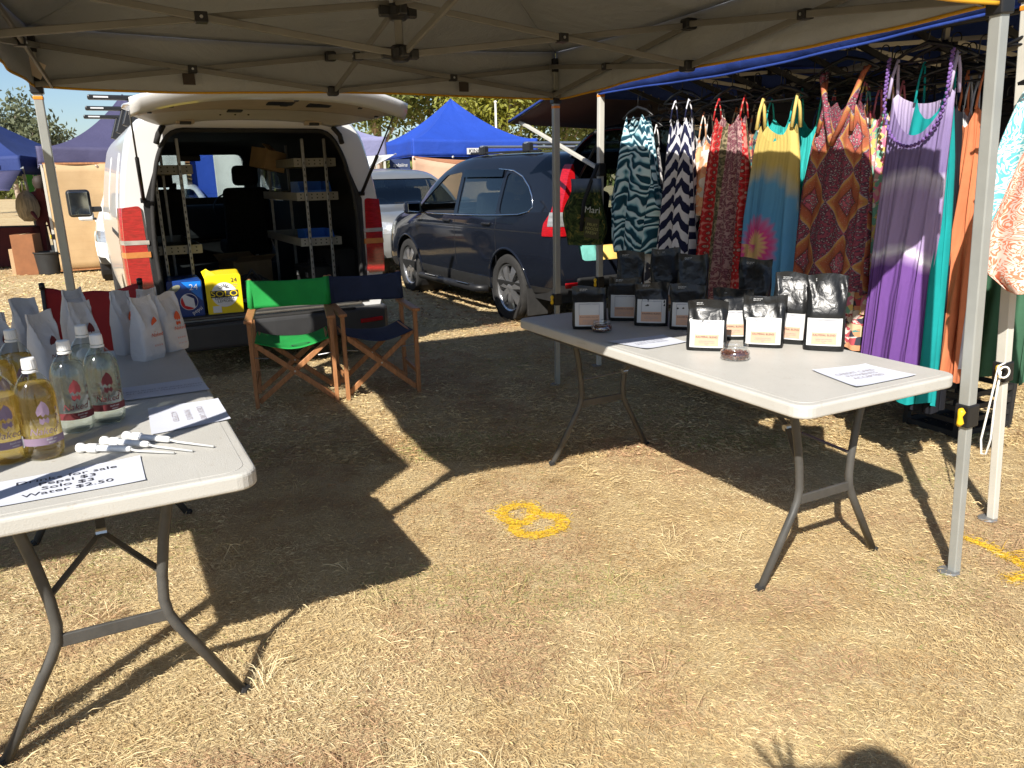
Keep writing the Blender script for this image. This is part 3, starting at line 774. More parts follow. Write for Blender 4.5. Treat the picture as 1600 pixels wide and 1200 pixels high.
# bottles: clear plastic shell, the drink inside, ribbed screw cap, printed label
def liquid_mat(name, col, dens):
    m = bpy.data.materials.new(name); t = NT(m)
    rf = t.n('BsdfRefraction', None, Color=col, IOR=1.15, Roughness=0.0)
    tr = t.n('BsdfTransparent', None, Color=col); tl = t.n('BsdfTranslucent', None, Color=tuple(x ** dens for x in col))
    mx = t.n('MixShader', None, Fac=0.45, _1=rf.outputs[0], _2=tr.outputs[0])
    mx = t.n('MixShader', None, Fac=0.10 * dens, _1=mx.outputs[0], _2=tl.outputs[0])
    t.t.links.new(mx.outputs[0], t.out.inputs[0]); MATS[name] = m
liquid_mat('amber_drink', (0.99, 0.86, 0.50), 2.2)
liquid_mat('clear_drink', (0.95, 0.97, 0.94), 1.0)
def bottle(label, px, py, rz, drink, ink, level, stub=False):
    loc = on_z(px, py, TZ); loc.z = TZ
    t = thing('drink_bottle', label, 'bottle', loc, math.radians(rz), 'plastic drink bottles on the left table')
    R = 0.049
    prof = [(0.0, 0.008), (0.020, 0.004), (0.036, 0.001), (0.044, 0.006), (R, 0.022), (R, 0.040), (R - 0.0015, 0.046), (R, 0.052), (R, 0.150), (R - 0.001, 0.168), (0.0455, 0.186), (0.039, 0.202),
            (0.030, 0.217), (0.020, 0.229), (0.0155, 0.236), (0.0145, 0.244), (0.0145, 0.258)]
    MB().lathe(prof, 36).build('bottle_shell', 'bottle_shell', t, smooth=True)
    inner = [(max(0.0, r - 0.0018), z + 0.0015) for r, z in prof if z < level]
    inner += [(np.interp(level, [q[1] for q in prof[4:]], [q[0] for q in prof[4:]]) - 0.0018, level), (0.0, level)]
    MB().lathe(inner, 36).build('drink', drink, t, smooth=True, angle=60)
    cp = MB(); n = 36; o = 0
    pr = [(0.0, 0.270), (0.0150, 0.270), (0.0172, 0.267), (0.0175, 0.250), (0.0178, 0.243), (0.0168, 0.2405), (0.0, 0.2405)]
    for r, z in pr:
        for i in range(n):
            a = 2 * PI * i / n; q = r + (0.0006 if (i % 2 and 0.244 < z < 0.266) else 0)
            cp.v.append((q * math.cos(a), q * math.sin(a), z))
    for j in range(len(pr) - 1):
        for i in range(n): cp.f.append((j * n + i, j * n + (i + 1) % n, (j + 1) * n + (i + 1) % n, (j + 1) * n + i))
    cap = cp.build('cap', 'white_plastic', t)
    MB().lathe([(0.0182, 0.232), (0.0190, 0.234), (0.0190, 0.2375), (0.0182, 0.239)], 24).build('tamper_ring', 'white_plastic', cap, smooth=True)
    # printing wraps round the front: emblem, name, coloured band
    def wrap(o, rad):
        me = o.data; co = np.empty(len(me.vertices) * 3, np.float32); me.vertices.foreach_get('co', co); co = co.reshape(-1, 3)
        a = co[:, 0] / rad - PI / 2
        me.vertices.foreach_set('co', np.stack([rad * np.cos(a), rad * np.sin(a), co[:, 2]], 1).ravel()); me.update(); return o
    F = frame((0.0, 0, 0.0), (1, 0, 0), (0, 0, 1))
    rad = R + 0.0008
    em = MB()
    M = Matrix.Translation((0.012, 0, 0.108)) @ F
    wrap(bird_logo(t, M, 0.055, ink, False), rad)
    wrap(text('lettering', 'Naked', 0.026, ink, t, Matrix.Translation((0.006, 0, 0.082)) @ F, shear=0.3), rad)
    wrap(text('lettering', 'x\nx\nx', 0.02, ink, t, Matrix.Translation((0.048, 0, 0.118)) @ F), rad)
    band = MB().grid(lambda a, b: Vector((rad * math.cos(-PI / 2 + (a - 0.45) * 2.6), rad * math.sin(-PI / 2 + (a - 0.45) * 2.6), 0.045 + 0.020 * b)), 24, 2).build('label_band', ink, t, smooth=True, fixn=False)
    wrap(text('lettering', 'bush tea\nwater', 0.008, 'label_white', band, Matrix.Translation((0.022, 0, 0.055)) @ F, shear=0.3), rad + 0.0008)
    MB().grid(lambda a, b: Vector((rad * math.cos(-PI / 2 - 1.22 + a * 0.2), rad * math.sin(-PI / 2 - 1.22 + a * 0.2), 0.040 + 0.032 * b)), 4, 2).build('barcode_patch', 'label_white', t, smooth=True, fixn=False)
    return t
P_ = MATS['logo_plum']
for a in [
 ('bottle of amber drink with plum print, rightmost of the amber ones', 72, 713, 32, 'amber_drink', P_, 0.205),
 ('bottle of amber drink cut by the left picture edge, front row', 16, 720, 32, 'amber_drink', P_, 0.180),
 ('bottle of pale amber drink in the back row at far left', 12, 668, 34, 'amber_drink', P_, 0.200),
 ('bottle of pale drink behind the amber ones, capped in white', 40, 645, 34, 'amber_drink', P_, 0.190),
 ('clear bottle with maroon print, left one of the front clear pair', 122, 672, 28, 'clear_drink', M_, 0.205),
 ('clear bottle with maroon print, right one of the front clear pair', 171, 658, 28, 'clear_drink', M_, 0.205),
 ('clear bottle standing behind the front clear pair', 147, 636, 28, 'clear_drink', M_, 0.205)]:
    bottle(*a)

# hand pumps lying on the table
def pump(label, a, b):
    A = on_z(*a, TZ + 0.012); B = on_z(*b, TZ + 0.006); d = (B - A); Lm = d.length
    t = thing('dispenser_pump', label, 'pump', (A.x, A.y, TZ), math.atan2(d.y, d.x), 'white pumps lying on the left table')
    z = 0.0145
    MB().lathe([(0, 0), (0.012, 0.0), (0.0135, 0.003), (0.0135, 0.014), (0.0100, 0.018), (0.0095, 0.026), (0.0125, 0.030), (0.0130, 0.052), (0.011, 0.056), (0, 0.056)], 20, (0, 0, z), 'x').build('collar', 'white_plastic', t, smooth=True, angle=40)
    MB().lathe([(0, 0.055), (0.0085, 0.055), (0.0085, 0.10), (0, 0.10)], 16, (0, 0, z), 'x').build('chamber', mat('pump_grey', (0.62, 0.64, 0.68), 0.35), t, smooth=True, angle=40)
    MB().lathe([(0, 0.099), (0.0090, 0.099), (0.0088, 0.145), (0.006, 0.152), (0, 0.152)], 16, (0, 0, z), 'x').build('sleeve', 'white_plastic', t, smooth=True, angle=40)
    MB().tube([(0.15, 0, z - 0.001), (Lm * 0.6, 0, z - 0.005), (Lm, 0, 0.005)], 0.0032, 8).build('dip_tube', mat('dip_tube', (0.72, 0.72, 0.70), 0.25, transl=0.3), t, smooth=True)
    return t
pump('white hand pump lying nearest the drinks price sheet', (122, 701), (272, 707))
pump('white hand pump lying in the middle of the three', (160, 690), (301, 704))
pump('white hand pump lying farthest from the drinks price sheet', (195, 682), (334, 697))

# printed sheets
def sheet(label, quad, lines, tdir=0, size=0.03, ink='ink', lift=0.0, line=1.15, spacing=1.0, sx=1.0, curl=0.003):
    """quad: pixel corners top-left, top-right, bottom-right, bottom-left on the table level"""
    q = [on_z(x, y, TZ) for x, y in quad]; c = sum(q, Vector()) / 4
    t = thing('paper_sheet', label, 'paper', (c.x, c.y, TZ))
    Q = [p - c for p in q]
    def f(a, b):
        p = (Q[0] * (1 - a) + Q[1] * a) * (1 - b) + (Q[3] * (1 - a) + Q[2] * a) * b
        return Vector((p.x, p.y, 0.0018 + lift + curl * (abs(2 * a - 1) ** 6 + abs(2 * b - 1) ** 6) * 0.5))
    MB().grid(f, 13, 9).build('page', 'paper', t, smooth=True, fixn=False)
    xa = (Q[1] + Q[2] - Q[0] - Q[3]).normalized(); ya = (Q[0] + Q[1] - Q[2] - Q[3]).normalized()
    if tdir == 1: xa, ya = -ya, xa
    if tdir == 2: xa, ya = ya, -xa
    o = Vector((0, 0, 0.0032 + lift))
    text('lettering', lines, size, ink, t, frame(o, xa, ya), line=line, spacing=spacing, sx=sx)
    return t
sheet('price sheet reading Drinks for sale at the front of the left table', [(-12, 758), (219, 714), (228, 752), (-30, 799)], 'Drinks for sale\nPepsi $3\nSolo $3\nWater $2.50', 0, 0.031, line=1.05, sx=1.2)
sheet('sunlit sheet with sideways card payment notice on the left table', [(231, 640), (341, 624), (361, 656), (237, 681)], 'CREDIT CARD\nPAYMENTS\nACCEPTED', 1, 0.024, mat('ink_soft', (0.42, 0.38, 0.40), 0.8, var=0), line=1.6)
sheet('half shaded sheet of small print at the far end of the left table', [(190, 608), (312, 591), (328, 610), (193, 628)], 'FRESH BUSH TEA AND COFFEE\nALL BLENDS MADE LOCALLY', 0, 0.019, 'ink_grey', line=1.6)
sheet('white notice about card payments at the near corner of the right table', [(1268, 580), (1352, 571), (1432, 588), (1338, 607)], 'CREDIT CARD\nPAYMENTS\nACCEPTED', 0, 0.028, mat('ink_soft', (0.42, 0.38, 0.40), 0.8, var=0), line=1.1, curl=0.006)
sheet('thin white sheet lying before the shaded pouches on the right table', [(948, 535), (1036, 525), (1073, 536), (1010, 547)], 'TASTING NOTES\nSMELL THE BEANS', 0, 0.02, 'ink_grey', curl=0.006)
text('lettering', 'C U T A', 0.022, mat('faint_ink', (0.55, 0.54, 0.50), 0.6, var=0), TR, TR.matrix_basis.inverted() @ frame(on_z(1238, 591, 0) * 0 + on_z(1238, 590, TZ + 0.0012), (0.95, 0.1, 0), (-0.1, 0.95, 0)))

# glass jars of roasted granules
def jar(label, px, py, rad, hh, seed):
    loc = on_z(px, py, TZ); loc.z = TZ
    t = thing('glass_jar', label, 'jar', loc, 0, 'glass jars of granules on the right table')
    o = [(0, 0.002), (rad * 0.80, 0.001), (rad * 0.97, 0.008), (rad, hh * 0.3), (rad * 0.96, hh * 0.55), (rad * 0.84, hh * 0.66), (rad * 0.80, hh * 0.70), (rad * 0.80, hh * 0.78), (rad * 0.84, hh * 0.82), (rad * 0.84, hh), (rad * 0.80, hh)]
    MB().lathe(o, 32).build('jar_wall', 'jar_glass', t, smooth=True)
    r = random.Random(seed); b = MB()
    for _ in range(700):
        a = r.uniform(0, 6.28); q = rad * 0.88 * math.sqrt(r.random()); z = 0.008 + (hh * 0.48 - 0.008) * r.random()
        b.box((q * math.cos(a), q * math.sin(a), z), (r.uniform(.004, .008), r.uniform(.003, .006), r.uniform(.003, .005)), (r.uniform(0, 3), r.uniform(0, 3), r.uniform(0, 3)))
    g_ = b.build('granules', mat('granules', (0.13, 0.045, 0.025), 0.7, var=0.6, vs=90), t, fixn=False); g_['kind'] = 'stuff'
    return t
jar('sunlit glass jar of brown granules at the front of the right table', 1148, 561, 0.056, 0.058, 1)
jar('shaded glass jar of brown granules beside the far left pouch', 940, 518, 0.048, 0.05, 2)
# ================================================================ CHAIRS
def director_chair(label, fl, fr, depth, canvas):
    """fl, fr: ground places of the two front feet"""
    c = (fl + fr) / 2; d = (fr - fl); W = d.length; yaw = math.atan2(d.y, d.x)
    t = thing('director_chair', label, 'chair', c, yaw, 'wooden director chairs behind the tables')
    h = W / 2; D = depth; S = 0.42; A = 0.57
    for sx in (-1, 1):
        x = sx * h
        MB().bar((x, 0, 0.0), (x, 0, A), 0.034, 0.026, (1, 0, 0)).build('front_leg', 'wood', t, bevel=0.003)
        MB().bar((x, D, 0.0), (x, D + 0.015, A), 0.034, 0.026, (1, 0, 0)).build('rear_leg', 'wood', t, bevel=0.003)
        MB().bar((x, D + 0.012, A - 0.02), (x, D + 0.075, 0.79), 0.028, 0.028, (1, 0, 0)).build('back_post', 'wood', t, bevel=0.008)
        MB().bar((x, -0.045, A + 0.011), (x, D + 0.07, A + 0.011), 0.055, 0.022).build('armrest', 'wood', t, bevel=0.006)
        MB().bar((x, 0, 0.10 + 0.05), (x, D, 0.15), 0.02, 0.03).build('side_rail', 'wood', t, bevel=0.003)
        MB().bar((sx * (h - 0.03), -0.005, S + 0.004), (sx * (h - 0.03), D + 0.005, S + 0.004), 0.026, 0.026).build('seat_rail', 'wood', t, bevel=0.006)
        MB().tube([(x, 0.012, 0.34), (sx * h * 0.62, 0.03, 0.325)], 0.004, 6).build('link_rod', 'galvanised', t)
    for k, y in ((0, 0.028), (1, D - 0.028)):
        for sx, off in ((1, -0.010), (-1, 0.010)):
            MB().bar((-sx * (h - 0.03), y + off, S - 0.005), (sx * (h - 0.012), y + off, 0.035), 0.018, 0.034).build('cross_leg', 'wood', t, bevel=0.003)
        MB().tube([(0, y - 0.022, 0.232), (0, y + 0.022, 0.232)], 0.007, 8).build('pivot_bolt', 'bolt', t)
    def seat(a, b):
        x = (a - 0.5) * 2 * (h - 0.022); k = 1 - (2 * a - 1) ** 2
        return Vector((x, -0.01 + (D + 0.02) * b, S + 0.020 - 0.050 * k + 0.004 * math.sin(9 * a + 4 * b)))
    MB().grid(seat, 22, 12).build('seat', canvas, t, smooth=True, fixn=False, solid=0.005)
    def back(a, b):
        x = (a - 0.5) * 2 * (h + 0.012); k = 1 - (2 * a - 1) ** 2; z = 0.595 + 0.185 * b - 0.014 * k * b
        lean = D + 0.012 + (z - A) * 0.28
        return Vector((x, lean - 0.017 + 0.045 * k + 0.003 * math.sin(14 * a + 5 * b), z))
    bk = MB().grid(back, 26, 10).build('backrest', canvas, t, smooth=True, fixn=False, solid=0.006)
    for sx in (-1, 1):
        MB().tube([(sx * (h + 0.003), D + 0.021, 0.60), (sx * (h + 0.003), D + 0.073, 0.78)], 0.0215, 12).build('sleeve', canvas, bk, smooth=True)
    return t
gch = director_chair('wooden director chair with bright green canvas behind the van opening', Vector((-1.655, 4.84, 0)), Vector((-1.165, 4.97, 0)), 0.40, MATS['green_canvas'])
oval = MB().lathe([(0.0, 0.0), (0.05, 0.0)], 24).mesh('tmp')
M = frame((0.05, 0.05, 0.402), (1, 0, 0.12), (0, 1, 0))
ob = MB()
n = 28
for r0, r1 in ((0.8, 1.0),):
    for i in range(n):
        a = 2 * PI * i / n
        for r in (r0, r1): ob.v.append(tuple(M @ Vector((0.062 * r * math.cos(a), 0.03 * r * math.sin(a), 0))))
    for i in range(n): ob.f.append((2 * i, 2 * i + 1, (2 * i + 3) % (2 * n), (2 * i + 2) % (2 * n)))
ob.build('emblem', 'ink', gch, fixn=False)
text('lettering', 'outdoor', 0.026, 'ink', gch, M)
director_chair('wooden director chair with dark navy canvas beside the green one', Vector((-1.10, 5.01, 0)), Vector((-0.645, 5.18, 0)), 0.40, MATS['navy_canvas'])

def camp_chair(label, loc, yaw):
    t = thing('camp_chair', label, 'chair', loc, yaw)
    W, D = 0.26, 0.44
    fr = 'leg_metal'
    for sx in (-1, 1):
        x = sx * W
        MB().tube([(x, 0, 0.01), (x, 0.02, 0.60)], 0.011, 8).build('front_leg', fr, t, smooth=True)
        MB().tube([(x, D, 0.01), (x, D, 0.40), (x, D + 0.06, 0.87)], 0.011, 8).build('rear_leg', fr, t, smooth=True)
        MB().tube([(x, 0, 0.60), (x, D + 0.02, 0.60)], 0.014, 8).build('armrest', 'black_plastic', t, smooth=True)
        MB().tube([(x, 0, 0.03), (x, D, 0.40)], 0.008, 8).build('side_brace', fr, t, smooth=True)
        MB().lathe([(0, .9), (.016, .895), (.017, .86), (0, .86)], 10, (x, D + 0.06, -0.0)).build('post_cap', 'black_plastic', t, smooth=True)
    for y in (0.0, D):
        MB().tube([(-W, y, 0.03), (W, y, 0.40)], 0.008, 8).build('cross_leg', fr, t, smooth=True)
        MB().tube([(W, y + .016, 0.03), (-W, y + .016, 0.40)], 0.008, 8).build('cross_leg', fr, t, smooth=True)
    MB().grid(lambda a, b: Vector(((a - .5) * 2 * W, D * b, 0.42 - 0.05 * (1 - (2 * a - 1) ** 2))), 14, 8).build('seat', 'red_canvas', t, smooth=True, fixn=False, solid=0.006)
    MB().grid(lambda a, b: Vector(((a - .5) * 2 * (W + 0.012), D + 0.012 + 0.055 * b + 0.05 * (1 - (2 * a - 1) ** 2), 0.44 + 0.43 * b - 0.045 * b * (1 - (2 * a - 1) ** 2) + 0.006 * math.sin(16 * a))), 20, 12).build('backrest', 'red_canvas', t, smooth=True, fixn=False, solid=0.006)
    return t
camp_chair('dark red canvas camp chair behind the white bags on the left table', Vector((-2.32, 4.05, 0)), math.radians(14))

# ================================================================ VEHICLES
def catmull(P, n):
    P = np.asarray(P, float); m = len(P)
    t = np.linspace(0, m - 1, n); i = np.clip(np.floor(t).astype(int), 0, m - 2); f = (t - i)[:, None]
    sh = P.shape[1:]; P2 = P.reshape(m, -1)
    p0 = P2[np.maximum(i - 1, 0)]; p1 = P2[i]; p2 = P2[i + 1]; p3 = P2[np.minimum(i + 2, m - 1)]
    # limited tangents keep flat panels flat
    d1 = (p2 - p0) / 2; d2 = (p3 - p1) / 2; s_ = p2 - p1
    d1 = np.where(d1 * s_ <= 0, 0, np.sign(s_) * np.minimum(np.abs(d1), 2.2 * np.abs(s_)))
    d2 = np.where(d2 * s_ <= 0, 0, np.sign(s_) * np.minimum(np.abs(d2), 2.2 * np.abs(s_)))
    h00 = 2 * f**3 - 3 * f**2 + 1; h10 = f**3 - 2 * f**2 + f; h01 = -2 * f**3 + 3 * f**2; h11 = f**3 - f**2
    return (h00 * p1 + h10 * d1 + h01 * p2 + h11 * d2).reshape((n,) + sh)
class Shell:
    """car body lofted from half sections: stations = [(y, [(x, z)...])]; local x right, y towards the bonnet"""
    def __init__(s, stations, ny=64, nt=26, bow=(0.0, 0.0)):
        A = np.array([[(x, y, z) for x, z in pr] for y, pr in stations])       # m,k,3
        A = catmull(A, ny)
        B = catmull(A.transpose(1, 0, 2), nt)                                     # nt,ny,3
        s.S = B.transpose(1, 0, 2); s.bow = bow
    def builder(s, grow=0.0, cap_rear=True, cap_front=True):
        S = s.S.copy(); ny, nt = S.shape[:2]; b = MB()
        S[..., 0] += grow * np.clip(S[..., 0] / 0.3, 0, 1); S[..., 2] += grow * np.clip((0.25 - np.abs(S[..., 0]) / 4) * 0 + 0, 0, 1)
        if grow:
            S[0, :, 1] -= grow; S[-1, :, 1] += grow
            top = S[..., 2].max(axis=1, keepdims=True); S[..., 2] += grow * np.clip((S[..., 2] - (top - 0.15)) / 0.15, 0, 1)
        rows = []
        for i in range(ny):
            row = [(-S[i, j, 0], S[i, j, 1], S[i, j, 2]) for j in range(nt)] + [(S[i, j, 0], S[i, j, 1], S[i, j, 2]) for j in range(nt - 2, -1, -1)]
            rows.append(row)
        w = len(rows[0]); b.v = [p for r in rows for p in r]
        for i in range(ny - 1):
            for j in range(w - 1): b.f.append((i * w + j, i * w + j + 1, (i + 1) * w + j + 1, (i + 1) * w + j))
        def cap(i, sign, amount):
            nx = 15; o = len(b.v)
            for j in range(nt):
                for k in range(nx):
                    u = -1 + 2 * k / (nx - 1); b.v.append((u * S[i, j, 0], S[i, j, 1] + sign * (amount * (1 - u * u)), S[i, j, 2]))
            for j in range(nt - 1):
                for k in range(nx - 1): b.f.append((o + j * nx + k, o + j * nx + k + 1, o + (j + 1) * nx + k + 1, o + (j + 1) * nx + k))
        if cap_rear: cap(0, -1, s.bow[0])
        if cap_front: cap(ny - 1, 1, s.bow[1])
        return b
    def x_at(s, y, z):
        d = (s.S[..., 1] - y) ** 2 + (s.S[..., 2] - z) ** 2
        i = np.unravel_index(np.argmin(d), d.shape); return float(s.S[i][0])
def weld(o, dist=2e-3):
    b = bmesh.new(); b.from_mesh(o.data); bmesh.ops.remove_doubles(b, verts=b.verts, dist=dist)
    bmesh.ops.recalc_face_normals(b, faces=b.faces); b.to_mesh(o.data); b.free(); return o
def shade(o, angle=35):
    o.data.polygons.foreach_set('use_smooth', [True] * len(o.data.polygons)); o.data.set_sharp_from_angle(angle=math.radians(angle)); return o
def solidify(o, th, m2):
    o.data.materials.append(m2)
    md = o.modifiers.new('s', 'SOLIDIFY'); md.thickness = th; md.offset = -1; md.material_offset = 1; md.material_offset_rim = 1
    bpy.context.view_layer.update()
    me = bpy.data.meshes.new_from_object(o.evaluated_get(bpy.context.evaluated_depsgraph_get())); o.modifiers.clear(); o.data = me; return o
def prism_x(poly, x0=-2, x1=2):
    return MB().prism(poly, x0, x1, lambda y, z, x: Vector((x, y, z))).build('cutter', 'ink')
def prism_y(poly, y0, y1):
    return MB().prism(poly, y0, y1, lambda x, z, y: Vector((x, y, z))).build('cutter', 'ink')
def prism_z(poly, z0, z1):
    return MB().prism(poly, z0, z1, lambda x, y, z: Vector((x, y, z))).build('cutter', 'ink')
def circle(cy, cz, r, n=40): return [(cy + r * math.cos(2 * PI * i / n), cz + r * math.sin(2 * PI * i / n)) for i in range(n)]
def patch(shell, cutter, name, m, parent, grow=0.004, smooth=True, thick=0.006):
    """a piece of the body surface (pane, lamp, panel) lifted slightly off the body"""
    o = shell.builder(grow).build(name, m, None); weld(o)
    md = o.modifiers.new('s', 'SOLIDIFY'); md.thickness = thick; md.offset = -1
    boolean(o, cutter, 'INTERSECT'); shade(o, 30); o.parent = parent
    return o
def wheel(parent, x, y, r, w, sx, rim_m, spokes=7, name='wheel'):
    c = Vector((x, y, r))
    e = bpy.data.objects.new(name, None); COL.objects.link(e); e.parent = parent; e.location = c; e.empty_display_size = 0.1
    q = r * 0.72; hw = w / 2
    MB().lathe([(q, -hw * .8), (q + .01, -hw * .92), (r * .88, -hw), (r * .965, -hw * .92), (r, -hw * .7), (r, -hw * .34), (r - .008, -hw * .33), (r - .008, -hw * .27), (r, -hw * .26), (r, hw * .26), (r - .008, hw * .27), (r - .008, hw * .33), (r, hw * .34), (r, hw * .7), (r * .965, hw * .92), (r * .88, hw), (q + .01, hw * .92), (q, hw * .8)], 44, axis='x').build('tyre', 'black_rubber', e, smooth=True, angle=40)
    rm = MB(); k = sx
    rm.lathe([(q - .004, -hw * .8), (q - .018, -hw * .7), (q - .03, 0), (q - .018, hw * .7), (q + .002, hw * .84), (q + .002, hw * .78)], 40, axis='x')
    for i in range(spokes):
        a = 2 * PI * i / spokes + 0.2
        for da, w0, w1 in ((0, .030, .040),):
            d = Vector((0, math.cos(a), math.sin(a))); s_ = Vector((0, -math.sin(a), math.cos(a)))
            x0, x1 = k * hw * .55, k * hw * .72; pts = []
            for rr_, ww, xx in ((.045, .026, x1), (q * .5, .034, x1 + k * .006), (q - .012, .050, x0 + k * .012)):
                pts += [d * rr_ + s_ * ww + Vector((xx, 0, 0)), d * rr_ - s_ * ww + Vector((xx, 0, 0)), d * rr_ + s_ * ww * .8 + Vector((xx - k * .03, 0, 0)), d * rr_ - s_ * ww * .8 + Vector((xx - k * .03, 0, 0))]
            rm.add(pts, [(0, 1, 5, 4), (4, 5, 9, 8), (0, 4, 6, 2), (4, 8, 10, 6), (1, 3, 7, 5), (5, 7, 11, 9)])
    rm.lathe([(0, k * hw * .80), (.03, k * hw * .79), (.055, k * hw * .7), (.058, k * hw * .45)], 20, axis='x')
    rm.build('rim', rim_m, e, smooth=True, angle=35)
    MB().lathe([(0, -hw * .15), (q * .72, -hw * .15), (q * .72, hw * .1), (0, hw * .1)], 24, axis='x').build('brake_disc', 'leg_metal', e)
    return e
def seat(parent, x, y, z, s=1.0, m='seat_fabric', face=1):
    """car seat: cushion, back, headrest (face = +1 looks towards the bonnet)"""
    e = bpy.data.objects.new('seat', None); COL.objects.link(e); e.parent = parent; e.location = (x, y, z); e.empty_display_size = .1
    MB().box((0, 0, 0.10), (0.50 * s, 0.50, 0.16)).build('cushion', m, e, bevel=0.05, seg=3)
    b = MB().box((0, -0.27 * face, 0.44), (0.48 * s, 0.15, 0.62), (-0.2 * face * -1, 0, 0)).build('seat_back', m, e, bevel=0.06, seg=3)
    MB().box((0, -0.36 * face, 0.87), (0.27 * s, 0.11, 0.21), (0.15 * face, 0, 0)).build('headrest', m, e, bevel=0.05, seg=3)
    return e
# ---------------------------------------------------------------- delivery van, tailgate up
def stations(rows):
    """rows: (y, [(x, z[, dy])...])"""
    return rows
class Shell2(Shell):
    def __init__(s, rows, ny=64, nt=30, bow=(0.0, 0.0)):
        A = np.array([[(q[0], y + (q[2] if len(q) > 2 else 0.0), q[1]) for q in pr] for y, pr in rows], float)
        A = catmull(A, ny); B = catmull(A.transpose(1, 0, 2), nt)
        s.S = B.transpose(1, 0, 2); s.bow = bow
def mirror_x(poly): return [(-x, z) for x, z in poly][::-1]
def rounded(poly, r, n=5):
    out = []; m = len(poly)
    for i in range(m):
        p0, p1, p2 = Vector(poly[i - 1]), Vector(poly[i]), Vector(poly[(i + 1) % m])
        a = (p0 - p1); b = (p2 - p1); k = min(r, a.length * .45, b.length * .45)
        A, B = p1 + a.normalized() * k, p1 + b.normalized() * k
        for j in range(n):
            t = j / (n - 1); out.append(tuple(A * (1 - t) ** 2 + p1 * 2 * t * (1 - t) + B * t * t))
    return out
def build_van():
    t = thing('delivery_van', 'white delivery van backed up to the stall with its tailgate raised', 'van', (-1.866, 5.988, 0), math.radians(28.5))
    W = MATS['white_paint']
    full = [(.90, .33), (.94, .5), (.96, .8), (.96, 1.05), (.94, 1.3), (.885, 1.6), (.81, 1.81), (.63, 1.905), (0, 1.945)]
    rows = [(0.0, [(.87, .36), (.91, .5), (.935, .8), (.935, 1.05), (.915, 1.3), (.855, 1.6), (.775, 1.80), (.60, 1.885), (0, 1.92)]), (.09, full), (.6, full), (1.6, full), (2.6, full), (3.3, full),
            (3.85, [(.90, .33), (.94, .5), (.96, .8), (.955, 1.05), (.93, 1.27), (.87, 1.56), (.79, 1.77), (.61, 1.86), (0, 1.90)]),
            (4.30, [(.90, .33), (.94, .5), (.955, .8), (.95, 1.0), (.92, 1.16), (.87, 1.33), (.80, 1.46), (.62, 1.53), (0, 1.57)]),
            (4.72, [(.88, .33), (.92, .5), (.94, .74), (.92, .9), (.89, 1.02), (.84, 1.09), (.77, 1.13), (.6, 1.17), (0, 1.20)]),
            (5.0, [(.80, .34), (.84, .48), (.85, .65), (.83, .78), (.79, .88), (.73, .94), (.66, .98), (.5, 1.01), (0, 1.04)]),
            (5.13, [(.62, .38), (.66, .48), (.66, .58), (.64, .66), (.6, .74), (.55, .79), (.48, .83), (.3, .86), (0, .88)])]
    sh = Shell2(rows, 72, 32)
    body = weld(sh.builder().build('body', W, None)); solidify(body, 0.035, MATS['dark_lining'])
    opening = rounded([(-.74, .46), (.74, .46), (.755, 1.0), (.735, 1.3), (.66, 1.62), (.56, 1.79), (-.56, 1.79), (-.66, 1.62), (-.735, 1.3), (-.755, 1.0)], .12)
    boolean(body, prism_y(opening, -.4, .25))
    for y in (1.0, 4.2): boolean(body, prism_x(circle(y, .34, .385)))
    side_win = rounded([(3.22, 1.20), (4.36, 1.20), (4.22, 1.38), (3.86, 1.70), (3.22, 1.73)], .06)
    boolean(body, prism_x(side_win))
    screen = rounded([(-.74, 1.24), (.74, 1.24), (.64, 1.74), (-.64, 1.74)], .08)
    boolean(body, prism_y(screen, 3.6, 5.5))
    shade(body); body.parent = t
    for a, b in ((-2, 0), (0, 2)):
        patch(sh, prism_x(side_win, a, b), 'side_window', 'car_glass', t, grow=-.012, thick=.004)
    patch(sh, prism_y(screen, 3.6, 5.5), 'windscreen', 'car_glass', t, grow=-.012, thick=.004)
    # pressed side panels and the sliding door track on the left flank
    for poly in ([(.45, 1.18), (1.55, 1.18), (1.55, 1.66), (.5, 1.66)], [(1.75, 1.18), (3.0, 1.18), (3.0, 1.66), (1.75, 1.66)]):
        patch(sh, prism_x(rounded(poly, .08), -2, 0), 'side_panel', W, t, grow=.006, thick=.01)
    patch(sh, prism_x([(.12, 1.04), (1.5, 1.04), (1.5, 1.075), (.12, 1.075)], -2, 0), 'door_track', 'black_trim', t, grow=.003, thick=.008)
    patch(sh, prism_x([(.16, .34), (.56, .34), (.56, .52), (.16, .52)], -2, 0), 'side_sill', 'black_trim', t, grow=.004, thick=.01)
    for s_ in (-1, 1):
        P = lambda q: q if s_ > 0 else mirror_x(q)
        lamp = patch(sh, prism_y(P(rounded([(.80, .69), (1.1, .69), (1.1, 1.255), (.815, 1.285)], .03)), -.3, .13), 'tail_light', 'red_lens', t, grow=.014, thick=.03)
        patch(sh, prism_y(P([(.79, .925), (1.1, .925), (1.1, .965), (.79, .965)]), -.3, .132), 'indicator_lens', 'amber_lens', lamp, grow=.0165, thick=.02)
        patch(sh, prism_y(P([(.79, 1.015), (1.1, 1.02), (1.1, 1.05), (.79, 1.045)]), -.3, .132), 'reversing_lens', 'clear_lens', lamp, grow=.0165, thick=.02)
        patch(sh, prism_y(P([(.735, .46), (.795, .46), (.795, 1.28), (.70, 1.52), (.67, 1.52), (.735, 1.3)]), -.3, .05), 'pillar_trim', 'black_trim', t, grow=.007, thick=.02)
    seal = [Vector((x * 1.004, -.012, 1.17 + (z - 1.17) * 1.004)) for x, z in opening]
    MB().tube(seal, .017, 6, closed=True).build('door_seal', 'black_rubber', t, smooth=True)
    # interior
    MB().box((0, 2.1, .435), (1.78, 4.1, .04)).build('load_floor', 'dark_lining', t)
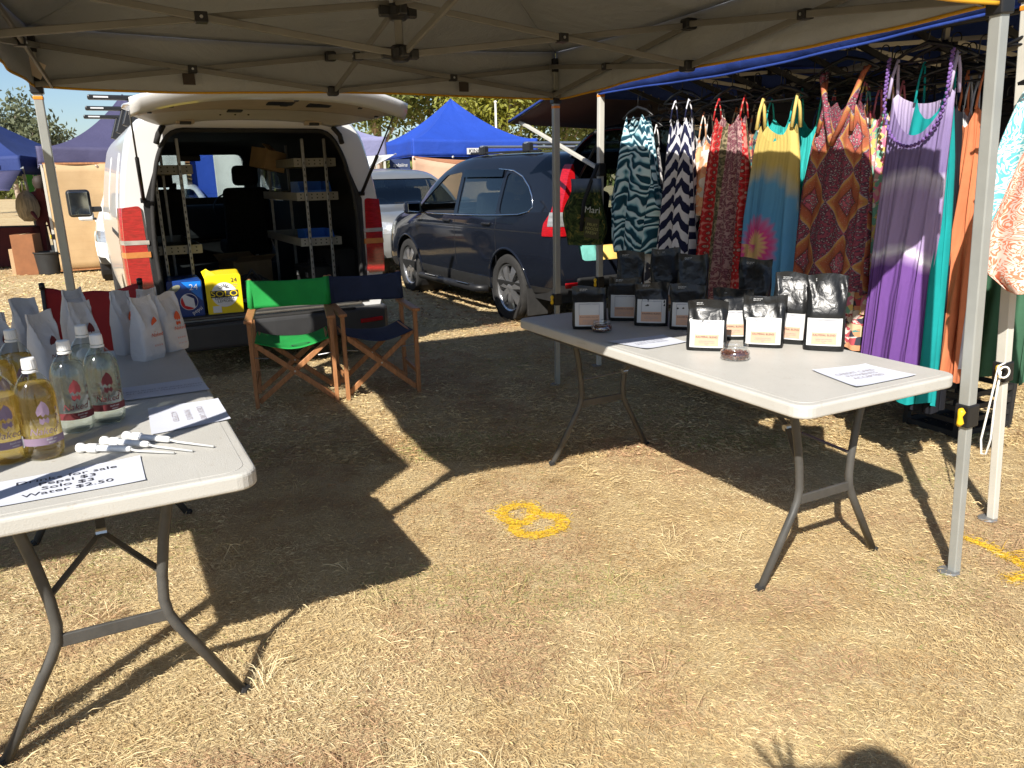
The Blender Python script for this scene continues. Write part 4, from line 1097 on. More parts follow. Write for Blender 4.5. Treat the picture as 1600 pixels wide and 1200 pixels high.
    MB().box((0, .06, .452), (1.46, .18, .02)).build('sill_plate', mat('sill_plate', (.10, .09, .075), .5, bump=.4, bs=120), t, bevel=.006)
    MB().box((0, 4.25, .95), (1.66, .5, .42)).build('dashboard', 'dark_lining', t, bevel=.08, seg=3)
    MB().box((0, 2.5, 1.885), (1.0, 3.6, .02)).build('headliner', 'dark_lining', t)
    for x in (-.43, .43): seat(t, x, 3.15, .62)
    MB().lathe([(.19, -.012), (.2, 0), (.19, .012), (.18, 0), (.19, -.012)], 26, (.43, 3.95, 1.10), 'y').build('steering_wheel', 'black_plastic', t, smooth=True)
    ph = MB().tube([(-.18, 4.1, 1.22), (-.18, 4.02, 1.32)], .012, 8).build('phone_mount', 'black_plastic', t)
    MB().box((-.18, 3.99, 1.36), (.085, .02, .14), (.3, 0, .2)).build('phone', 'black_plastic', ph, bevel=.008)
    MB().box((0.02, 3.8, 1.70), (.24, .03, .07)).build('rear_view_mirror', 'black_plastic', t, bevel=.015)
    for x in (-1, 1): MB().box((x * .80, 1.0, .70), (.26, .85, .30)).build('wheel_box', 'dark_lining', t, bevel=.05)
    # underbody, bumper, wheels
    MB().box((0, 2.5, .31), (1.70, 4.6, .2)).build('underbody', 'black_trim', t)
    out = [(-.945, .12), (-.945, -.03), (-.90, -.075), (-.6, -.115), (0, -.13), (.6, -.115), (.90, -.075), (.945, -.03), (.945, .12)]
    bp = MB().prism(out, .22, .425, lambda x, y, z: Vector((x, y, z))).build('rear_bumper', mat('bumper_grey', (.042, .042, .043), .45, var=.1), t, bevel=.03, seg=3)
    MB().box((0, -.07, .427), (1.3, .08, .012)).build('step_pad', 'black_rubber', bp, bevel=.003)
    for x in (-.78, .78): MB().box((x, -.098, .32), (.2, .02, .035), (0, 0, .18 * (1 if x > 0 else -1))).build('reflector', 'red_lens', bp, bevel=.005)
    for y in (1.0, 4.2):
        for s_ in (-1, 1): wheel(t, s_ * .83, y, .335, .21, s_, 'alloy', 6)
    # door mirrors
    for s_ in (-1, 1):
        mr = MB().box((s_ * 1.17, 4.02, 1.23), (.24, .10, .30)).build('door_mirror', 'black_plastic', t, bevel=.04, seg=3)
        MB().box((s_ * 1.17, 3.966, 1.23), (.19, .006, .25)).build('mirror_glass', mat('mirror_glass', (.35, .42, .48), .05, metal=1.0, var=0), mr, bevel=.02)
        MB().box((s_ * 1.01, 4.03, 1.16), (.12, .05, .06)).build('mirror_arm', 'black_plastic', mr, bevel=.01)
    # roof bars
    for y in (.75, 1.75, 2.75):
        rb = MB().box((0, y, 2.065), (2.04, .07, .035)).build('roof_bar', 'black_plastic', t, bevel=.012)
        for s_ in (-1, 1):
            MB().box((s_ * .74, y, 1.95), (.08, .09, .20), (0, -.35 * s_, 0)).build('bar_foot', 'black_plastic', rb, bevel=.01)
            MB().box((s_ * .93, y - .037, 2.066), (.10, .003, .012)).build('bar_label', 'label_white', rb)
    # raised tailgate: outer skin, shaded inner frame, beige lining, hinges, struts
    def hz(a, b): return 1.855 + .075 * b + .03 * math.sin(PI * b) - (.05 + .05 * b) * abs(2 * a - 1) ** 2.6
    def hw(b): return .62 + .25 * min(1, b * 2.2) ** .7 - .03 * max(0, b - .8) * 5 * .5
    def hy(a, b): return -.02 - 1.0 * b + .16 * b * abs(2 * a - 1) ** 2.5
    def hp(a, b, dz): return Vector(((2 * a - 1) * hw(b), hy(a, b), hz(a, b) + dz))
    gate = MB().grid(lambda a, b: hp(a, b, .055), 30, 22).build('tailgate', W, t, smooth=True, fixn=False, solid=.012)
    MB().grid(lambda a, b: hp(.02 + .96 * a, .0 + .97 * b, .012), 30, 20).build('tailgate_frame', mat('inner_white', (.50, .46, .41), .45, var=.05), gate, smooth=True, fixn=False, solid=.01)
    def lip(a, b):
        p = hp(a, 1.0, .0); return p + Vector((0, -.07 * math.sin(b * PI / 2) - .01, -.012 + .10 * b))
    MB().grid(lip, 30, 6).build('tailgate_lip', W, gate, smooth=True, fixn=False, solid=.01)
    trim = MB().grid(lambda a, b: hp(.05 + .90 * a, .40 + .56 * b + .05 * abs(2 * a - 1) ** 2 * (1 - b), -.006), 30, 14).build('tailgate_lining', 'beige_trim', gate, smooth=True, fixn=False, solid=.008)
    def spot(x, b, w, h, name, m, dz=-.014, par=trim):
        a = .5 + x / (2 * hw(b)); p = hp(a, b, dz)
        MB().box(p, (w, h, .008), (-.12, 0, 0)).build(name, m, par, bevel=min(w, h) * .3, seg=3)
    spot(.05, .74, .17, .11, 'grab_recess', 'black_plastic'); spot(.31, .72, .16, .10, 'grab_recess', 'black_plastic')
    spot(.10, .62, .05, .035, 'trim_clip', 'black_plastic')
    for x, b in ((-.62, .86), (-.72, .56), (.1, .95), (.55, .88), (.76, .62)): spot(x, b, .028, .028, 'trim_clip', 'black_plastic')
    spot(-.16, .28, .10, .07, 'frame_hole', 'black_plastic', .004, gate)
    for x in (-.24, -.14, -.05): spot(x, .17, .014, .014, 'frame_hole', 'black_plastic', .004, gate)
    for x in (-.46, .44):
        MB().box((x, -.05, 1.845), (.12, .08, .03)).build('hinge', 'beige_trim', t, bevel=.006)
        MB().box((x, -.085, 1.835), (.075, .03, .02)).build('hinge_eye', 'black_plastic', t, bevel=.004)
    for s_ in (-1, 1):
        top = hp(.5 + s_ * .485, .78, .0); bot = Vector((s_ * .79, -.03, 1.32))
        mid_ = bot.lerp(top, .52)
        st = MB().tube([bot, mid_], .013, 8).build('gas_strut', 'black_plastic', t, smooth=True)
        MB().tube([mid_, top], .006, 8).build('strut_rod', 'leg_metal', st, smooth=True)
        MB().lathe([(0, -.02), (.018, -.02), (.018, .02), (0, .02)], 10, bot, 'x').build('strut_ball', 'black_plastic', st)
        MB().tube([(s_ * .60, -.02, 1.82), (s_ * .64, -.05, 1.76), (s_ * .66, -.03, 1.70)], .02, 7).build('wiring_boot', 'black_rubber', t, smooth=True)
    return t
VAN = build_van()
VM = VAN.matrix_basis.copy()
VM = Matrix.Translation(VAN.location) @ Matrix.Rotation(VAN.rotation_euler.z, 4, 'Z')
def in_van(x, y, z): return VM @ Vector((x, y, z))
VZ = VAN.rotation_euler.z
# shelving bolted in the van: two slotted uprights and perforated trays each side
def shelving(label, sx, trays):
    t = thing('van_shelving', label, 'shelving', in_van(sx * .56, .42, .455), VZ)
    for x in (-.10, .08):
        up_ = MB().box((x * 1, -.02, .65), (.024, .02, 1.3)).build('upright', 'galvanised', t, bevel=.003)
        MB().box((x * 1, 1.3, .65), (.024, .02, 1.3)).build('upright', 'galvanised', t, bevel=.003)
        for k in range(22): MB().box((x, -.0315, .06 + k * .05), (.007, .004, .02)).build('slot', 'black_plastic', up_)
    for z, y1 in trays:
        zz = z - .455
        tr = MB(); w = .34; x0 = -w / 2
        tr.box((0, y1 / 2, zz), (w, y1, .006)); tr.box((0, 0.002, zz + .032), (w, .006, .064)); tr.box((0, y1, zz + .032), (w, .006, .064))
        tr.box((x0, y1 / 2, zz + .032), (.006, y1, .064)); tr.box((-x0, y1 / 2, zz + .032), (.006, y1, .064))
        to = tr.build('tray', 'shelf_white', t)
        for k in range(7):
            for r_ in (.018, .046): MB().box((x0 + .03 + k * .045, -.0025, zz + r_), (.010, .004, .010)).build('hole', 'black_plastic', to)
    return t
shelving('white perforated shelving inside the van on the right side', 1, [(.90, 1.3), (1.27, 1.3), (1.54, 1.2)])
shelving('white perforated shelving inside the van on the left side', -1, [(.90, 1.3), (1.50, 1.2)])
def tote_bin(label, loc, rz, d):
    t = thing('storage_bin', label, 'bin', loc, rz, 'blue bins on the van shelves'); w, l, h = d
    b = MB()
    for s_ in (-1, 1):
        b.prism([(-l / 2, 0), (l / 2, 0), (l / 2, h), (-l / 2 + .05, h), (-l / 2, h * .5)], s_ * w / 2 - .003, s_ * w / 2 + .003, lambda y, z, x: Vector((x, y, z)))
    b.box((0, 0, .004), (w, l, .007)); b.box((0, l / 2, h / 2), (w, .006, h)); b.box((0, -l / 2, h * .25), (w, .006, h * .5))
    b.build('bin_walls', 'bin_blue', t)
    MB().box((0, -l / 2 - .004, h * .2), (w * .5, .003, h * .25)).build('card_holder', 'shelf_white', t); return t
tote_bin('blue plastic bin on the middle right shelf inside the van', in_van(.56, .62, 1.28), VZ, (.26, .30, .14))
tote_bin('blue plastic bin on the low right shelf inside the van', in_van(.58, .66, .91), VZ, (.24, .28, .11))
# small things lying about in the load space
cb = thing('cardboard_box', 'torn brown cardboard box high on the van shelf', 'box', in_van(.34, 1.15, 1.52), VZ + .5)
MB().box((0, 0, .09), (.22, .2, .17), (.12, .2, 0)).build('carton', mat('cardboard', (.36, .24, .13), .85, var=.12), cb)
MB().box((-.07, -.11, .19), (.10, .09, .004), (.7, .1, .2)).build('flap', 'cardboard', cb)
wb = thing('open_carton', 'small open white carton on the van floor behind the green chair', 'box', in_van(.28, .33, .456), VZ + .15)
cw = MB()
for c_, d_ in (((0, -.07, .05), (.22, .004, .10)), ((0, .07, .05), (.22, .004, .10)), ((-.11, 0, .05), (.004, .14, .10)), ((.11, 0, .05), (.004, .14, .10)), ((0, 0, .003), (.22, .14, .004))): cw.box(c_, d_)
cw.build('carton_walls', 'label_white', wb)
MB().box((-.03, 0, .10), (.09, .05, .05), (.3, .2, .3)).build('packet', mat('packet', (.25, .45, .62), .4, var=.5, vs=30), wb, bevel=.01)
def shoe(label, loc, rz):
    t = thing('shoe', label, 'shoe', loc, rz)
    def f(a, b):
        th = 2 * PI * a; L_ = .135; hh = .10 - .055 * max(0, (.5 - b)) * 1.2 if b < .5 else .10
        y = -L_ + 2 * L_ * b; w = .045 * (math.sin(PI * min(max(b, .03), .97)) ** .4) * (1.05 if b < .5 else .9)
        z = hh * (.5 + .5 * math.sin(th)); hgt = (.055 + .05 * (b ** 1.5)) if b < .9 else .1
        return Vector((w * math.cos(th), y, .03 + (hgt) * (.5 + .5 * math.sin(th))))
    MB().grid(f, 20, 14, wrap=True).build('upper', mat('shoe_dark', (.03, .03, .035), .7), t, smooth=True)
    MB().box((0, 0, .016), (.085, .275, .03)).build('sole', 'label_white', t, bevel=.012, seg=3)
    for k in range(3): MB().tube([(-.022, -.03 + .028 * k, .098 + .006 * k), (.022, -.022 + .028 * k, .098 + .006 * k)], .003, 5).build('lace', 'label_white', t)
shoe('black sneaker with white sole on the van floor', in_van(.40, .12, .463), VZ + 1.1)
cl = thing('crumpled_bag', 'crumpled dark grey cloth bag on the van floor', 'bag', in_van(.02, .75, .456), VZ)
MB().grid(lambda a, b: Vector(((.2 + .03 * math.sin(7 * 2 * PI * a + 5 * b)) * math.cos(2 * PI * a) * math.cos(b * 1.45), (.16 + .03 * math.sin(5 * 2 * PI * a + 2)) * math.sin(2 * PI * a) * math.cos(b * 1.45), .20 * math.sin(b * 1.5) + .015 * math.sin(6 * 2 * PI * a) * b)), 40, 12, wrap=True).build('cloth', mat('bag_grey', (.05, .05, .055), .9, bump=.4, bs=40), cl, smooth=True)
MB().tube([(-.08, -.1, .17), (-.02, -.14, .26), (.06, -.1, .17)], .012, 6).build('handle', 'bag_grey', cl, smooth=True)

tc = thing('tool_case', 'black tool case standing on the van floor under the right shelves', 'case', in_van(.58, .75, .456), VZ + .1)
MB().box((0, 0, .13), (.26, .42, .25)).build('case_shell', 'black_trim', tc, bevel=.02)
MB().tube([(-.07, 0, .25), (-.06, 0, .29), (.06, 0, .29), (.07, 0, .25)], .012, 7).build('handle', 'black_plastic', tc, smooth=True)
for y in (-.12, .12): MB().box((-.133, y, .18), (.012, .05, .04)).build('latch', 'galvanised', tc, bevel=.003)
rm_ = thing('rolled_mat', 'grey rolled mat lying along the van floor', 'mat', in_van(-.08, 1.2, .457), VZ + .15)
MB().lathe([(0, -.4), (.075, -.4), (.08, -.39), (.08, .39), (.075, .4), (0, .4)], 22, (0, 0, .081), 'y').build('roll', mat('mat_grey', (.09, .09, .10), .95, bump=.4, bs=60), rm_, smooth=True, angle=40)
for y in (-.25, .25): MB().lathe([(.083, y - .015), (.083, y + .015)], 22, (0, 0, .081), 'y').build('strap', 'black_plastic', rm_)
lc = thing('cardboard_box', 'low brown cardboard box deep on the van floor', 'box', in_van(.18, 1.9, .456), VZ + .3)
MB().box((0, 0, .12), (.40, .32, .24)).build('carton', 'cardboard', lc, bevel=.004)
for s_ in (-1, 1): MB().box((0, s_ * .21, .25), (.39, .13, .004), (s_ * .5, 0, 0)).build('flap', 'cardboard', lc)
pp = thing('paper_sheet', 'crumpled white sheet lying on the van floor', 'paper', in_van(-.05, .62, .458), VZ - .4)
MB().grid(lambda a, b: Vector(((a - .5) * .26, (b - .5) * .19, .012 + .012 * math.sin(9 * a) * math.sin(7 * b + 1) + .02 * a * b)), 14, 10).build('page', 'paper', pp, fixn=False, solid=.001)
# ---------------------------------------------------------------- drink cartons on the van sill
def carton(name, label, loc, rz, d, m, printer):
    t = thing(name, label, 'carton', loc, rz); w, l, h = d
    b = MB(); o = rounded([(-w / 2, 0), (w / 2, 0), (w / 2, h), (-w / 2, h)], .02, 4)
    b.prism(o, 0, l, lambda x, z, y: Vector((x, y, z))); b.build('box', m, t, bevel=.004)
    printer(t, w, h); return t
def disc(parent, name, m, M, rx, ry, a0=0, a1=2 * PI, n=36, z=0.0):
    vs = [M @ Vector((rx * math.cos(a0 + (a1 - a0) * i / n), ry * math.sin(a0 + (a1 - a0) * i / n), z)) for i in range(n + 1)]
    b = MB(); b.add([sum(vs, Vector()) / len(vs)] + vs, [(0, i + 1, i + 2) for i in range(n)]); return b.build(name, m, parent, fixn=False)
mat('carton_blue', (.008, .045, .22), .35, var=.05); mat('carton_lit_blue', (.01, .20, .72), .35, var=.05); mat('carton_yellow', (.88, .66, .01), .4, var=.03)
mat('mark_red', (.60, .015, .02), .5, var=0); mat('mark_white', (.8, .8, .8), .5, var=0); mat('mark_navy', (.01, .02, .12), .5, var=0)
def print_blue(t, w, h):
    F = lambda x, z, k=.002: frame((x, -k, z), (1, 0, 0), (0, 0, 1))
    b = MB(); vs = [F(0, 0) @ Vector(p) for p in ((-.02, h - .012, 0), (w / 2 - .008, h - .012, 0), (w / 2 - .008, h * .42, 0))]; b.add(vs, [(0, 1, 2)]); b.build('print_or_lit_panel', 'carton_lit_blue', t, fixn=False)  # sunlit upper right corner painted on as a brighter blue triangle
    text('lettering', '24', .062, 'mark_white', t, F(w * .25, h - .055, .004))
    e = disc(t, 'emblem', 'mark_white', F(.02, h * .42, .004), .062, .062)
    M = F(.02, h * .42, .006) @ Matrix.Rotation(.5, 4, 'Z')
    disc(e, 'emblem_red', 'mark_red', M, .058, .058, PI * .62, PI * 1.52); disc(e, 'emblem_blue', 'mark_navy', M, .058, .058, -PI * .42, PI * .46)
    text('lettering', 'pepsi', .04, 'mark_white', t, F(.07, h * .17, .004) @ Matrix.Rotation(.5, 4, 'Z'))
    disc(t, 'print_badge', mat('badge_olive', (.3, .3, .2), .5), F(-w * .3, h * .78, .004) @ Matrix.Rotation(.5, 4, 'Z'), .05, .022)
def print_yellow(t, w, h):
    F = lambda x, z, k=.002: frame((x, -k, z), (1, 0, 0), (0, 0, 1))
    e = disc(t, 'emblem', 'mark_white', F(0, h * .5), .092, .092)
    b = MB().add([F(0, h * .52, .004) @ Vector(p) for p in ((-.098, -.026, 0), (.098, -.026, 0), (.098, .026, 0), (-.098, .026, 0))], [(0, 1, 2, 3)]); b.build('name_band', 'ink', e, fixn=False)
    text('lettering', 'SOLO', .060, 'carton_yellow', e, F(0, h * .52, .006), sx=1.25)
    text('lettering', 'ORIGINAL\nLEMON', .026, 'ink', e, F(0, h * .37, .004), line=.8, sx=1.2)
    for k in range(7):
        a = PI * (k + .5) / 7; M = F(0, h * .655, .004)
        p = M @ Vector((.014 * math.cos(a), .014 * math.sin(a), 0)); q = M @ Vector((.040 * math.cos(a), .034 * math.sin(a), 0)); MB().bar(p, q, .004, .001, (0, 1, 0)).build('sun_ray', 'ink', e)
    text('lettering', '24', .045, 'ink', t, F(w * .30, h - .045, .003)); text('lettering', '375mL\ncans', .015, 'ink_grey', t, F(w * .32, h - .085, .003))
    MB().add([F(-w * .24, h * .14, .003) @ Vector(p) for p in ((-.03, -.025, 0), (.03, -.025, 0), (.03, .025, 0), (-.03, .025, 0))], [(0, 1, 2, 3)]).build('barcode_patch', 'mark_white', t, fixn=False)
carton('drink_carton', 'blue carton of drink cans at the left of the van floor', in_van(-.595, .03, .463), VZ - .05, (.245, .36, .275), MATS['carton_blue'], print_blue)
yc = carton('drink_carton', 'torn yellow carton of lemon drink cans on the van sill', in_van(-.325, .0, .463), VZ - .12, (.255, .36, .30), MATS['carton_yellow'], print_yellow)
MB().add([(-.128, .0, .275), (-.05, 0, .30), (-.11, .02, .347), (-.145, .05, .325), (-.1276, .02, .295), (-.08, .03, .305)], [(0, 1, 2, 3), (0, 3, 4), (1, 5, 2)]).build('torn_flap', 'carton_yellow', yc, solid=.002)
# ---------------------------------------------------------------- cars
CAR_ROWS = [
 (0.00, [(.74, .40, .06), (.82, .52, .0), (.86, .70, .0), (.86, .90, .03), (.84, 1.06, .03), (.77, 1.32, .05), (.69, 1.50, .08), (.55, 1.60, .11), (0, 1.63, .10)]),
 (0.25, [(.82, .36), (.88, .5), (.905, .7), (.905, .9), (.875, 1.08), (.795, 1.34, .03), (.71, 1.535, .05), (.56, 1.625, .06), (0, 1.66, .05)]),
 (0.95, [(.86, .30), (.90, .45), (.915, .68), (.915, .9), (.885, 1.07), (.80, 1.35), (.715, 1.555), (.56, 1.645), (0, 1.68)]),
 (2.0, [(.86, .28), (.895, .42), (.91, .65), (.915, .88), (.89, 1.04), (.805, 1.34), (.72, 1.56), (.56, 1.65), (0, 1.685)]),
 (2.6, [(.86, .28), (.895, .42), (.91, .65), (.915, .88), (.89, 1.03), (.805, 1.30), (.715, 1.50), (.55, 1.575), (0, 1.60)]),
 (3.05, [(.86, .28), (.895, .42), (.91, .65), (.915, .87), (.89, 1.02), (.82, 1.20), (.74, 1.33), (.58, 1.37), (0, 1.40)]),
 (3.5, [(.87, .28), (.90, .42), (.915, .65), (.91, .86), (.87, 1.0), (.80, 1.06), (.72, 1.08), (.56, 1.09), (0, 1.11)]),
 (4.1, [(.86, .30), (.90, .42), (.905, .62), (.88, .80), (.82, .92), (.74, .97), (.66, .99), (.5, 1.0), (0, 1.02)]),
 (4.4, [(.74, .32), (.80, .42), (.80, .55), (.78, .68), (.74, .80), (.66, .87), (.58, .90), (.4, .92), (0, .93)]),
 (4.53, [(.52, .36), (.57, .44), (.58, .54), (.57, .62), (.53, .7), (.47, .76), (.42, .8), (.3, .82), (0, .83)])]
def build_car(name, label, paint, loc, rz, zs=1.0, tail_open=False, rails=True, steps=False, group=None, detail=True):
    t = thing(name, label, 'car', loc, rz, group); paint = MATS[paint]
    rows = [(y, [(q[0], q[1] * (zs if q[1] > .5 else 1.0 + (zs - 1) * .4)) + tuple(q[2:]) for q in pr]) for y, pr in CAR_ROWS]
    sh = Shell2(rows, 84, 34, bow=(.04, .03))
    Z = lambda z: z * zs
    AX, RW = (.93, 3.55), .335
    body = weld(sh.builder().build('body', paint, None)); solidify(body, .022, MATS['dark_lining'])
    for y in AX: boolean(body, prism_x(circle(y, RW, .385)))
    front = rounded([(2.16, Z(1.03)), (3.30, Z(1.02)), (2.98, Z(1.22)), (2.58, Z(1.445)), (2.16, Z(1.475))], .03)
    rear = rounded([(1.18, Z(1.055)), (2.08, Z(1.035)), (2.08, Z(1.475)), (1.7, Z(1.48)), (1.18, Z(1.47))], .03)
    quart = rounded([(.50, Z(1.12)), (.62, Z(1.085)), (1.12, Z(1.06)), (1.12, Z(1.46)), (.85, Z(1.42)), (.60, Z(1.29))], .07)
    screen = rounded([(-.74, Z(1.10)), (.74, Z(1.10)), (.60, Z(1.50)), (-.60, Z(1.50))], .06)
    for w in (front, rear, quart): boolean(body, prism_x(w))
    boolean(body, prism_y(screen, 2.35, 3.6))
    if tail_open: tail = rounded([(-.66, .66), (.66, .66), (.69, .95), (.66, 1.2), (.57, 1.47), (.47, 1.535), (-.47, 1.535), (-.57, 1.47), (-.66, 1.2), (-.69, .95)], .08)
    else: tail = rounded([(-.62, Z(1.08)), (.62, Z(1.08)), (.52, Z(1.44)), (-.52, Z(1.44))], .06)
    boolean(body, prism_y(tail, -.4, .5))
    shade(body); body.parent = t
    for w, n_, gm in ((front, 'front_window', 'car_glass'), (rear, 'rear_window', 'car_glass'), (quart, 'quarter_window', 'dark_glass')):
        for a, b in ((-2, 0), (0, 2)):
            if n_ == 'front_window' and tail_open: continue        # wound down
            patch(sh, prism_x(w, a, b), n_, gm, t, grow=-.008, thick=.004)
    patch(sh, prism_y(screen, 2.35, 3.6), 'windscreen', 'car_glass', t, grow=-.008, thick=.004)
    if not tail_open: patch(sh, prism_y(tail, -.3, .45), 'rear_screen', 'dark_glass', t, grow=-.008, thick=.004)
    sides = (-1, 1)
    for s_ in sides:
        xr = (-2, 0) if s_ < 0 else (0, 2)
        cl = patch(sh, prism_x([(.08, .2), (4.40, .2), (4.40, .40), (.08, .40)], *xr), 'sill_cladding', 'black_trim', t, grow=.006, thick=.012)
        for y in AX: boolean(cl, prism_x(circle(y, RW, .405)))
        for k, y in enumerate(AX):
            pts = []
            for i in range(22):
                a = -.12 + (PI + .24) * i / 21; yy, zz = y + .395 * math.cos(a), RW + .395 * math.sin(a)
                if zz < .27: continue
                pts.append((s_ * (sh.x_at(yy, max(zz, .33)) + .002), yy, zz))
            MB().tube(pts, .014, 6).build('arch_lip', 'black_trim' if not detail else paint, t, smooth=True)
            wheel(t, s_ * .80, y, RW, .225, s_, 'alloy', 7)
            MB().lathe([(.39, -.16), (.39, .16)], 30, (s_ * .72, y, RW), 'x').build('wheel_well', 'dark_lining', t)
        # door shut lines
        for yy in (2.12, 1.15):
            patch(sh, prism_x([(yy - .005, .47), (yy + .005, .47), (yy + .005, Z(1.03)), (yy - .005, Z(1.03))], *xr), 'door_gap', 'black_plastic', t, grow=.0012, thick=.006)
        patch(sh, prism_x([(.22, Z(.905)), (3.3, Z(.885)), (3.3, Z(.895)), (.22, Z(.915))], *xr), 'shut_line', 'black_plastic', t, grow=.0012, thick=.006)
        # chrome round the window line
        tr = [(3.28, 1.012), (2.6, 1.016), (2.1, 1.022), (1.5, 1.033), (1.1, 1.046), (.70, 1.066), (.54, 1.095), (.485, 1.14), (.53, 1.235), (.62, 1.325), (.80, 1.42), (1.0, 1.475), (1.3, 1.495)]
        MB().tube([(s_ * (sh.x_at(y, Z(z)) + .004), y, Z(z)) for y, z in tr], .008, 6).build('chrome_strip', 'chrome', t, smooth=True)
        for yy in (2.30, 1.33):
            x = sh.x_at(yy, Z(.95)); MB().box((s_ * (x + .016), yy, Z(.955)), (.03, .17, .028)).build('door_handle', 'black_plastic' if tail_open else paint, t, bevel=.011)
        mr = MB().box((s_ * 1.03, 3.02, Z(1.08)), (.22, .12, .15)).build('door_mirror', paint, t, bevel=.045, seg=3)
        MB().box((s_ * 1.03, 2.957, Z(1.08)), (.17, .006, .11)).build('mirror_glass', mat('mirror_glass', (.35, .42, .48), .05, metal=1.0, var=0), mr, bevel=.02)
        MB().box((s_ * .93, 3.04, Z(1.03)), (.08, .05, .035)).build('mirror_arm', 'black_plastic', mr, bevel=.01)
        # tall tail lamp wrapping the rear corner
        L1 = [(-.2, Z(.90)), (.25, Z(.885)), (.235, Z(1.0)), (.155, Z(1.10)), (.135, Z(1.30)), (.165, Z(1.52)), (-.2, Z(1.50))]
        lamp = patch(sh, prism_x(rounded(L1, .02), *((-2, -.68) if s_ < 0 else (.68, 2))), 'tail_light', 'red_lens', t, grow=.010, thick=.02)
        lamp.location = (0, 0, 0)
        patch(sh, prism_x([(-.2, Z(.985)), (.17, Z(.975)), (.17, Z(1.10)), (-.2, Z(1.11))], *((-2, -.72) if s_ < 0 else (.72, 2))), 'clear_lens', 'clear_lens', lamp, grow=.0125, thick=.016)
        # head lamp
        hl = patch(sh, prism_y(rounded([(.38, Z(.70)), (.60, Z(.68)), (1.0, Z(.72)), (1.0, Z(.88)), (.72, Z(.875)), (.39, Z(.80))] if s_ > 0 else mirror_x([(.38, Z(.70)), (.60, Z(.68)), (1.0, Z(.72)), (1.0, Z(.88)), (.72, Z(.875)), (.39, Z(.80))]), .03), 4.0, 5.0), 'headlight', 'clear_lens', t, grow=.010, thick=.02)
        seat(t, s_ * .38, 2.42, .50, .95); 
        MB().box((s_ * .70, -.035, .45), (.26, .02, .05), (0, 0, s_ * .12)).build('rear_reflector', 'red_lens', t, bevel=.006)
        if rails:
            rail = MB().bar((s_ * .60, .75, Z(1.655)), (s_ * .60, 2.25, Z(1.675)), .03, .022).build('roof_rail', 'black_plastic', t, bevel=.006)
        if steps:
            st = MB().tube([(s_ * .86, 1.42, .27), (s_ * .97, 1.52, .27), (s_ * .97, 3.0, .27), (s_ * .86, 3.12, .27)], .042, 12).build('side_step', 'black_plastic', t, smooth=True)
            for y in (1.75, 2.62): MB().box((s_ * .985, y, .312), (.075, .30, .012)).build('step_pad', 'chrome', st, bevel=.004)
        if steps:
            MB().box((s_ * .80, .52, .24), (.22, .02, .26)).build('mud_flap', 'black_rubber', t)
        # weather shield over the rear door glass
        if tail_open:
            patch(sh, prism_x([(1.18, 1.42), (2.08, 1.42), (2.08, 1.50), (1.18, 1.49)], *xr), 'weather_shield', 'dark_glass', t, grow=.02, thick=.004)
    for k in (-.38, .38):
        pass
    rb = seat(t, 0, 1.55, .50, 2.3)
    for x in (-.36, .36): MB().box((x, -.36, .87), (.26, .11, .20)).build('headrest', 'seat_fabric', rb, bevel=.05, seg=3)
    MB().box((0, 2.0, .36), (1.66, 3.9, .16)).build('underbody', 'black_trim', t)
    MB().box((0, .66, .56), (1.5, 1.1, .06)).build('boot_floor', 'dark_lining', t)
    MB().box((0, 3.25, Z(.90)), (1.6, .55, .26)).build('dashboard', 'dark_lining', t, bevel=.06)
    MB().lathe([(.175, -.012), (.187, 0), (.175, .012), (.165, 0), (.175, -.012)], 24, (.38, 2.93, Z(1.0)), 'y').build('steering_wheel', 'black_plastic', t, smooth=True)
    MB().box((0.0, 2.70, Z(1.43)), (.23, .03, .07)).build('rear_view_mirror', 'black_plastic', t, bevel=.015)
    for x in (-.36, .36): MB().box((x, 2.62, Z(1.42)), (.36, .02, .13), (.6, 0, 0)).build('sun_visor', 'shelf_white', t, bevel=.008)
    # grille, lower intake, plates
    gr = patch(sh, prism_y(rounded([(-.42, Z(.70)), (.42, Z(.70)), (.44, Z(.80)), (-.44, Z(.80))], .02), 4.2, 5.0), 'grille', 'black_plastic', t, grow=.008, thick=.02)
    MB().box((0, 4.585, Z(.75)), (.80, .012, .016)).build('grille_bar', 'chrome', gr, bevel=.004)
    MB().lathe([(.05, 0), (.058, .008), (.05, .012), (.042, .008), (.05, 0)], 20, (0, 4.585, Z(.75)), 'y').build('grille_badge', 'chrome', gr, smooth=True)
    patch(sh, prism_y([(-.5, .40), (.5, .40), (.54, .54), (-.54, .54)], 4.2, 5.0), 'lower_intake', 'black_trim', t, grow=.006, thick=.02)
    MB().box((0, 4.60, .58), (.37, .01, .11)).build('number_plate', 'label_white', t, bevel=.003)
    MB().tube([(-.60, 3.52, Z(1.105)), (-.1, 3.50, Z(1.125)), (.30, 3.50, Z(1.12))], .008, 6).build('wiper', 'black_plastic', t)
    # rear bumper pad
    MB().box((0, -.04, .47), (1.42, .05, .09)).build('bumper_pad', 'black_trim', t, bevel=.02)
    if rails:
        for y in (1.0, 1.95):
            cbm = MB().box((0, y, Z(1.735)), (1.26, .07, .028)).build('cross_bar', 'alloy', t, bevel=.01)
            for s_ in (-1, 1): MB().box((s_ * .60, y, Z(1.695)), (.06, .13, .09), (0, 0, 0)).build('bar_foot', 'black_plastic', cbm, bevel=.012)
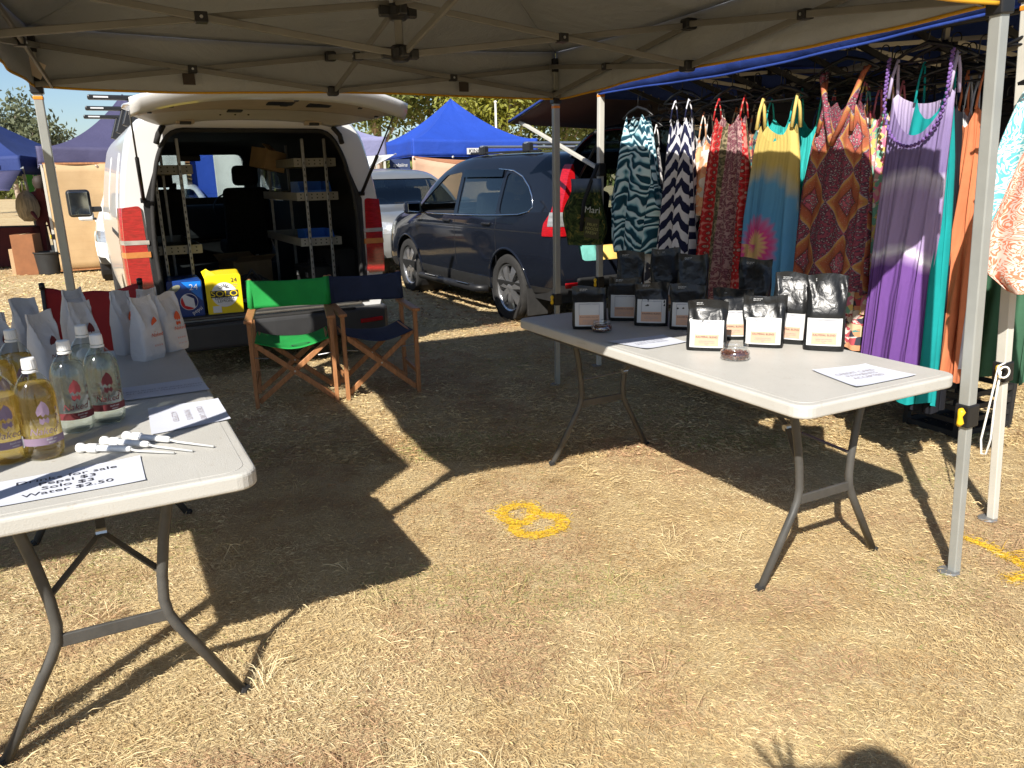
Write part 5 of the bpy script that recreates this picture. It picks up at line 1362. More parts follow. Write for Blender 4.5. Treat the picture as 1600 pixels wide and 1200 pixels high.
    if tail_open:
        def gp(a, b):
            x = (2 * a - 1) * (.70 - .16 * (1 - b) * 0 - .12 * abs(b - .5)); return Vector((x, .22 - .95 * b, 1.60 + .22 * b + .10 * math.sin(PI * b) - .05 * (2 * a - 1) ** 4))
        tg_ = MB().grid(lambda a, b: gp(a, .52 + .48 * b), 16, 8).build('tailgate', paint, t, smooth=True, fixn=False, solid=.03)
        MB().grid(lambda a, b: gp(a, .02 + .50 * b), 16, 8).build('tailgate_glass', 'dark_glass', tg_, smooth=True, fixn=False, solid=.006)
        for s_ in (0, 1): MB().grid(lambda a, b: gp(s_ + (.07 if s_ == 0 else -.07) * a, .0 + .54 * b) + Vector((0, 0, .003)), 3, 8).build('tailgate_pillar', paint, tg_, smooth=True, fixn=False, solid=.025)
        for s_ in (-1, 1): MB().tube([(s_ * .62, .16, 1.30), (s_ * .66, -.30, 1.72)], .010, 8).build('gas_strut', 'black_plastic', t, smooth=True)
    return t
SUV = build_car('parked_suv', 'dark navy SUV with open tailgate parked beside the white van', 'navy_paint', (1.219, 7.445, 0), math.radians(29.1), 1.0, tail_open=True, rails=True, steps=True)
SMt = Matrix.Translation(SUV.location) @ Matrix.Rotation(SUV.rotation_euler.z, 4, 'Z')
def in_suv(x, y, z): return SMt @ Vector((x, y, z))
def facing(front, ang):
    """origin for a car whose nose is at 'front' and points towards the camera side"""
    rz = ang + PI; u = Vector((-math.sin(rz), math.cos(rz), 0)); return Vector(front) - u * 4.57, rz
l_, r_ = facing((-1.02, 11.45, 0), GRID_A)
build_car('parked_car', 'silver car facing the camera between the van and the navy SUV', 'silver_paint', l_, r_, .94, rails=False)
l_, r_ = facing((-5.05, 11.55, 0), GRID_A)
build_car('parked_car', 'white car mostly hidden beyond the left side of the delivery van', 'white_paint', l_, r_, .88, rails=False)
# goods in the open boot of the navy SUV
def soft_parcel(name, label, cat, loc, rz, d, m):
    t = thing(name, label, cat, loc, rz); w, l, h = d
    MB().grid(lambda a, b: Vector((w / 2 * sgp(math.cos(2 * PI * a), .5) * (1 - .25 * b ** 3), l / 2 * sgp(math.sin(2 * PI * a), .5) * (1 - .4 * b ** 3) + .006 * math.sin(9 * a * 6.28 + 4 * b), h * b)), 32, 9, wrap=True).build('parcel', m, t, smooth=True)
    MB().grid(lambda a, b: Vector(((a - .5) * w * .72, (b - .5) * l * .55, h + .004 - .02 * ((2 * a - 1) ** 2 + (2 * b - 1) ** 2) * .3)), 8, 8).build('top_fold', m, t, smooth=True, fixn=False)
    return t
soft_parcel('folded_cloth', 'pale turquoise cloth bundle in the open SUV boot', 'cloth', in_suv(-.52, .20, .60), SUV.rotation_euler.z, (.30, .26, .24), mat('cloth_turq', (.16, .48, .42), .85, bump=.3, bs=30))
soft_parcel('folded_cloth', 'yellow cloth bundle in the open SUV boot', 'cloth', in_suv(-.18, .16, .60), SUV.rotation_euler.z, (.36, .24, .17), mat('cloth_yel', (.72, .48, .12), .85, bump=.3, bs=30))
soft_parcel('folded_cloth', 'bright blue cloth bundle piled in the SUV boot', 'cloth', in_suv(-.50, .62, .60), SUV.rotation_euler.z, (.36, .40, .46), mat('cloth_blu', (.015, .06, .32), .85, bump=.3, bs=30))
# ================================================================ DRESS STALL ON THE RIGHT
WP1 = Vector((2.0, 2.98, 0)); WP2 = WP1 + BB * 3.12; WP3 = WP2 + RR * 3.0; WP4 = WP1 + RR * 3.0
w1k = on_y(1600, 130, 2.93) - WP1; w1dir = w1k / w1k.z
WPT = WP1 + w1dir * 2.0; WPT.z = 0
stall, SL, SC = gazebo('pop_up_gazebo', 'dark blue pop-up gazebo on cream posts over the hanging dresses', [WPT, WP4, WP3, WP2], 2.24, 1.955, 2.95,
    MATS['canopy_blue'], MATS['canopy_blue'], MATS['canopy_blue'], MATS['pole_cream'], MATS['pole_cream'], joint=(2.16, 2.02), slider=.66,
    tops=[WP1 + w1dir * 2.12, None, None, None], feet=[WP1, None, None, None])
# awning flap on the far side, propped by a cream strut
def aw(a, b): 
    p = (WP2 - SC) + RR * (3.0 * a) + BB * (1.5 * b); return Vector((p.x, p.y, 2.17 - .30 * b - .05 * math.sin(PI * a) * b))
MB().grid(aw, 20, 10).build('awning', 'awning_maroon', stall, smooth=True, fixn=False, solid=.004)
MB().tube([aw(0, b / 8) + Vector((0, 0, .012)) - RR * .01 for b in range(9)], .012, 6).build('awning_hem', 'canopy_blue', stall, smooth=True)
MB().bar(aw(.02, .95), WP2 - SC + Vector((0, 0, 1.46)), .026, .026).build('awning_strut', 'pole_cream', stall, bevel=.003)
MB().box(WP2 - SC + Vector((0, 0, 1.46)), (.06, .06, .09), (0, 0, GRID_A)).build('strut_bracket', 'black_plastic', stall, bevel=.008)
# cloth walls added at the far and right sides to keep the interior dark
MB().grid(lambda a, b: (WP4 - SC).lerp(WP3 - SC, a) + Vector((0, 0, .03 + 2.1 * b)) + RR * .03 * math.sin(24 * a), 60, 8).build('shade_wall', 'wall_navy', stall, smooth=True, fixn=False, solid=.003)
MB().grid(lambda a, b: (WP2 - SC).lerp(WP3 - SC, .30 + .70 * a) + Vector((0, 0, .03 + 2.1 * b)) + BB * .03 * math.sin(24 * a), 40, 8).build('shade_wall', 'wall_navy', stall, smooth=True, fixn=False, solid=.003)
# loop of cord hung on the near post
rp = thing('cord_loop', 'white cord loop hanging from the cream tent post at right', 'cord', WP1 + w1dir * .66 + Vector((-.045, -.03, 0)))
MB().tube([(.03, 0, .03), (.0, -.01, .02), (-.012, -.012, -.10), (-.028, -.01, -.28), (-.02, -.012, -.34), (.002, -.01, -.345), (.012, -.008, -.28), (.006, -.01, -.12), (.01, -.012, .0)], .0042, 7).build('strand', 'rope', rp, smooth=True)
MB().tube([(.012 + .02 * math.cos(a), -.03, .0 + .022 * math.sin(a)) for a in [2 * PI * i / 16 for i in range(16)]], .004, 7, closed=True).build('knot_ring', 'rope', rp, smooth=True)

# ---------------------------------------------------------------- printed cloth
def cloth_base(name, fn, rough=.85, transl=.12, crinkle=.0):
    m = bpy.data.materials.new(name); t = NT(m); uv = t.uv(); u, v, _ = t.sep(uv)
    c = fn(t, uv, u, v)
    n = t.noise(uv, 16.0, 3.0)
    if crinkle: n = t.math('ADD', n, t.math('MULTIPLY', t.math('SINE', t.math('MULTIPLY', t.math('ADD', u, t.math('MULTIPLY', t.noise(uv, 5.0), .03)), 260.0)), crinkle))
    d = t.bsdf(Base_Color=c, Roughness=rough, Normal=t.bump(n, .35, .006)); d.inputs['Specular IOR Level'].default_value = .2
    tr = t.n('BsdfTranslucent', None, Color=c); mx = t.n('MixShader', None, Fac=transl, _1=d.outputs[0], _2=tr.outputs[0])
    t.t.links.new(mx.outputs[0], t.out.inputs[0]); MATS[name] = m; return m
def tri(t, x): return t.math('MULTIPLY', t.math('ABSOLUTE', t.math('SUBTRACT', t.math('FRACT', x), .5)), 2.0)
def zebra(t, uv, u, v):
    w = t.math('ADD', t.math('MULTIPLY', v, 15.0), t.math('ADD', t.math('MULTIPLY', t.noise(uv, 5.0, 2.0, .5, .8), 6.0), t.math('MULTIPLY', tri(t, t.math('MULTIPLY', u, 3.4)), 2.4)))
    return t.ramp(t.math('FRACT', w), [(.0, (.012, .05, .075)), (.40, (.015, .07, .11)), (.5, (.18, .42, .50)), (.62, (.55, .74, .78)), (.86, (.62, .78, .82)), (.97, (.02, .09, .13))])
def chevron(t, uv, u, v):
    w = t.math('ADD', t.math('MULTIPLY', v, 9.5), t.math('ADD', t.math('MULTIPLY', tri(t, t.math('MULTIPLY', u, 9.0)), .85), t.math('MULTIPLY', t.noise(uv, 24.0, 2.0), .35)))
    return t.ramp(t.math('FRACT', w), [(.0, (.012, .014, .045)), (.50, (.015, .018, .055)), (.54, (.62, .62, .66)), (.97, (.66, .66, .70)), (1.0, (.012, .014, .045))])
def redprint(t, uv, u, v):
    col = t.math('FRACT', t.math('MULTIPLY', u, 3.3))
    d = t.vor(uv, 26.0, rand=.25).outputs[0]
    rings = t.ramp(d, [(.0, (.04, .03, .03)), (.14, (.55, .38, .30)), (.22, (.10, .02, .02)), (.32, (.50, .03, .03)), (.5, (.42, .02, .025)), (.62, (.60, .22, .18))])
    fine = t.ramp(t.vor(uv, 75.0).outputs[0], [(.2, (.32, .14, .16)), (.45, (.12, .03, .05)), (.7, (.40, .25, .24))])
    olive = t.ramp(t.vor(uv, 40.0).outputs[0], [(.2, (.20, .18, .09)), (.5, (.06, .05, .03)), (.7, (.35, .28, .16))])
    c = t.mix(t.ramp(col, [(.0, (0, 0, 0)), (.45, (0, 0, 0)), (.46, (1, 1, 1)), (1.0, (1, 1, 1))], 'CONSTANT'), rings, fine)
    return t.mix(t.ramp(col, [(.0, (0, 0, 0)), (.46, (1, 1, 1)), (.60, (0, 0, 0))], 'CONSTANT'), c, olive)
def tiedye(t, uv, u, v):
    dx = t.math('SUBTRACT', u, .13); dz = t.math('MULTIPLY', t.math('SUBTRACT', v, 1.04), .82)
    ang = t.math('ARCTAN2', dz, dx)
    r = t.math('SQRT', t.math('ADD', t.math('MULTIPLY', dx, dx), t.math('MULTIPLY', dz, dz)))
    r = t.math('ADD', r, t.math('MULTIPLY', t.math('SINE', t.math('MULTIPLY', ang, 23.0)), .008))
    r = t.math('ADD', r, t.math('MULTIPLY', t.noise(uv, 9.0), .05)); r = t.math('ADD', r, t.math('MULTIPLY', ang, .010))
    return t.ramp(r, [(.02, (.70, .10, .28)), (.055, (.72, .50, .18)), (.085, (.74, .46, .22)), (.11, (.70, .06, .26)), (.145, (.55, .16, .36)), (.175, (.10, .33, .60)), (.31, (.13, .36, .60)), (.36, (.50, .46, .30)), (.40, (.62, .47, .14)), (1.0, (.64, .49, .16))])
def geometric(t, uv, u, v):
    a = tri(t, t.math('MULTIPLY', u, 5.2)); b = tri(t, t.math('ADD', t.math('MULTIPLY', v, 3.4), .15))
    d = t.math('ADD', a, b); d2 = t.math('FRACT', t.math('MULTIPLY', d, 1.0))
    dots = t.ramp(t.vor(uv, 110.0).outputs[0], [(.15, (.75, .62, .58)), (.4, (.05, .03, .05)), (.7, (.50, .10, .14))])
    bands = t.ramp(d, [(.0, (.02, .015, .02)), (.10, (.45, .30, .30)), (.42, (.03, .02, .025)), (.52, (.34, .09, .04)), (.80, (.42, .13, .05)), (.95, (.58, .34, .08)), (1.05, (.16, .17, .36)), (1.35, (.24, .25, .46)), (1.5, (.40, .12, .16)), (1.75, (.06, .03, .05))], 'LINEAR')
    k = t.ramp(d, [(.0, (.85, .85, .85)), (.40, (.85, .85, .85)), (.44, (.1, .1, .1)), (1.0, (.15, .15, .15)), (1.10, (.55, .55, .55))])
    return t.mix(k, bands, dots)
def purple(t, uv, u, v):
    w = t.math('ADD', v, t.math('MULTIPLY', t.noise(uv, 7.0), .10)); w = t.math('ADD', w, t.math('MULTIPLY', t.math('ABSOLUTE', t.math('SUBTRACT', u, .2)), .16))
    w = t.math('MULTIPLY', t.math('SUBTRACT', w, .55), .7)
    return t.ramp(w, [(.0, (.12, .05, .22)), (.36, (.16, .07, .28)), (.385, (.42, .30, .52)), (.40, (.78, .74, .82)), (.425, (.40, .30, .52)), (.58, (.38, .29, .50)), (.63, (.60, .54, .66)), (.66, (.20, .15, .32)), (.80, (.24, .18, .36)), (.98, (.62, .54, .72))])  # dark purple above the upper band has shade put into its colour
def multi(cols, scale):
    def f(t, uv, u, v):
        c = t.vor(uv, scale).outputs['Color']; x, y, z = t.sep(c)
        n = t.math('ADD', t.math('MULTIPLY', x, .8), t.math('MULTIPLY', t.noise(uv, scale * 1.3), .25))
        k = len(cols); return t.ramp(n, [(i / k, c_) for i, c_ in enumerate(cols)], 'CONSTANT')
    return f
def scroll(c1, c2, s):
    def f(t, uv, u, v):
        n = t.noise(uv, s, 2.0, .5, 2.5); k = t.math('FRACT', t.math('MULTIPLY', n, 7.0))
        return t.ramp(k, [(.0, c1), (.42, c1), (.5, c2), (.95, c2), (1.0, c1)])
    return f
def plain(c):
    def f(t, uv, u, v): return t.ramp(t.noise(uv, 6.0), [(.3, tuple(x * .85 for x in c)), (.7, tuple(min(1, x * 1.1) for x in c))])
    return f
def streak(c1, c2):
    def f(t, uv, u, v): return t.ramp(t.noise(t.comb(t.math('MULTIPLY', u, 60.0), t.math('MULTIPLY', v, 3.0)), 1.0, 3.0), [(.35, c1), (.62, c2)])
    return f
cloth_base('print_zebra', zebra); cloth_base('print_chevron', chevron); cloth_base('print_red', redprint); cloth_base('print_tiedye', tiedye, crinkle=.25)
cloth_base('print_geometric', geometric); cloth_base('print_purple', purple, crinkle=.6)
cloth_base('print_peach', multi([(.75, .70, .64), (.70, .26, .12), (.78, .45, .25), (.62, .60, .55), (.72, .32, .18)], 26.0))
cloth_base('print_floral', multi([(.70, .62, .55), (.45, .08, .10), (.10, .28, .26), (.62, .30, .16), (.05, .05, .07), (.60, .48, .30)], 34.0))
cloth_base('print_bright', multi([(.80, .74, .66), (.72, .22, .34), (.20, .46, .34), (.78, .60, .20), (.66, .40, .36)], 40.0))
cloth_base('print_turq', scroll((.14, .50, .54), (.74, .80, .78), 9.0)); cloth_base('print_coral', scroll((.62, .20, .11), (.72, .58, .50), 14.0))
cloth_base('plain_turq', plain((.04, .46, .44)), crinkle=.4); cloth_base('plain_teal', plain((.01, .30, .30))); cloth_base('plain_black', plain((.012, .013, .018)))
cloth_base('plain_orange', plain((.60, .19, .085)), crinkle=.2); cloth_base('plain_green', plain((.05, .13, .075))); cloth_base('streak_grey', streak((.22, .26, .34), (.70, .70, .68)))
cloth_base('streak_blue', streak((.30, .34, .44), (.60, .62, .66))); cloth_base('plain_lilac', plain((.62, .52, .70))); cloth_base('plain_pink', plain((.72, .24, .36)))
cloth_base('plain_purple', plain((.20, .11, .34))); cloth_base('plain_rust', plain((.30, .07, .04))); cloth_base('plain_blue', plain((.06, .10, .26))); cloth_base('print_white', multi([(.72, .70, .68), (.05, .05, .07), (.70, .68, .66), (.35, .34, .34)], 30.0))

HANG_RZ = GRID_A - PI / 2
def plane_pos(px, o=0.0, z=1.5):
    best = None
    for i in range(-60, 420):
        q = WP1 + BB * (i * .01) + RR * o; d = abs(pix((q.x, q.y, z))[0] - px)
        if best is None or d < best[0]: best = (d, q)
    return best[1]
HANGERS = []
def hanger(loc, rz, zbar, w, label='empty black plastic hanger bunched on the dress stall rail'):
    t = thing('clothes_hanger', label, 'hanger', (loc.x, loc.y, zbar), rz, 'black hangers on the dress rail')
    MB().tube([(-w, 0, -.045), (-w * .55, 0, -.005), (0, 0, .02), (w * .55, 0, -.005), (w, 0, -.045)], [.006, .008, .009, .008, .006], 7).build('shoulder_bar', 'black_plastic', t, smooth=True)
    MB().tube([(-w, 0, -.045), (-w * .5, 0, -.05), (w * .5, 0, -.05), (w, 0, -.045)], .0045, 6).build('lower_bar', 'black_plastic', t, smooth=True)
    pts = [(0, 0, .015), (0, 0, .06)] + [(.022 - .022 * math.cos(a), 0, .075 + .024 * math.sin(a)) for a in [PI * i / 8 for i in range(0, 10)]]
    MB().tube(pts, .0028, 6).build('hook', 'black_plastic', t, smooth=True)
    return t
def garment(name, label, cat, m, px, o, ztop, zsh, zbot, prof, neck=.12, neckw=.10, folds=9, amp=.018, depth=.045, strap=.085, strap_r=.0055, back_neck=.05, seed=0, rz=0.0, group=None, hang=True, braid=None, halter=False, hemz=.012, sway=0.0, pz=1.5):
    r = random.Random(seed); ph = [r.uniform(0, 6.28) for _ in range(8)]
    p = plane_pos(px, o, pz)
    t = thing(name, label, cat, (p.x, p.y, zsh), HANG_RZ + rz, group)
    m = MATS[m] if isinstance(m, str) else m
    fr = [q[0] for q in prof]; hw_ = [q[1] for q in prof]
    def hw(b): return float(np.interp(b, fr, hw_))
    H = zsh - zbot
    def f(a, b):
        th = 2 * PI * a; c, s_ = math.cos(th), math.sin(th); w = hw(b)
        x = w * sgp(c, .85)
        g = min(1.0, b * 2.2 + .12)
        y = depth * (0.7 + .7 * b) * sgp(s_, .8) + amp * g * math.sin(folds * th + ph[0] + 1.2 * math.sin(3 * b + ph[1]) + 1.1 * math.sin(2 * th + ph[5])) * (.25 + .75 * abs(math.sin(1.5 * th + ph[2] + .5 * b)))
        y += .4 * amp * g * math.sin((2 * folds + 1) * th + ph[3] + 2 * b)
        x += .3 * amp * g * math.cos(folds * th + ph[0]) + sway * b
        nk = neck if s_ < 0 else back_neck
        dip = nk * max(0.0, 1 - (x / neckw) ** 2) ** .75 + .05 * max(0.0, (abs(x) - neckw) / max(.02, hw(0) - neckw)) ** 1.5
        zt = -dip * (1 - b)
        zb = -H + hemz * math.sin(4 * th + ph[4])
        z = zt * (1 - b) + zb * b
        return Vector((x, y, z))
    b_ = MB(); b_.grid(f, 96, 34, wrap=True, uvfn=None)
    b_.uv = {}
    for j in range(34):
        for i in range(96):
            a = i / 96; b = j / 33; c = math.cos(2 * PI * a); s_ = math.sin(2 * PI * a)
            b_.uv[j * 96 + i] = ((c * .5 + .5) * 2 * .22 * (.75 + .25 * b) if s_ <= 0 else .9 - (c * .5 + .5) * .44, f(a, b).z + zsh)
    b_.build('cloth', m, t, smooth=True, fixn=False)
    zt_ = ztop - zsh
    if halter:
        for sx in (-1, 1):
            MB().tube([(0, -depth - .012, -.20), (sx * .05, -depth * .9, -.08), (sx * .12, -.02, zt_ * .8), (sx * .135, 0, zt_)], [.012, .014, .012, .009], 8).uvbuild(zsh, 'strap', m, t)
            MB().tube([(sx * .10, -depth, -.14), (sx * .085, -.03, -.03), (sx * .11, 0, zt_)], [.010, .010, .008], 8).uvbuild(zsh, 'strap', m, t)
    elif zt_ > .02:
        for sx in (-1, 1):
            if braid:
                n_ = 44
                for k in range(n_):
                    q = k / (n_ - 1); fi = max(0, (q - .40) / .60) * PI / 2; x = sx * (strap + .004) * math.cos(fi); z = zt_ * (1 - q / .40) if q < .40 else -(neck + .045) * math.sin(fi)
                    MB().lathe([(0, -.008), (.005, -.006), (.0068, 0), (.005, .006), (0, .008)], 8, (x, -depth * (.75 + .3 * q) - .008 * (k % 2) - .006, z)).build('braid_bead', braid, t, smooth=True)
            for yy in (-depth * .7, depth * .6):
                MB().tube([(sx * strap, yy, -.02), (sx * strap, yy * .6, zt_ * .5), (sx * strap * .96, 0, zt_)], [strap_r, strap_r * .8, strap_r * .8], 6).uvbuild(zsh, 'strap', m, t)
    if hang: hanger(p, HANG_RZ + rz, ztop + .03, .17 + .02 * r.random(), 'black hanger carrying the ' + ' '.join(label.split()[:9]))
    return t
G1 = 'dresses hanging on the front of the stall'
DRESS = [(0, .13), (.12, .17), (.4, .19), (1, .235)]
garment('tunic', 'teal and white zebra striped tunic hanging farthest left on the dress stall', 'tunic', 'print_zebra', 995, 0, 1.80, 1.80, .90, [(0, .12), (.05, .20), (.16, .275), (.5, .285), (.9, .255), (1, .22)], neck=.13, neckw=.085, folds=7, amp=.024, depth=.055, seed=1, group=G1)
garment('dress', 'navy and white chevron print dress beside the zebra tunic', 'dress', 'print_chevron', 1063, .02, 1.86, 1.75, .62, [(0, .09), (.1, .135), (.4, .16), (1, .20)], neck=.10, neckw=.07, folds=8, amp=.03, seed=2, strap=.07, group=G1)
garment('dress', 'red paisley print maxi dress hanging left of the tie-dye dress', 'dress', 'print_red', 1138, 0, 1.83, 1.73, .52, [(0, .12), (.1, .17), (.4, .2), (1, .25)], neck=.06, neckw=.09, folds=9, amp=.026, seed=3, strap=.11, group=G1)
garment('dress', 'yellow and blue tie-dye dress with a pink spiral', 'dress', 'print_tiedye', 1213, 0, 1.80, 1.66, .62, [(0, .135), (.08, .165), (.4, .19), (1, .20)], neck=.085, neckw=.10, folds=6, amp=.014, seed=4, strap=.125, strap_r=.011, group=G1)
garment('dress', 'brown and orange diamond print halter dress left of the purple dress', 'dress', 'print_geometric', 1312, 0, 1.88, 1.74, .86, [(0, .12), (.1, .165), (.35, .195), (1, .215)], neck=.05, neckw=.06, folds=8, amp=.017, seed=5, halter=True, group=G1)
garment('dress', 'long purple ombre maxi dress with white bands and braided neckline', 'dress', 'print_purple', 1432, 0, 1.885, 1.745, .50, [(0, .145), (.12, .148), (.3, .148), (1, .152)], neck=.18, neckw=.135, folds=11, amp=.012, seed=6, strap=.145, strap_r=.008, braid='plain_purple', group=G1, sway=-.01)
G2 = 'clothes hanging behind the front dresses'
for k, a in enumerate([
 ('top', 'orange and cream print top hanging between the chevron and red dresses', 'top', 'print_peach', 1112, .10, 1.78, 1.62, 1.16, 1.0),
 ('top', 'black and white speckled top hanging right behind the chevron dress', 'top', 'print_white', 1092, .16, 1.80, 1.66, 1.05, 1.0),
 ('dress', 'multicoloured floral dress hanging behind the red paisley dress', 'dress', 'print_floral', 1172, .12, 1.82, 1.68, .70, 1.0),
 ('dress', 'peach floral dress seen between the red and the yellow dress', 'dress', 'print_peach', 1160, .26, 1.80, 1.66, .8, .9),
 ('dress', 'plain turquoise dress hanging directly behind the yellow tie-dye dress', 'dress', 'plain_turq', 1218, .07, 1.80, 1.70, .70, .95),
 ('dress', 'crinkled turquoise dress showing right of the yellow tie-dye dress', 'dress', 'plain_turq', 1262, .14, 1.84, 1.68, .82, .85),
 ('dress', 'bright floral dress showing right of the diamond print dress', 'dress', 'print_bright', 1362, .09, 1.84, 1.70, .74, .8),
 ('dress', 'red and green floral dress whose hem shows under the diamond print dress', 'dress', 'print_floral', 1322, .08, 1.80, 1.64, .58, 1.15),
 ('dress', 'pink dress behind the bright floral one near the purple dress', 'dress', 'plain_pink', 1382, .18, 1.82, 1.68, .9, .7),
 ('dress', 'teal maxi dress hanging directly behind the purple dress', 'dress', 'plain_teal', 1452, .05, 1.875, 1.72, .40, .78),
 ('dress', 'black maxi dress right behind the teal and purple dresses', 'dress', 'plain_black', 1466, .10, 1.84, 1.70, .36, .74),
 ('top', 'grey and white streaked top hanging left of the orange dress', 'top', 'streak_grey', 1492, .16, 1.80, 1.66, .62, .40),
 ('dress', 'plain orange dress hanging left of the grey tent post', 'dress', 'plain_orange', 1510, .14, 1.82, 1.68, .50, .42),
 ('top', 'pale blue streaked top hanging just behind the orange dress', 'top', 'streak_blue', 1530, .20, 1.80, 1.64, .55, .42),
 ('dress', 'dark green dress hanging in shade behind the grey tent post', 'dress', 'plain_green', 1570, .75, 1.70, 1.56, .40, 1.2),
 ('dress', 'dark blue dress in the shaded middle of the stall', 'dress', 'plain_blue', 1290, .75, 1.8, 1.66, .5, 1.1),
 ('dress', 'rust dress in the shaded middle of the stall', 'dress', 'plain_rust', 1560, 1.1, 1.7, 1.56, .5, 1.1),
 ('dress', 'black dress in the shaded left part of the stall', 'dress', 'plain_black', 1040, .5, 1.8, 1.66, .5, 1.2),
 ('dress', 'black dress in shade behind the red paisley dress', 'dress', 'plain_black', 1150, .6, 1.8, 1.66, .5, 1.2),
 ('dress', 'speckled dress in shade behind the zebra tunic', 'dress', 'print_white', 1010, .14, 1.74, 1.6, .66, 1.2)]):
    nm, lb, ct, m_, px, o_, zt, zs_, zb, ws = a
    garment(nm, lb, ct, m_, px, o_, zt, zs_, zb, [(0, .11 * ws), (.1, .15 * ws), (.4, .18 * ws), (1, .21 * ws)], neck=.09, neckw=.08 * ws, folds=8, amp=.024, seed=20 + k, strap=.09 * ws, group=G2)
garment('dress', 'turquoise and white scroll print dress at the right picture edge', 'dress', 'print_turq', 1640, -.12, 1.86, 1.70, 1.18, [(0, .13), (.1, .17), (.5, .20), (1, .21)], neck=.1, folds=7, amp=.02, seed=50, rz=.55, group=G1, pz=1.4)
garment('dress', 'coral and white scroll print dress cut by the right picture edge', 'dress', 'print_coral', 1672, -.16, 1.72, 1.58, 1.00, [(0, .13), (.1, .18), (.5, .24), (.9, .22), (1, .15)], neck=.1, folds=7, amp=.024, seed=51, rz=.55, group=G1, pz=1.4)

# rails and sloping beaded hook arms that carry the hangers
rk = thing('garment_rail', 'black steel garment rail with sloping beaded arms above the dresses', 'rail', WP1 + BB * 1.5 + RR * .05)
MB().tube([BB * -1.5 + Vector((0, 0, 2.0)), BB * 1.62 + Vector((0, 0, 2.0))], .014, 8).build('rail_tube', 'black_plastic', rk, smooth=True)
MB().tube([BB * -1.5 + RR * .45 + Vector((0, 0, 1.88)), BB * 1.62 + RR * .45 + Vector((0, 0, 1.88))], .014, 8).build('rail_tube', 'black_plastic', rk, smooth=True)
for k in range(9):
    s0 = BB * (-1.15 + .32 * k) + Vector((0, 0, 2.005)); s1 = s0 + RR * .50 + Vector((0, 0, -.17)) - BB * .03
    am = MB().bar(s0, s1, .012, .028).build('hook_arm', 'black_plastic', rk)
    for j in range(8): MB().lathe([(0, -.006), (.006, -.003), (.006, .003), (0, .006)], 7, s0.lerp(s1, (j + .5) / 8) + Vector((0, 0, .02))).build('stud', 'galvanised', am, smooth=True)
# spare hangers bunched on the arms
for k in range(22):
    p = WP1 + BB * random.uniform(.15, 2.9) + RR * random.uniform(.10, .45)
    hanger(p, HANG_RZ + random.uniform(-.35, .35), 1.80 + random.uniform(-.03, .10), .19)

# shopping bag hung from the far cream post
bg_ = thing('tote_bag', 'green printed tote bag hanging on the far cream post', 'bag', WP2 + Vector((-.12, -.12, 1.02)), math.radians(-12))
def leaf_print(t, uv, u, v):
    c = t.ramp(t.noise(uv, 22.0, 4.0, .6, 1.0), [(.36, (.010, .013, .008)), (.48, (.03, .05, .014)), (.58, (.07, .09, .025)), (.68, (.26, .19, .04))])
    return t.mix(t.ramp(t.math('SUBTRACT', v, .0), [(.0, (0, 0, 0)), (.36, (0, 0, 0)), (.42, (1, 1, 1))]), c, (.12, .16, .24))
cloth_base('print_leaves', leaf_print)
b_ = MB(); 
def bf(a, b):
    th = 2 * PI * a; w = .135 * (.80 + .35 * math.sin(PI * min(1, b * 1.15 + .1))); return Vector((w * sgp(math.cos(th), .6) + .01 * math.sin(9 * b), .07 * sgp(math.sin(th), .6) * (1.05 - .5 * b) + .008 * math.sin(5 * th + 3 * b), -.08 + .46 * b))
b_.grid(bf, 40, 18, wrap=True, uvfn=lambda a, b: (a * .9, b * .46)); o_ = len(b_.v); b_.v.append((0, 0, -.08)); b_.uv[o_] = (0, 0)
for i in range(40): b_.f.append((i, (i + 1) % 40, o_))
b_.build('bag_body', 'print_leaves', bg_, smooth=True, fixn=False)
for y in (-.06, .05): MB().tube([(-.02, y - .01, .02), (.0, y - .022, .22), (.045, y * .5, .36), (.085, 0.02, .47)], .015, 6).build('handle', mat('strap_black', (.012, .012, .012), .8), bg_, smooth=True)
MB().add([(.0, -.0795, -.02), (.105, -.0795, -.04), (.11, -.079, .10), (.01, -.079, .12)], [(0, 1, 2, 3)]).build('print_or_lit_panel', mat('panel_brown', (.055, .05, .02), .8), bg_, fixn=False)
text('lettering', 'FRUIT\nFOODS\nFRESH', .028, mat('panel_gold', (.35, .33, .10), .8, var=0), bg_, frame((.055, -.082, .035), (1, 0, -.15), (.1, 0, 1)))
text('lettering', 'Mari', .062, mat('print_pale', (.50, .52, .45), .8, var=0), bg_, frame((.06, -.085, .165), (1, 0, -.08), (.05, 0, 1)))
# dark crate under the far dresses
cr_ = thing('plastic_crate', 'dark plastic crate on the ground under the black dress', 'crate', plane_pos(1500, 1.0, .2), GRID_A)
for z in (.03, .10, .17, .24):
    for s_ in (-1, 1):
        MB().box((0, s_ * .16, z), (.44, .012, .028)).build('slat', 'black_trim', cr_); MB().box((s_ * .22, 0, z), (.012, .32, .028)).build('slat', 'black_trim', cr_)
for x in (-.215, .215):
    for y in (-.155, .155): MB().box((x, y, .135), (.03, .03, .27)).build('corner_post', 'black_trim', cr_)
MB().box((0, 0, .012), (.43, .31, .01)).build('base', 'black_trim', cr_)
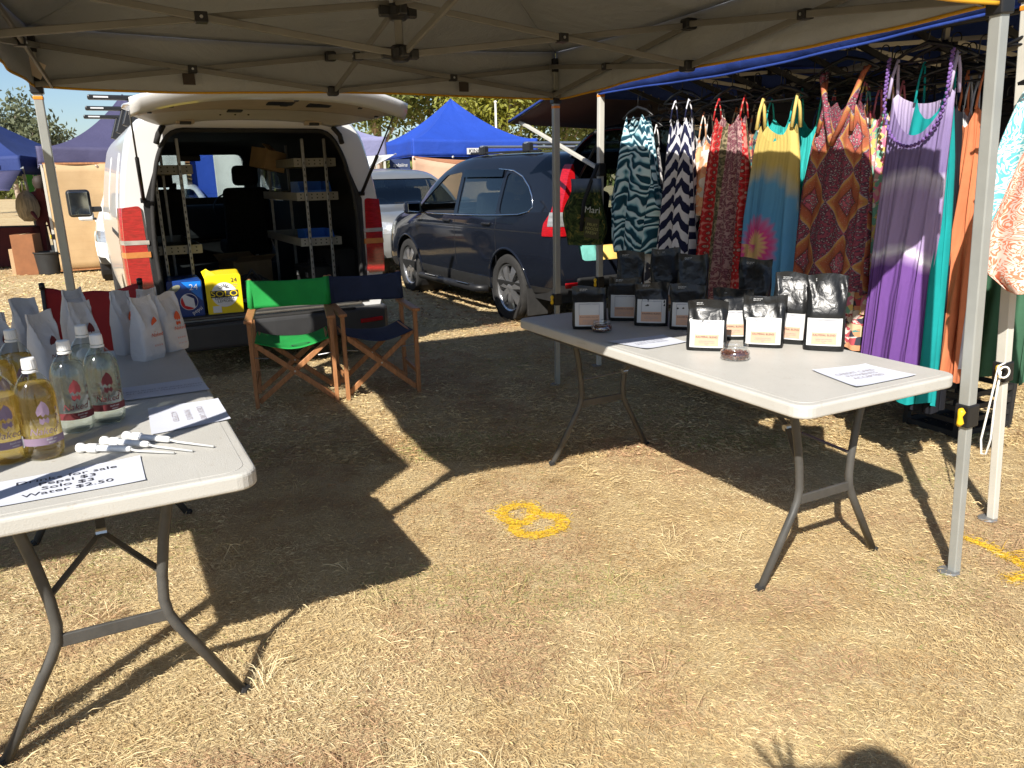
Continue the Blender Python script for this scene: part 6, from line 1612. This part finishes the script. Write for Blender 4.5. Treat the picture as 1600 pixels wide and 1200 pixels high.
# ================================================================ MARKET BEHIND
def rot(a): return Vector((math.cos(a), math.sin(a), 0)), Vector((-math.sin(a), math.cos(a), 0))
def square(fl, ang, w=3.0, d=3.0):
    r, b = rot(ang); fl = Vector((fl[0], fl[1], 0)); return [fl, fl + r * w, fl + r * w + b * d, fl + b * d]
BG = 'market gazebos in the background'
pf = on_y(60, 255, 13.0)
PC = square(pf, math.radians(30))
gazebo('pop_up_gazebo', 'dark purple gazebo with a tan screen under it, left of the van', PC, 2.02, 1.74, 3.0, MATS['tent_purple'], MATS['tent_purple'], MATS['tent_lavender'], MATS['pole_cream'], MATS['frame_bar'], truss=False, group=BG, nseg=20, joint=(1.95, 1.75), power=1.85)
bfl = on_y(645, 240, 17.3)
BC = square(bfl, GRID_A)
gz, gl, gc = gazebo('pop_up_gazebo', 'bright blue gazebo standing behind the silver car', BC, 2.20, 1.84, 3.18, MATS['tent_blue'], MATS['tent_blue'], MATS['tent_blue'], MATS['pole_cream'], MATS['frame_bar'], truss=False, group=BG, nseg=20, joint=(2.1, 1.9), power=1.65)
r_, b_ = rot(GRID_A)
pt = BC[0] - gc + r_ * 1.45 - b_ * .05 + Vector((0, 0, 1.95))
lp_ = MB().bar(pt - r_ * .22, pt + r_ * .22, .008, .13).build('logo_patch', 'label_white', gz)
text('lettering', 'KINGS', .12, 'ink', lp_, frame(pt - b_ * .012, r_, (0, 0, 1)), sx=1.05)
lv = on_y(604, 240, 15.0)
LC = [Vector((lv.x, lv.y, 0)) - r_ * 3.0, Vector((lv.x, lv.y, 0)), Vector((lv.x, lv.y, 0)) + b_ * 3, Vector((lv.x, lv.y, 0)) - r_ * 3 + b_ * 3]
gazebo('pop_up_gazebo', 'faded lavender gazebo showing between the van and the blue gazebo', LC, 2.14, 1.76, 3.0, MATS['tent_lavender'], MATS['tent_lavender'], MATS['tent_lavender'], MATS['pole_cream'], MATS['frame_bar'], truss=False, group=BG, nseg=20, joint=(2.05, 1.8), power=1.4)
fr_ = on_y(36, 275, 14.6); fr_.z = 0
q1, q2 = rot(math.radians(8))
FC = [fr_ - q1 * 3, fr_, fr_ + q2 * 3, fr_ - q1 * 3 + q2 * 3]
ft = on_y(37, 276, 14.6); fb = on_z(68, 402, 0)
gz2, _, gc2 = gazebo('pop_up_gazebo', 'blue gazebo at the far left picture edge over a goods stall', FC, 1.94, 1.64, 2.9, MATS['tent_dark'], MATS['tent_dark'], MATS['tent_dark'], MATS['pole_cream'], MATS['frame_bar'], truss=False, posts=(1, 0, 1, 1), group=BG, nseg=20, joint=(1.85, 1.7))
MB().bar(fb - gc2, Vector((ft.x, ft.y, 1.75)) - gc2, .05, .05).build('leaning_post', 'pole_grey', gz2, bevel=.005)
MB().grid(lambda a, b: fr_ - gc2 + Vector((-3.0 * a + (1.15 - .2 * a) * b, -.03 - 2.3 * b, 1.70 - .34 * b + .03 * math.sin(7 * a) * b)), 14, 12).build('front_awning', 'tent_purple', gz2, smooth=True, fixn=False, solid=.004)
lpat = FC[1] - gc2 - q1 * .55 - q2 * .06 + Vector((0, 0, 1.80))
MB().bar(lpat - q1 * .18, lpat + q1 * .18, .008, .07).build('logo_patch', 'yellow_plastic', gz2)

# tan reed screen closing the front of the purple gazebo
def reed():
    m = bpy.data.materials.new('reed'); t = NT(m); o = t.obj(); x, y, z = t.sep(o)
    w = t.math('FRACT', t.math('MULTIPLY', x, 70.0)); h = t.math('FRACT', t.math('MULTIPLY', z, 8.0))
    c = t.mix(t.ramp(w, [(.0, (0, 0, 0)), (.15, (1, 1, 1)), (.85, (1, 1, 1)), (1.0, (0, 0, 0))]), (.28, .17, .08), t.ramp(t.noise(o, 3.0, 4.0), [(.3, (.38, .25, .12)), (.7, (.48, .33, .17))]))
    c = t.mix(t.ramp(h, [(.0, (.35, .35, .35)), (.06, (0, 0, 0))]), c, (.28, .18, .09))
    t.bsdf(Base_Color=c, Roughness=.7, Normal=t.bump(w, .3, .01)); MATS['reed'] = m
reed()
rs_ = thing('reed_screen', 'tan reed screen hanging below the purple gazebo', 'screen', PC[0] + Vector((0, 0, 0)), math.radians(30))
MB().grid(lambda a, b: Vector((.06 + 2.9 * a, -.06 + .02 * math.sin(9 * a) * (1 - b) + .012 * math.sin(23 * a + 4 * b), .04 + 1.72 * b + .02 * math.sin(5 * a) * (1 - b))), 60, 14).build('reed_panel', 'reed', rs_, smooth=True, fixn=False, solid=.012)
MB().bar((.05, -.06, 1.765), (2.97, -.06, 1.765), .03, .03).build('top_batten', 'wood', rs_)
MB().bar((.05, -.055, .05), (2.97, -.055, .05), .02, .02).build('bottom_batten', 'wood', rs_)
for k in range(5): MB().lathe([(.012, -.004), (.02, 0), (.012, .004)], 10, (.2 + .62 * k, -.085, 1.72), 'y').build('eyelet', 'galvanised', rs_)

# tarpaulin strung along the front of the blue gazebo
tp = thing('hung_tarpaulin', 'pale tan tarpaulin with a rust top band hung under the blue gazebo', 'tarpaulin', BC[0], GRID_A)
def tarp(a, b, lo, hi):
    z1 = 1.86 - .10 * math.sin(PI * min(1, a * 1.1)); zm = 1.84 - .42 * a - .03 * math.sin(6 * a); zz = {'t': z1, 'm': zm, 'b': .05}
    z = zz[lo] * (1 - b) + zz[hi] * b
    return Vector((-.05 + 3.1 * a, -.10 + .07 * math.sin(13 * a + 2.2 * (1.9 - z)) * (1.0 - .35 * z), z))
MB().grid(lambda a, b: tarp(a, b, 'm', 't'), 40, 6).build('top_band', 'cloth_rust', tp, smooth=True, fixn=False, solid=.004)
MB().grid(lambda a, b: tarp(a, b, 'b', 'm'), 40, 14).build('drop_cloth', 'cloth_tan', tp, smooth=True, fixn=False, solid=.004)
for k in range(4): MB().lathe([(.012, -.01), (.025, 0), (.012, .01)], 8, (-.03 + .9 * k, -.12, 1.83), 'y').build('eyelet', 'white_plastic', tp)

# white shade sail, navy sign board, brush fence and cloth walls farther back
def quad_cloth(name, label, cat, pts, m, sag=.08, n=14):
    c = sum(pts, Vector()) / len(pts); t = thing(name, label, cat, (c.x, c.y, min(p.z for p in pts)))
    Q = [p - Vector((c.x, c.y, min(p.z for p in pts))) for p in pts]
    if len(Q) == 3: Q = Q + [Q[2]]
    nn = (Q[1] - Q[0]).cross(Q[3] - Q[0]).normalized()
    MB().grid(lambda a, b: (Q[0] * (1 - a) + Q[1] * a) * (1 - b) + (Q[3] * (1 - a) + Q[2] * a) * b + nn * sag * math.sin(PI * a * 3) * math.sin(PI * b), n, n).build('cloth', m, t, smooth=True, fixn=False, solid=.004)
    for p in Q[:2]: MB().lathe([(.01, -.006), (.02, 0), (.01, .006)], 8, p, 'y').build('eyelet', 'galvanised', t)
    return t
quad_cloth('shade_sail', 'white triangular shade cloth right of the van tailgate', 'shade cloth', [on_y(560, 245, 13.6), on_y(618, 241, 14.2), on_y(575, 264, 13.4)], 'cloth_white', .03)
sb = on_y(625, 258, 16.0)
sg = thing('sign_board', 'navy sign board with white script under the blue gazebo', 'sign', (sb.x, sb.y, 0), GRID_A * .4)
MB().box((0, 0, sb.z), (.40, .03, .22)).build('board', mat('sign_navy', (.02, .035, .10), .6), sg, bevel=.005)
for x in (-.17, .17): MB().box((x, .01, (sb.z - .1) / 2), (.03, .03, sb.z - .1)).build('leg', 'wood', sg)
text('lettering', 'aplaiins', .10, 'label_white', sg, frame((0, -.022, sb.z), (1, 0, 0), (0, 0, 1)), shear=.25)
bfn = thing('brush_fence', 'grey brush fence behind the shade cloth', 'fence', (-3.4, 17.0, 0), .1)
for k in range(34): MB().bar((-2.2 + .075 * k, random.uniform(-.03, .03), 0), (-2.2 + .075 * k + random.uniform(-.04, .04), 0, 1.62 + random.uniform(0, .2)), .07, .04, (0, 1, 0)).build('brush_stake', mat('brush', (.22, .18, .14), .9, var=.4), bfn)
def wall_cloth(label, a, b, z0, z1, m):
    t = thing('cloth_wall', label, 'cloth wall', (a[0], a[1], z0)); d = Vector((b[0] - a[0], b[1] - a[1], 0)); L_ = d.length; nn = Vector((-d.y, d.x, 0)).normalized()
    MB().grid(lambda u, v: d * u + Vector((0, 0, (z1 - z0) * v)) + nn * .08 * math.sin(u * L_ * 9 + 1.5 * v) * (1 - .5 * v), 40, 8).build('cloth', m, t, smooth=True, fixn=False, solid=.004)
    MB().bar(Vector((0, 0, z1 - z0)), d + Vector((0, 0, z1 - z0)), .025, .025).build('top_rail', 'pole_cream', t)
wall_cloth('white cloth wall seen through the van windscreen, left piece', (-6.15, 13.3), (-5.38, 13.5), 0.02, 2.1, 'cloth_white')
wall_cloth('blue cloth wall seen through the van windscreen', (-5.38, 13.7), (-4.92, 13.8), 0.02, 2.1, 'tent_blue')
wall_cloth('white cloth wall seen through the van windscreen, right piece', (-4.90, 13.5), (-4.2, 13.7), 0.02, 2.1, 'cloth_white')

# green sign at the far left stall
gs = on_y(70, 288, 15.6)
sg = thing('sign_banner', 'green banner with white capital letters at the far left stall', 'sign', (gs.x, gs.y, 0), .12)
MB().box((0, 0, gs.z - .02), (.62, .03, .66)).build('panel', mat('sign_green', (.04, .30, .05), .6), sg, bevel=.004)
for x in (-.25, .25): MB().box((x, .012, (gs.z - .35) / 2), (.03, .03, gs.z - .35)).build('leg', 'leg_metal', sg)
text('lettering', 'TRA\nOF\nAME', .155, 'label_white', sg, frame((-.06, -.022, gs.z + .02), (1, 0, 0), (0, 0, 1)), line=.95, sx=1.15)
MB().box((0, -.018, gs.z + .255), (.58, .003, .05)).build('top_strip', mat('sign_lime', (.16, .45, .05), .6), sg)

# goods at the far left stall
def cloth_table(label, loc, rz, d, m):
    t = thing('stall_table', label, 'table', loc, rz); w, l, h = d
    MB().box((0, 0, h - .015), (w, l, .03)).build('table_top', m, t, bevel=.01)
    MB().grid(lambda a, b: Vector((w / 2 * sgp(math.cos(2 * PI * a), .25) * (1 + .03 * (1 - b)) + .015 * math.sin(40 * a) * (1 - b), l / 2 * sgp(math.sin(2 * PI * a), .25) * (1 + .03 * (1 - b)), .03 + (h - .04) * b)), 60, 6, wrap=True).build('cloth_skirt', m, t, smooth=True); return t
tl_ = on_z(-14, 425, 0); cloth_table('stall table under a dark red cloth at the far left', (tl_.x, tl_.y + .9, 0), .1, (.9, .6, .72), mat('red_cloth', (.055, .005, .007), .85))
def carton_box(label, loc, rz, d, m):
    t = thing('cardboard_box', label, 'box', loc, rz); w, l, h = d
    MB().box((0, 0, h / 2), (w, l, h)).build('carton', m, t, bevel=.006)
    MB().box((0, 0, h + .003), (.05, l * .98, .003)).build('tape', mat('tape', (.5, .36, .2), .3), t); return t
ox = on_z(50, 428, 0); carton_box('orange brown carton on the grass at the far left stall', (ox.x, ox.y, 0), .2, (.34, .35, .66), mat('carton_orange', (.22, .085, .03), .7))
ox = on_z(30, 430, 0); carton_box('plain brown carton beside the orange one at the far left stall', (ox.x, ox.y + .3, 0), .1, (.36, .4, .42), MATS['cardboard'])
kx = on_z(80, 428, 0)
tb_ = thing('waste_tub', 'black plastic tub standing by the leaning tent post', 'tub', (kx.x, kx.y, 0))
MB().lathe([(0, .01), (.17, .01), (.2, .34), (.215, .35), (.215, .37), (.195, .37), (.165, .03), (0, .03)], 24).build('tub_wall', 'black_trim', tb_, smooth=True, angle=40)
for s_ in (-1, 1): MB().tube([(s_ * .21, -.05, .34), (s_ * .25, 0, .33), (s_ * .21, .05, .34)], .012, 6).build('handle', 'black_trim', tb_)
sbp = on_y(43, 322, 14.2)
bgs = thing('striped_bag', 'beige striped round bag hanging at the far left stall', 'bag', sbp)
MB().lathe([(0, -.27), (.09, -.26), (.16, -.18), (.19, -.04), (.17, .10), (.12, .20), (.05, .25), (.045, .27)], 26).build('bag_body', mat('bag_stripe', (.30, .25, .17), .8, var=.45, vs=6, stretch=(5, 5, .3)), bgs, smooth=True)
MB().tube([(-.04, 0, .26), (-.03, 0, .42), (.03, 0, .42), (.04, 0, .26)], .012, 6).build('handle', 'rope', bgs, smooth=True)
for k, (x, y, hh, m_) in enumerate(((8, 330, .5, 'plain_black'), (62, 330, .6, 'plain_black'), (24, 372, .45, 'plain_blue'))):
    pass

# ---------------------------------------------------------------- trees
def leaf_mat(name, lo, hi):
    m = bpy.data.materials.new(name); t = NT(m); o = t.obj()
    c = t.ramp(t.noise(o, 2.2, 3.0), [(.3, lo), (.7, hi)])
    d = t.bsdf(Base_Color=c, Roughness=.6); tr = t.n('BsdfTranslucent', None, Color=c)
    mx = t.n('MixShader', None, Fac=.3, _1=d.outputs[0], _2=tr.outputs[0]); t.t.links.new(mx.outputs[0], t.out.inputs[0]); MATS[name] = m
leaf_mat('leaf_grey', (.07, .085, .045), (.20, .22, .12)); leaf_mat('leaf_olive', (.085, .115, .03), (.27, .29, .08)); leaf_mat('leaf_yellow', (.13, .15, .02), (.36, .35, .05))
mat('bark_pale', (.38, .30, .24), .85, var=.25, vs=3, bump=.4, bs=20)
def tree(label, loc, h, spread, seed, leaf, n_leaf=5200, size=.14, low=.25, group='gum trees beyond the market'):
    r = random.Random(seed); rg = np.random.default_rng(seed)
    t = thing('gum_tree', label, 'tree', loc, 0, group)
    b = MB(); tips = []
    tp_ = [Vector((0, 0, 0)), Vector((.1 * r.uniform(-1, 1), 0, h * low)), Vector((.3 * r.uniform(-1, 1), .2 * r.uniform(-1, 1), h * .55))]
    b.tube(tp_, [h * .026, h * .02, h * .013], 8)
    for k in range(9):
        a = 2 * PI * (k + r.random()) / 9; s0 = tp_[1].lerp(tp_[2], r.random()); L_ = spread * r.uniform(.55, 1.0)
        e = Vector((math.cos(a) * L_, math.sin(a) * L_, h * r.uniform(.55, .97))); m_ = s0.lerp(e, .5) + Vector((0, 0, -.04 * h * r.random()))
        b.tube([s0, m_, e], [h * .011, h * .007, h * .002], 6); tips += [e, m_.lerp(e, .5), m_]
        for j in range(3):
            e2 = m_.lerp(e, r.random()) + Vector((r.uniform(-1, 1), r.uniform(-1, 1), r.uniform(-.3, .8))) * spread * .35; b.tube([m_.lerp(e, .3), e2], [h * .004, h * .0015], 5); tips.append(e2)
    b.build('trunk', 'bark_pale', t, smooth=True)
    T = np.array([tuple(p) for p in tips]); T = T[T[:, 2] > h * low]
    k = rg.integers(0, len(T), n_leaf); c = T[k] + rg.normal(0, 1, (n_leaf, 3)) * np.array([spread * .15, spread * .15, h * .055])
    d = rg.normal(0, 1, (n_leaf, 3)); d /= np.linalg.norm(d, axis=1)[:, None]; e = np.cross(d, rg.normal(0, 1, (n_leaf, 3))); e /= np.linalg.norm(e, axis=1)[:, None]
    s = size * (.6 + .8 * rg.random(n_leaf))[:, None]
    V = np.stack([c - d * s, c + e * s * .42, c + d * s, c - e * s * .42], 1).reshape(-1, 3)
    me = bpy.data.meshes.new('crown'); me.vertices.add(len(V)); me.vertices.foreach_set('co', V.astype(np.float32).ravel())
    me.loops.add(len(V)); me.loops.foreach_set('vertex_index', np.arange(len(V), dtype=np.int32)); me.polygons.add(n_leaf); me.polygons.foreach_set('loop_start', (np.arange(n_leaf) * 4).astype(np.int32)); me.update(calc_edges=True)
    me.materials.append(MATS[leaf]); o = bpy.data.objects.new('crown', me); COL.objects.link(o); o.parent = t
    return t
def tree_at(label, px, Y, h, spread, seed, leaf, **k):
    p = on_y(px, 280, Y); tree(label, (p.x, p.y, 0), h, spread, seed, leaf, **k)
tree_at('grey green gum tree at the far left behind the blue stall', 25, 38, 5.2, 2.3, 1, 'leaf_grey', low=.35, n_leaf=6500, size=.13)
tree_at('small grey gum tree at the left picture edge', -40, 42, 5.6, 2.4, 12, 'leaf_grey', low=.3)
tree_at('tall loose gum tree rising right of the raised tailgate', 590, 36, 9.0, 3.4, 2, 'leaf_olive', n_leaf=8000)
tree_at('olive gum tree directly behind the blue gazebo peak', 690, 40, 8.5, 3.4, 3, 'leaf_olive', n_leaf=8000)
tree_at('yellow green tree behind the right slope of the blue gazebo', 795, 36, 7.5, 2.9, 4, 'leaf_yellow', n_leaf=9000)
tree_at('olive tree behind the navy SUV roof bars', 880, 42, 7.5, 3.2, 5, 'leaf_olive', n_leaf=7000)
tree_at('gum tree farther right behind the dress stall', 985, 45, 8.0, 3.2, 6, 'leaf_olive')
tree_at('gum tree hidden mostly behind the white van', 460, 44, 6.0, 3.2, 7, 'leaf_olive')
tree_at('pale gum tree behind the purple gazebo', 230, 60, 5.2, 3.0, 8, 'leaf_grey')
fp = on_y(777, 275, 30.0)
fl_ = thing('flag_pole', 'thin white pole rising behind the blue gazebo', 'pole', (fp.x, fp.y, 0))
MB().tube([(0, 0, 0), (0, 0, 3.95)], [.06, .035], 10).build('shaft', 'white_paint', fl_, smooth=True)
MB().lathe([(0, 3.94), (.06, 3.97), (.06, 4.02), (0, 4.05)], 10).build('finial', 'white_paint', fl_, smooth=True)
# far belt of scrub along the horizon
rg = np.random.default_rng(77); n = 26000
x = rg.uniform(-110, 110, n); y = 85 + rg.uniform(0, 14, n); top = 2.6 + 1.6 * value_noise(np.stack([x, y * 0], 1), 6.0, 31) + 1.2 * value_noise(np.stack([x, y * 0], 1), 1.7, 33)
c = np.stack([x, y, top * rg.random(n) ** .7], 1); d = rg.normal(0, 1, (n, 3)); d /= np.linalg.norm(d, axis=1)[:, None]; e = np.cross(d, rg.normal(0, 1, (n, 3))); e /= np.linalg.norm(e, axis=1)[:, None]
V = np.stack([c - d * .5, c + e * .3, c + d * .5, c - e * .3], 1).reshape(-1, 3)
me = bpy.data.meshes.new('scrub'); me.vertices.add(len(V)); me.vertices.foreach_set('co', V.astype(np.float32).ravel()); me.loops.add(len(V)); me.loops.foreach_set('vertex_index', np.arange(len(V), dtype=np.int32))
me.polygons.add(n); me.polygons.foreach_set('loop_start', (np.arange(n) * 4).astype(np.int32)); me.update(calc_edges=True); me.materials.append(MATS['leaf_olive'])
o = bpy.data.objects.new('distant_scrub', me); COL.objects.link(o); tag(o, 'low olive scrub along the horizon behind the market', 'scrub', kind='stuff')

# ================================================================ PEOPLE
def person(label, loc, rz, joints, edges, m_body, face=None, hair=None):
    """joints: name -> (x, y, z, radius); skinned into one continuous figure"""
    t = thing('person', label, 'person', loc, rz)
    names = list(joints); me = bpy.data.meshes.new('body')
    me.from_pydata([joints[n_][:3] for n_ in names], [(names.index(a), names.index(b)) for a, b in edges], []); me.update()
    o = bpy.data.objects.new('body', me); COL.objects.link(o); o.parent = t
    sk = o.modifiers.new('skin', 'SKIN'); sk.use_smooth_shade = True
    if not me.skin_vertices: me.skin_vertices.new()
    for i, n_ in enumerate(names):
        q = joints[n_]; me.skin_vertices[0].data[i].radius = (q[3], q[4] if len(q) > 4 else q[3]); me.skin_vertices[0].data[i].use_root = (n_ == 'pelvis')
    sb_ = o.modifiers.new('sub', 'SUBSURF'); sb_.levels = 1; sb_.render_levels = 1
    me.materials.append(m_body); return t
def sunward(px, py, Y):
    g_ = on_z(px, py, 0); k = (Y - g_.y) / (-sd.y); return g_ - sd * k
hd = sunward(1366, 1168, -.22)
hx, hy, hz_ = hd.x, hd.y, hd.z - .02
f1, f2, f3 = sunward(1178, 1160, -.05), sunward(1208, 1153, -.05), sunward(1231, 1156, -.05)
palm = Vector((.03, -.075, 1.375))
J = {'pelvis': (hx, hy - .06, .90, .15, .11), 'waist': (hx, hy - .06, 1.08, .13, .10), 'chest': (hx, hy - .05, 1.24, .15, .11), 'neck': (hx, hy - .02, hz_ - .24, .055), 'head': (hx, hy, hz_ - .12, .085, .10), 'crown': (hx, hy, hz_ - .04, .075, .085),
     'hipl': (hx - .10, hy - .06, .86, .10), 'kneel': (hx - .11, hy - .04, .48, .065), 'anklel': (hx - .12, hy - .07, .09, .045), 'toel': (hx - .13, hy + .10, .035, .035),
     'hipr': (hx + .10, hy - .06, .86, .10), 'kneer': (hx + .11, hy - .04, .48, .065), 'ankler': (hx + .12, hy - .07, .09, .045), 'toer': (hx + .13, hy + .10, .035, .035),
     'shl': (hx - .17, hy - .05, 1.30, .055), 'elbl': (hx - .24, hy - .0, 1.12, .042), 'wrl': (palm.x - .015, palm.y - .02, palm.z - .07, .028), 'palml': (palm.x, palm.y, palm.z, .030, .016),
     'shr': (hx + .17, hy - .05, 1.30, .055), 'elbr': (hx + .25, hy + .02, 1.10, .042), 'wrr': (.22, -.10, 1.30, .028), 'palmr': (.17, -.06, 1.34, .030, .016)}
E_ = [('pelvis', 'waist'), ('waist', 'chest'), ('chest', 'neck'), ('neck', 'head'), ('head', 'crown'), ('pelvis', 'hipl'), ('hipl', 'kneel'), ('kneel', 'anklel'), ('anklel', 'toel'), ('pelvis', 'hipr'), ('hipr', 'kneer'), ('kneer', 'ankler'), ('ankler', 'toer'),
      ('chest', 'shl'), ('shl', 'elbl'), ('elbl', 'wrl'), ('wrl', 'palml'), ('chest', 'shr'), ('shr', 'elbr'), ('elbr', 'wrr'), ('wrr', 'palmr')]
for i, fpt in enumerate((f1, f2, f3)):
    md_ = palm.lerp(fpt, .55) + Vector((0, -.012, 0))
    J['k%d' % i] = (md_.x, md_.y, md_.z, .0085); J['t%d' % i] = (fpt.x, fpt.y, fpt.z, .007); E_ += [('palml', 'k%d' % i), ('k%d' % i, 't%d' % i)]
J['th0'] = (palm.x + .035, palm.y + .01, palm.z + .02, .010); J['th1'] = (palm.x + .055, palm.y + .02, palm.z + .04, .008); E_ += [('palml', 'th0'), ('th0', 'th1')]
for i in range(4):
    J['r%d' % i] = (.165 - .0 * i, -.045, 1.365 - .017 * i, .008); J['rt%d' % i] = (.125, -.035, 1.372 - .018 * i, .007); E_ += [('palmr', 'r%d' % i), ('r%d' % i, 'rt%d' % i)]
mat('clothes_photo', (.10, .11, .14), .85); mat('skin_tone', (.42, .25, .17), .6)
J2 = {k_: (v[0] - hx, v[1] - hy) + tuple(v[2:]) for k_, v in J.items()}
ph_ = person('person holding up a phone, only the shadow shows at the bottom right', (hx, hy, 0), 0, J2, E_, MATS['clothes_photo'])
MB().lathe([(.0, hz_ - .005), (.06, hz_ - .012), (.095, hz_ - .05), (.105, hz_ - .11), (.09, hz_ - .18), (.06, hz_ - .22)], 20, (0, -.015, 0)).build('hair', mat('hair_dark', (.03, .02, .015), .7), ph_, smooth=True)
c0, c1 = sunward(1246, 1193, -.03), sunward(1325, 1196, -.03)
fo = thing('phone', 'phone held up by the person, casting its shadow at the bottom', 'phone', (c0.x, -.03, 1.30))
top_z = min(c0.z, c1.z) - 1.30
MB().box(((c1.x - c0.x) / 2, 0, top_z - .037), (abs(c1.x - c0.x) + .02, .008, .074)).build('case', 'black_plastic', fo, bevel=.003)
MB().box(((c1.x - c0.x) / 2, -.0045, top_z - .037), (abs(c1.x - c0.x), .001, .066)).build('screen', 'dark_lining', fo)

# stall keeper bending over the goods at the far left
sk_ = on_z(28, 425, 0)
JS = {'pelvis': (0, 0, .92, .13, .11), 'waist': (0, -.06, 1.06, .13, .11), 'chest': (0, -.20, 1.22, .15, .12), 'neck': (0, -.30, 1.36, .055), 'head': (0, -.36, 1.47, .085, .10), 'crown': (0, -.38, 1.55, .07),
      'hl': (-.09, 0, .86, .10), 'kl': (-.10, -.02, .48, .065), 'al': (-.10, .02, .08, .045), 'tl': (-.11, -.14, .035, .035), 'hr': (.09, 0, .86, .10), 'kr': (.10, -.02, .48, .065), 'ar': (.10, .02, .08, .045), 'tr': (.11, -.14, .035, .035),
      'sl': (-.18, -.22, 1.28, .055), 'el': (-.22, -.34, 1.04, .042), 'wl': (-.14, -.48, .90, .03), 'fl': (-.12, -.54, .86, .02), 'sr': (.18, -.22, 1.28, .055), 'er': (.22, -.34, 1.04, .042), 'wr': (.14, -.48, .90, .03), 'fr': (.12, -.54, .86, .02)}
ES = [('pelvis', 'waist'), ('waist', 'chest'), ('chest', 'neck'), ('neck', 'head'), ('head', 'crown'), ('pelvis', 'hl'), ('hl', 'kl'), ('kl', 'al'), ('al', 'tl'), ('pelvis', 'hr'), ('hr', 'kr'), ('kr', 'ar'), ('ar', 'tr'), ('chest', 'sl'), ('sl', 'el'), ('el', 'wl'), ('wl', 'fl'), ('chest', 'sr'), ('sr', 'er'), ('er', 'wr'), ('wr', 'fr')]
pk = person('person in a maroon top leaning over the far left stall', (sk_.x, sk_.y + 1.1, 0), .5, JS, ES, mat('clothes_maroon', (.10, .02, .025), .85))
MB().lathe([(0, 1.60), (.06, 1.59), (.10, 1.53), (.105, 1.46), (.08, 1.38)], 18, (0, -.345, 0)).build('hair', 'hair_dark', pk, smooth=True)
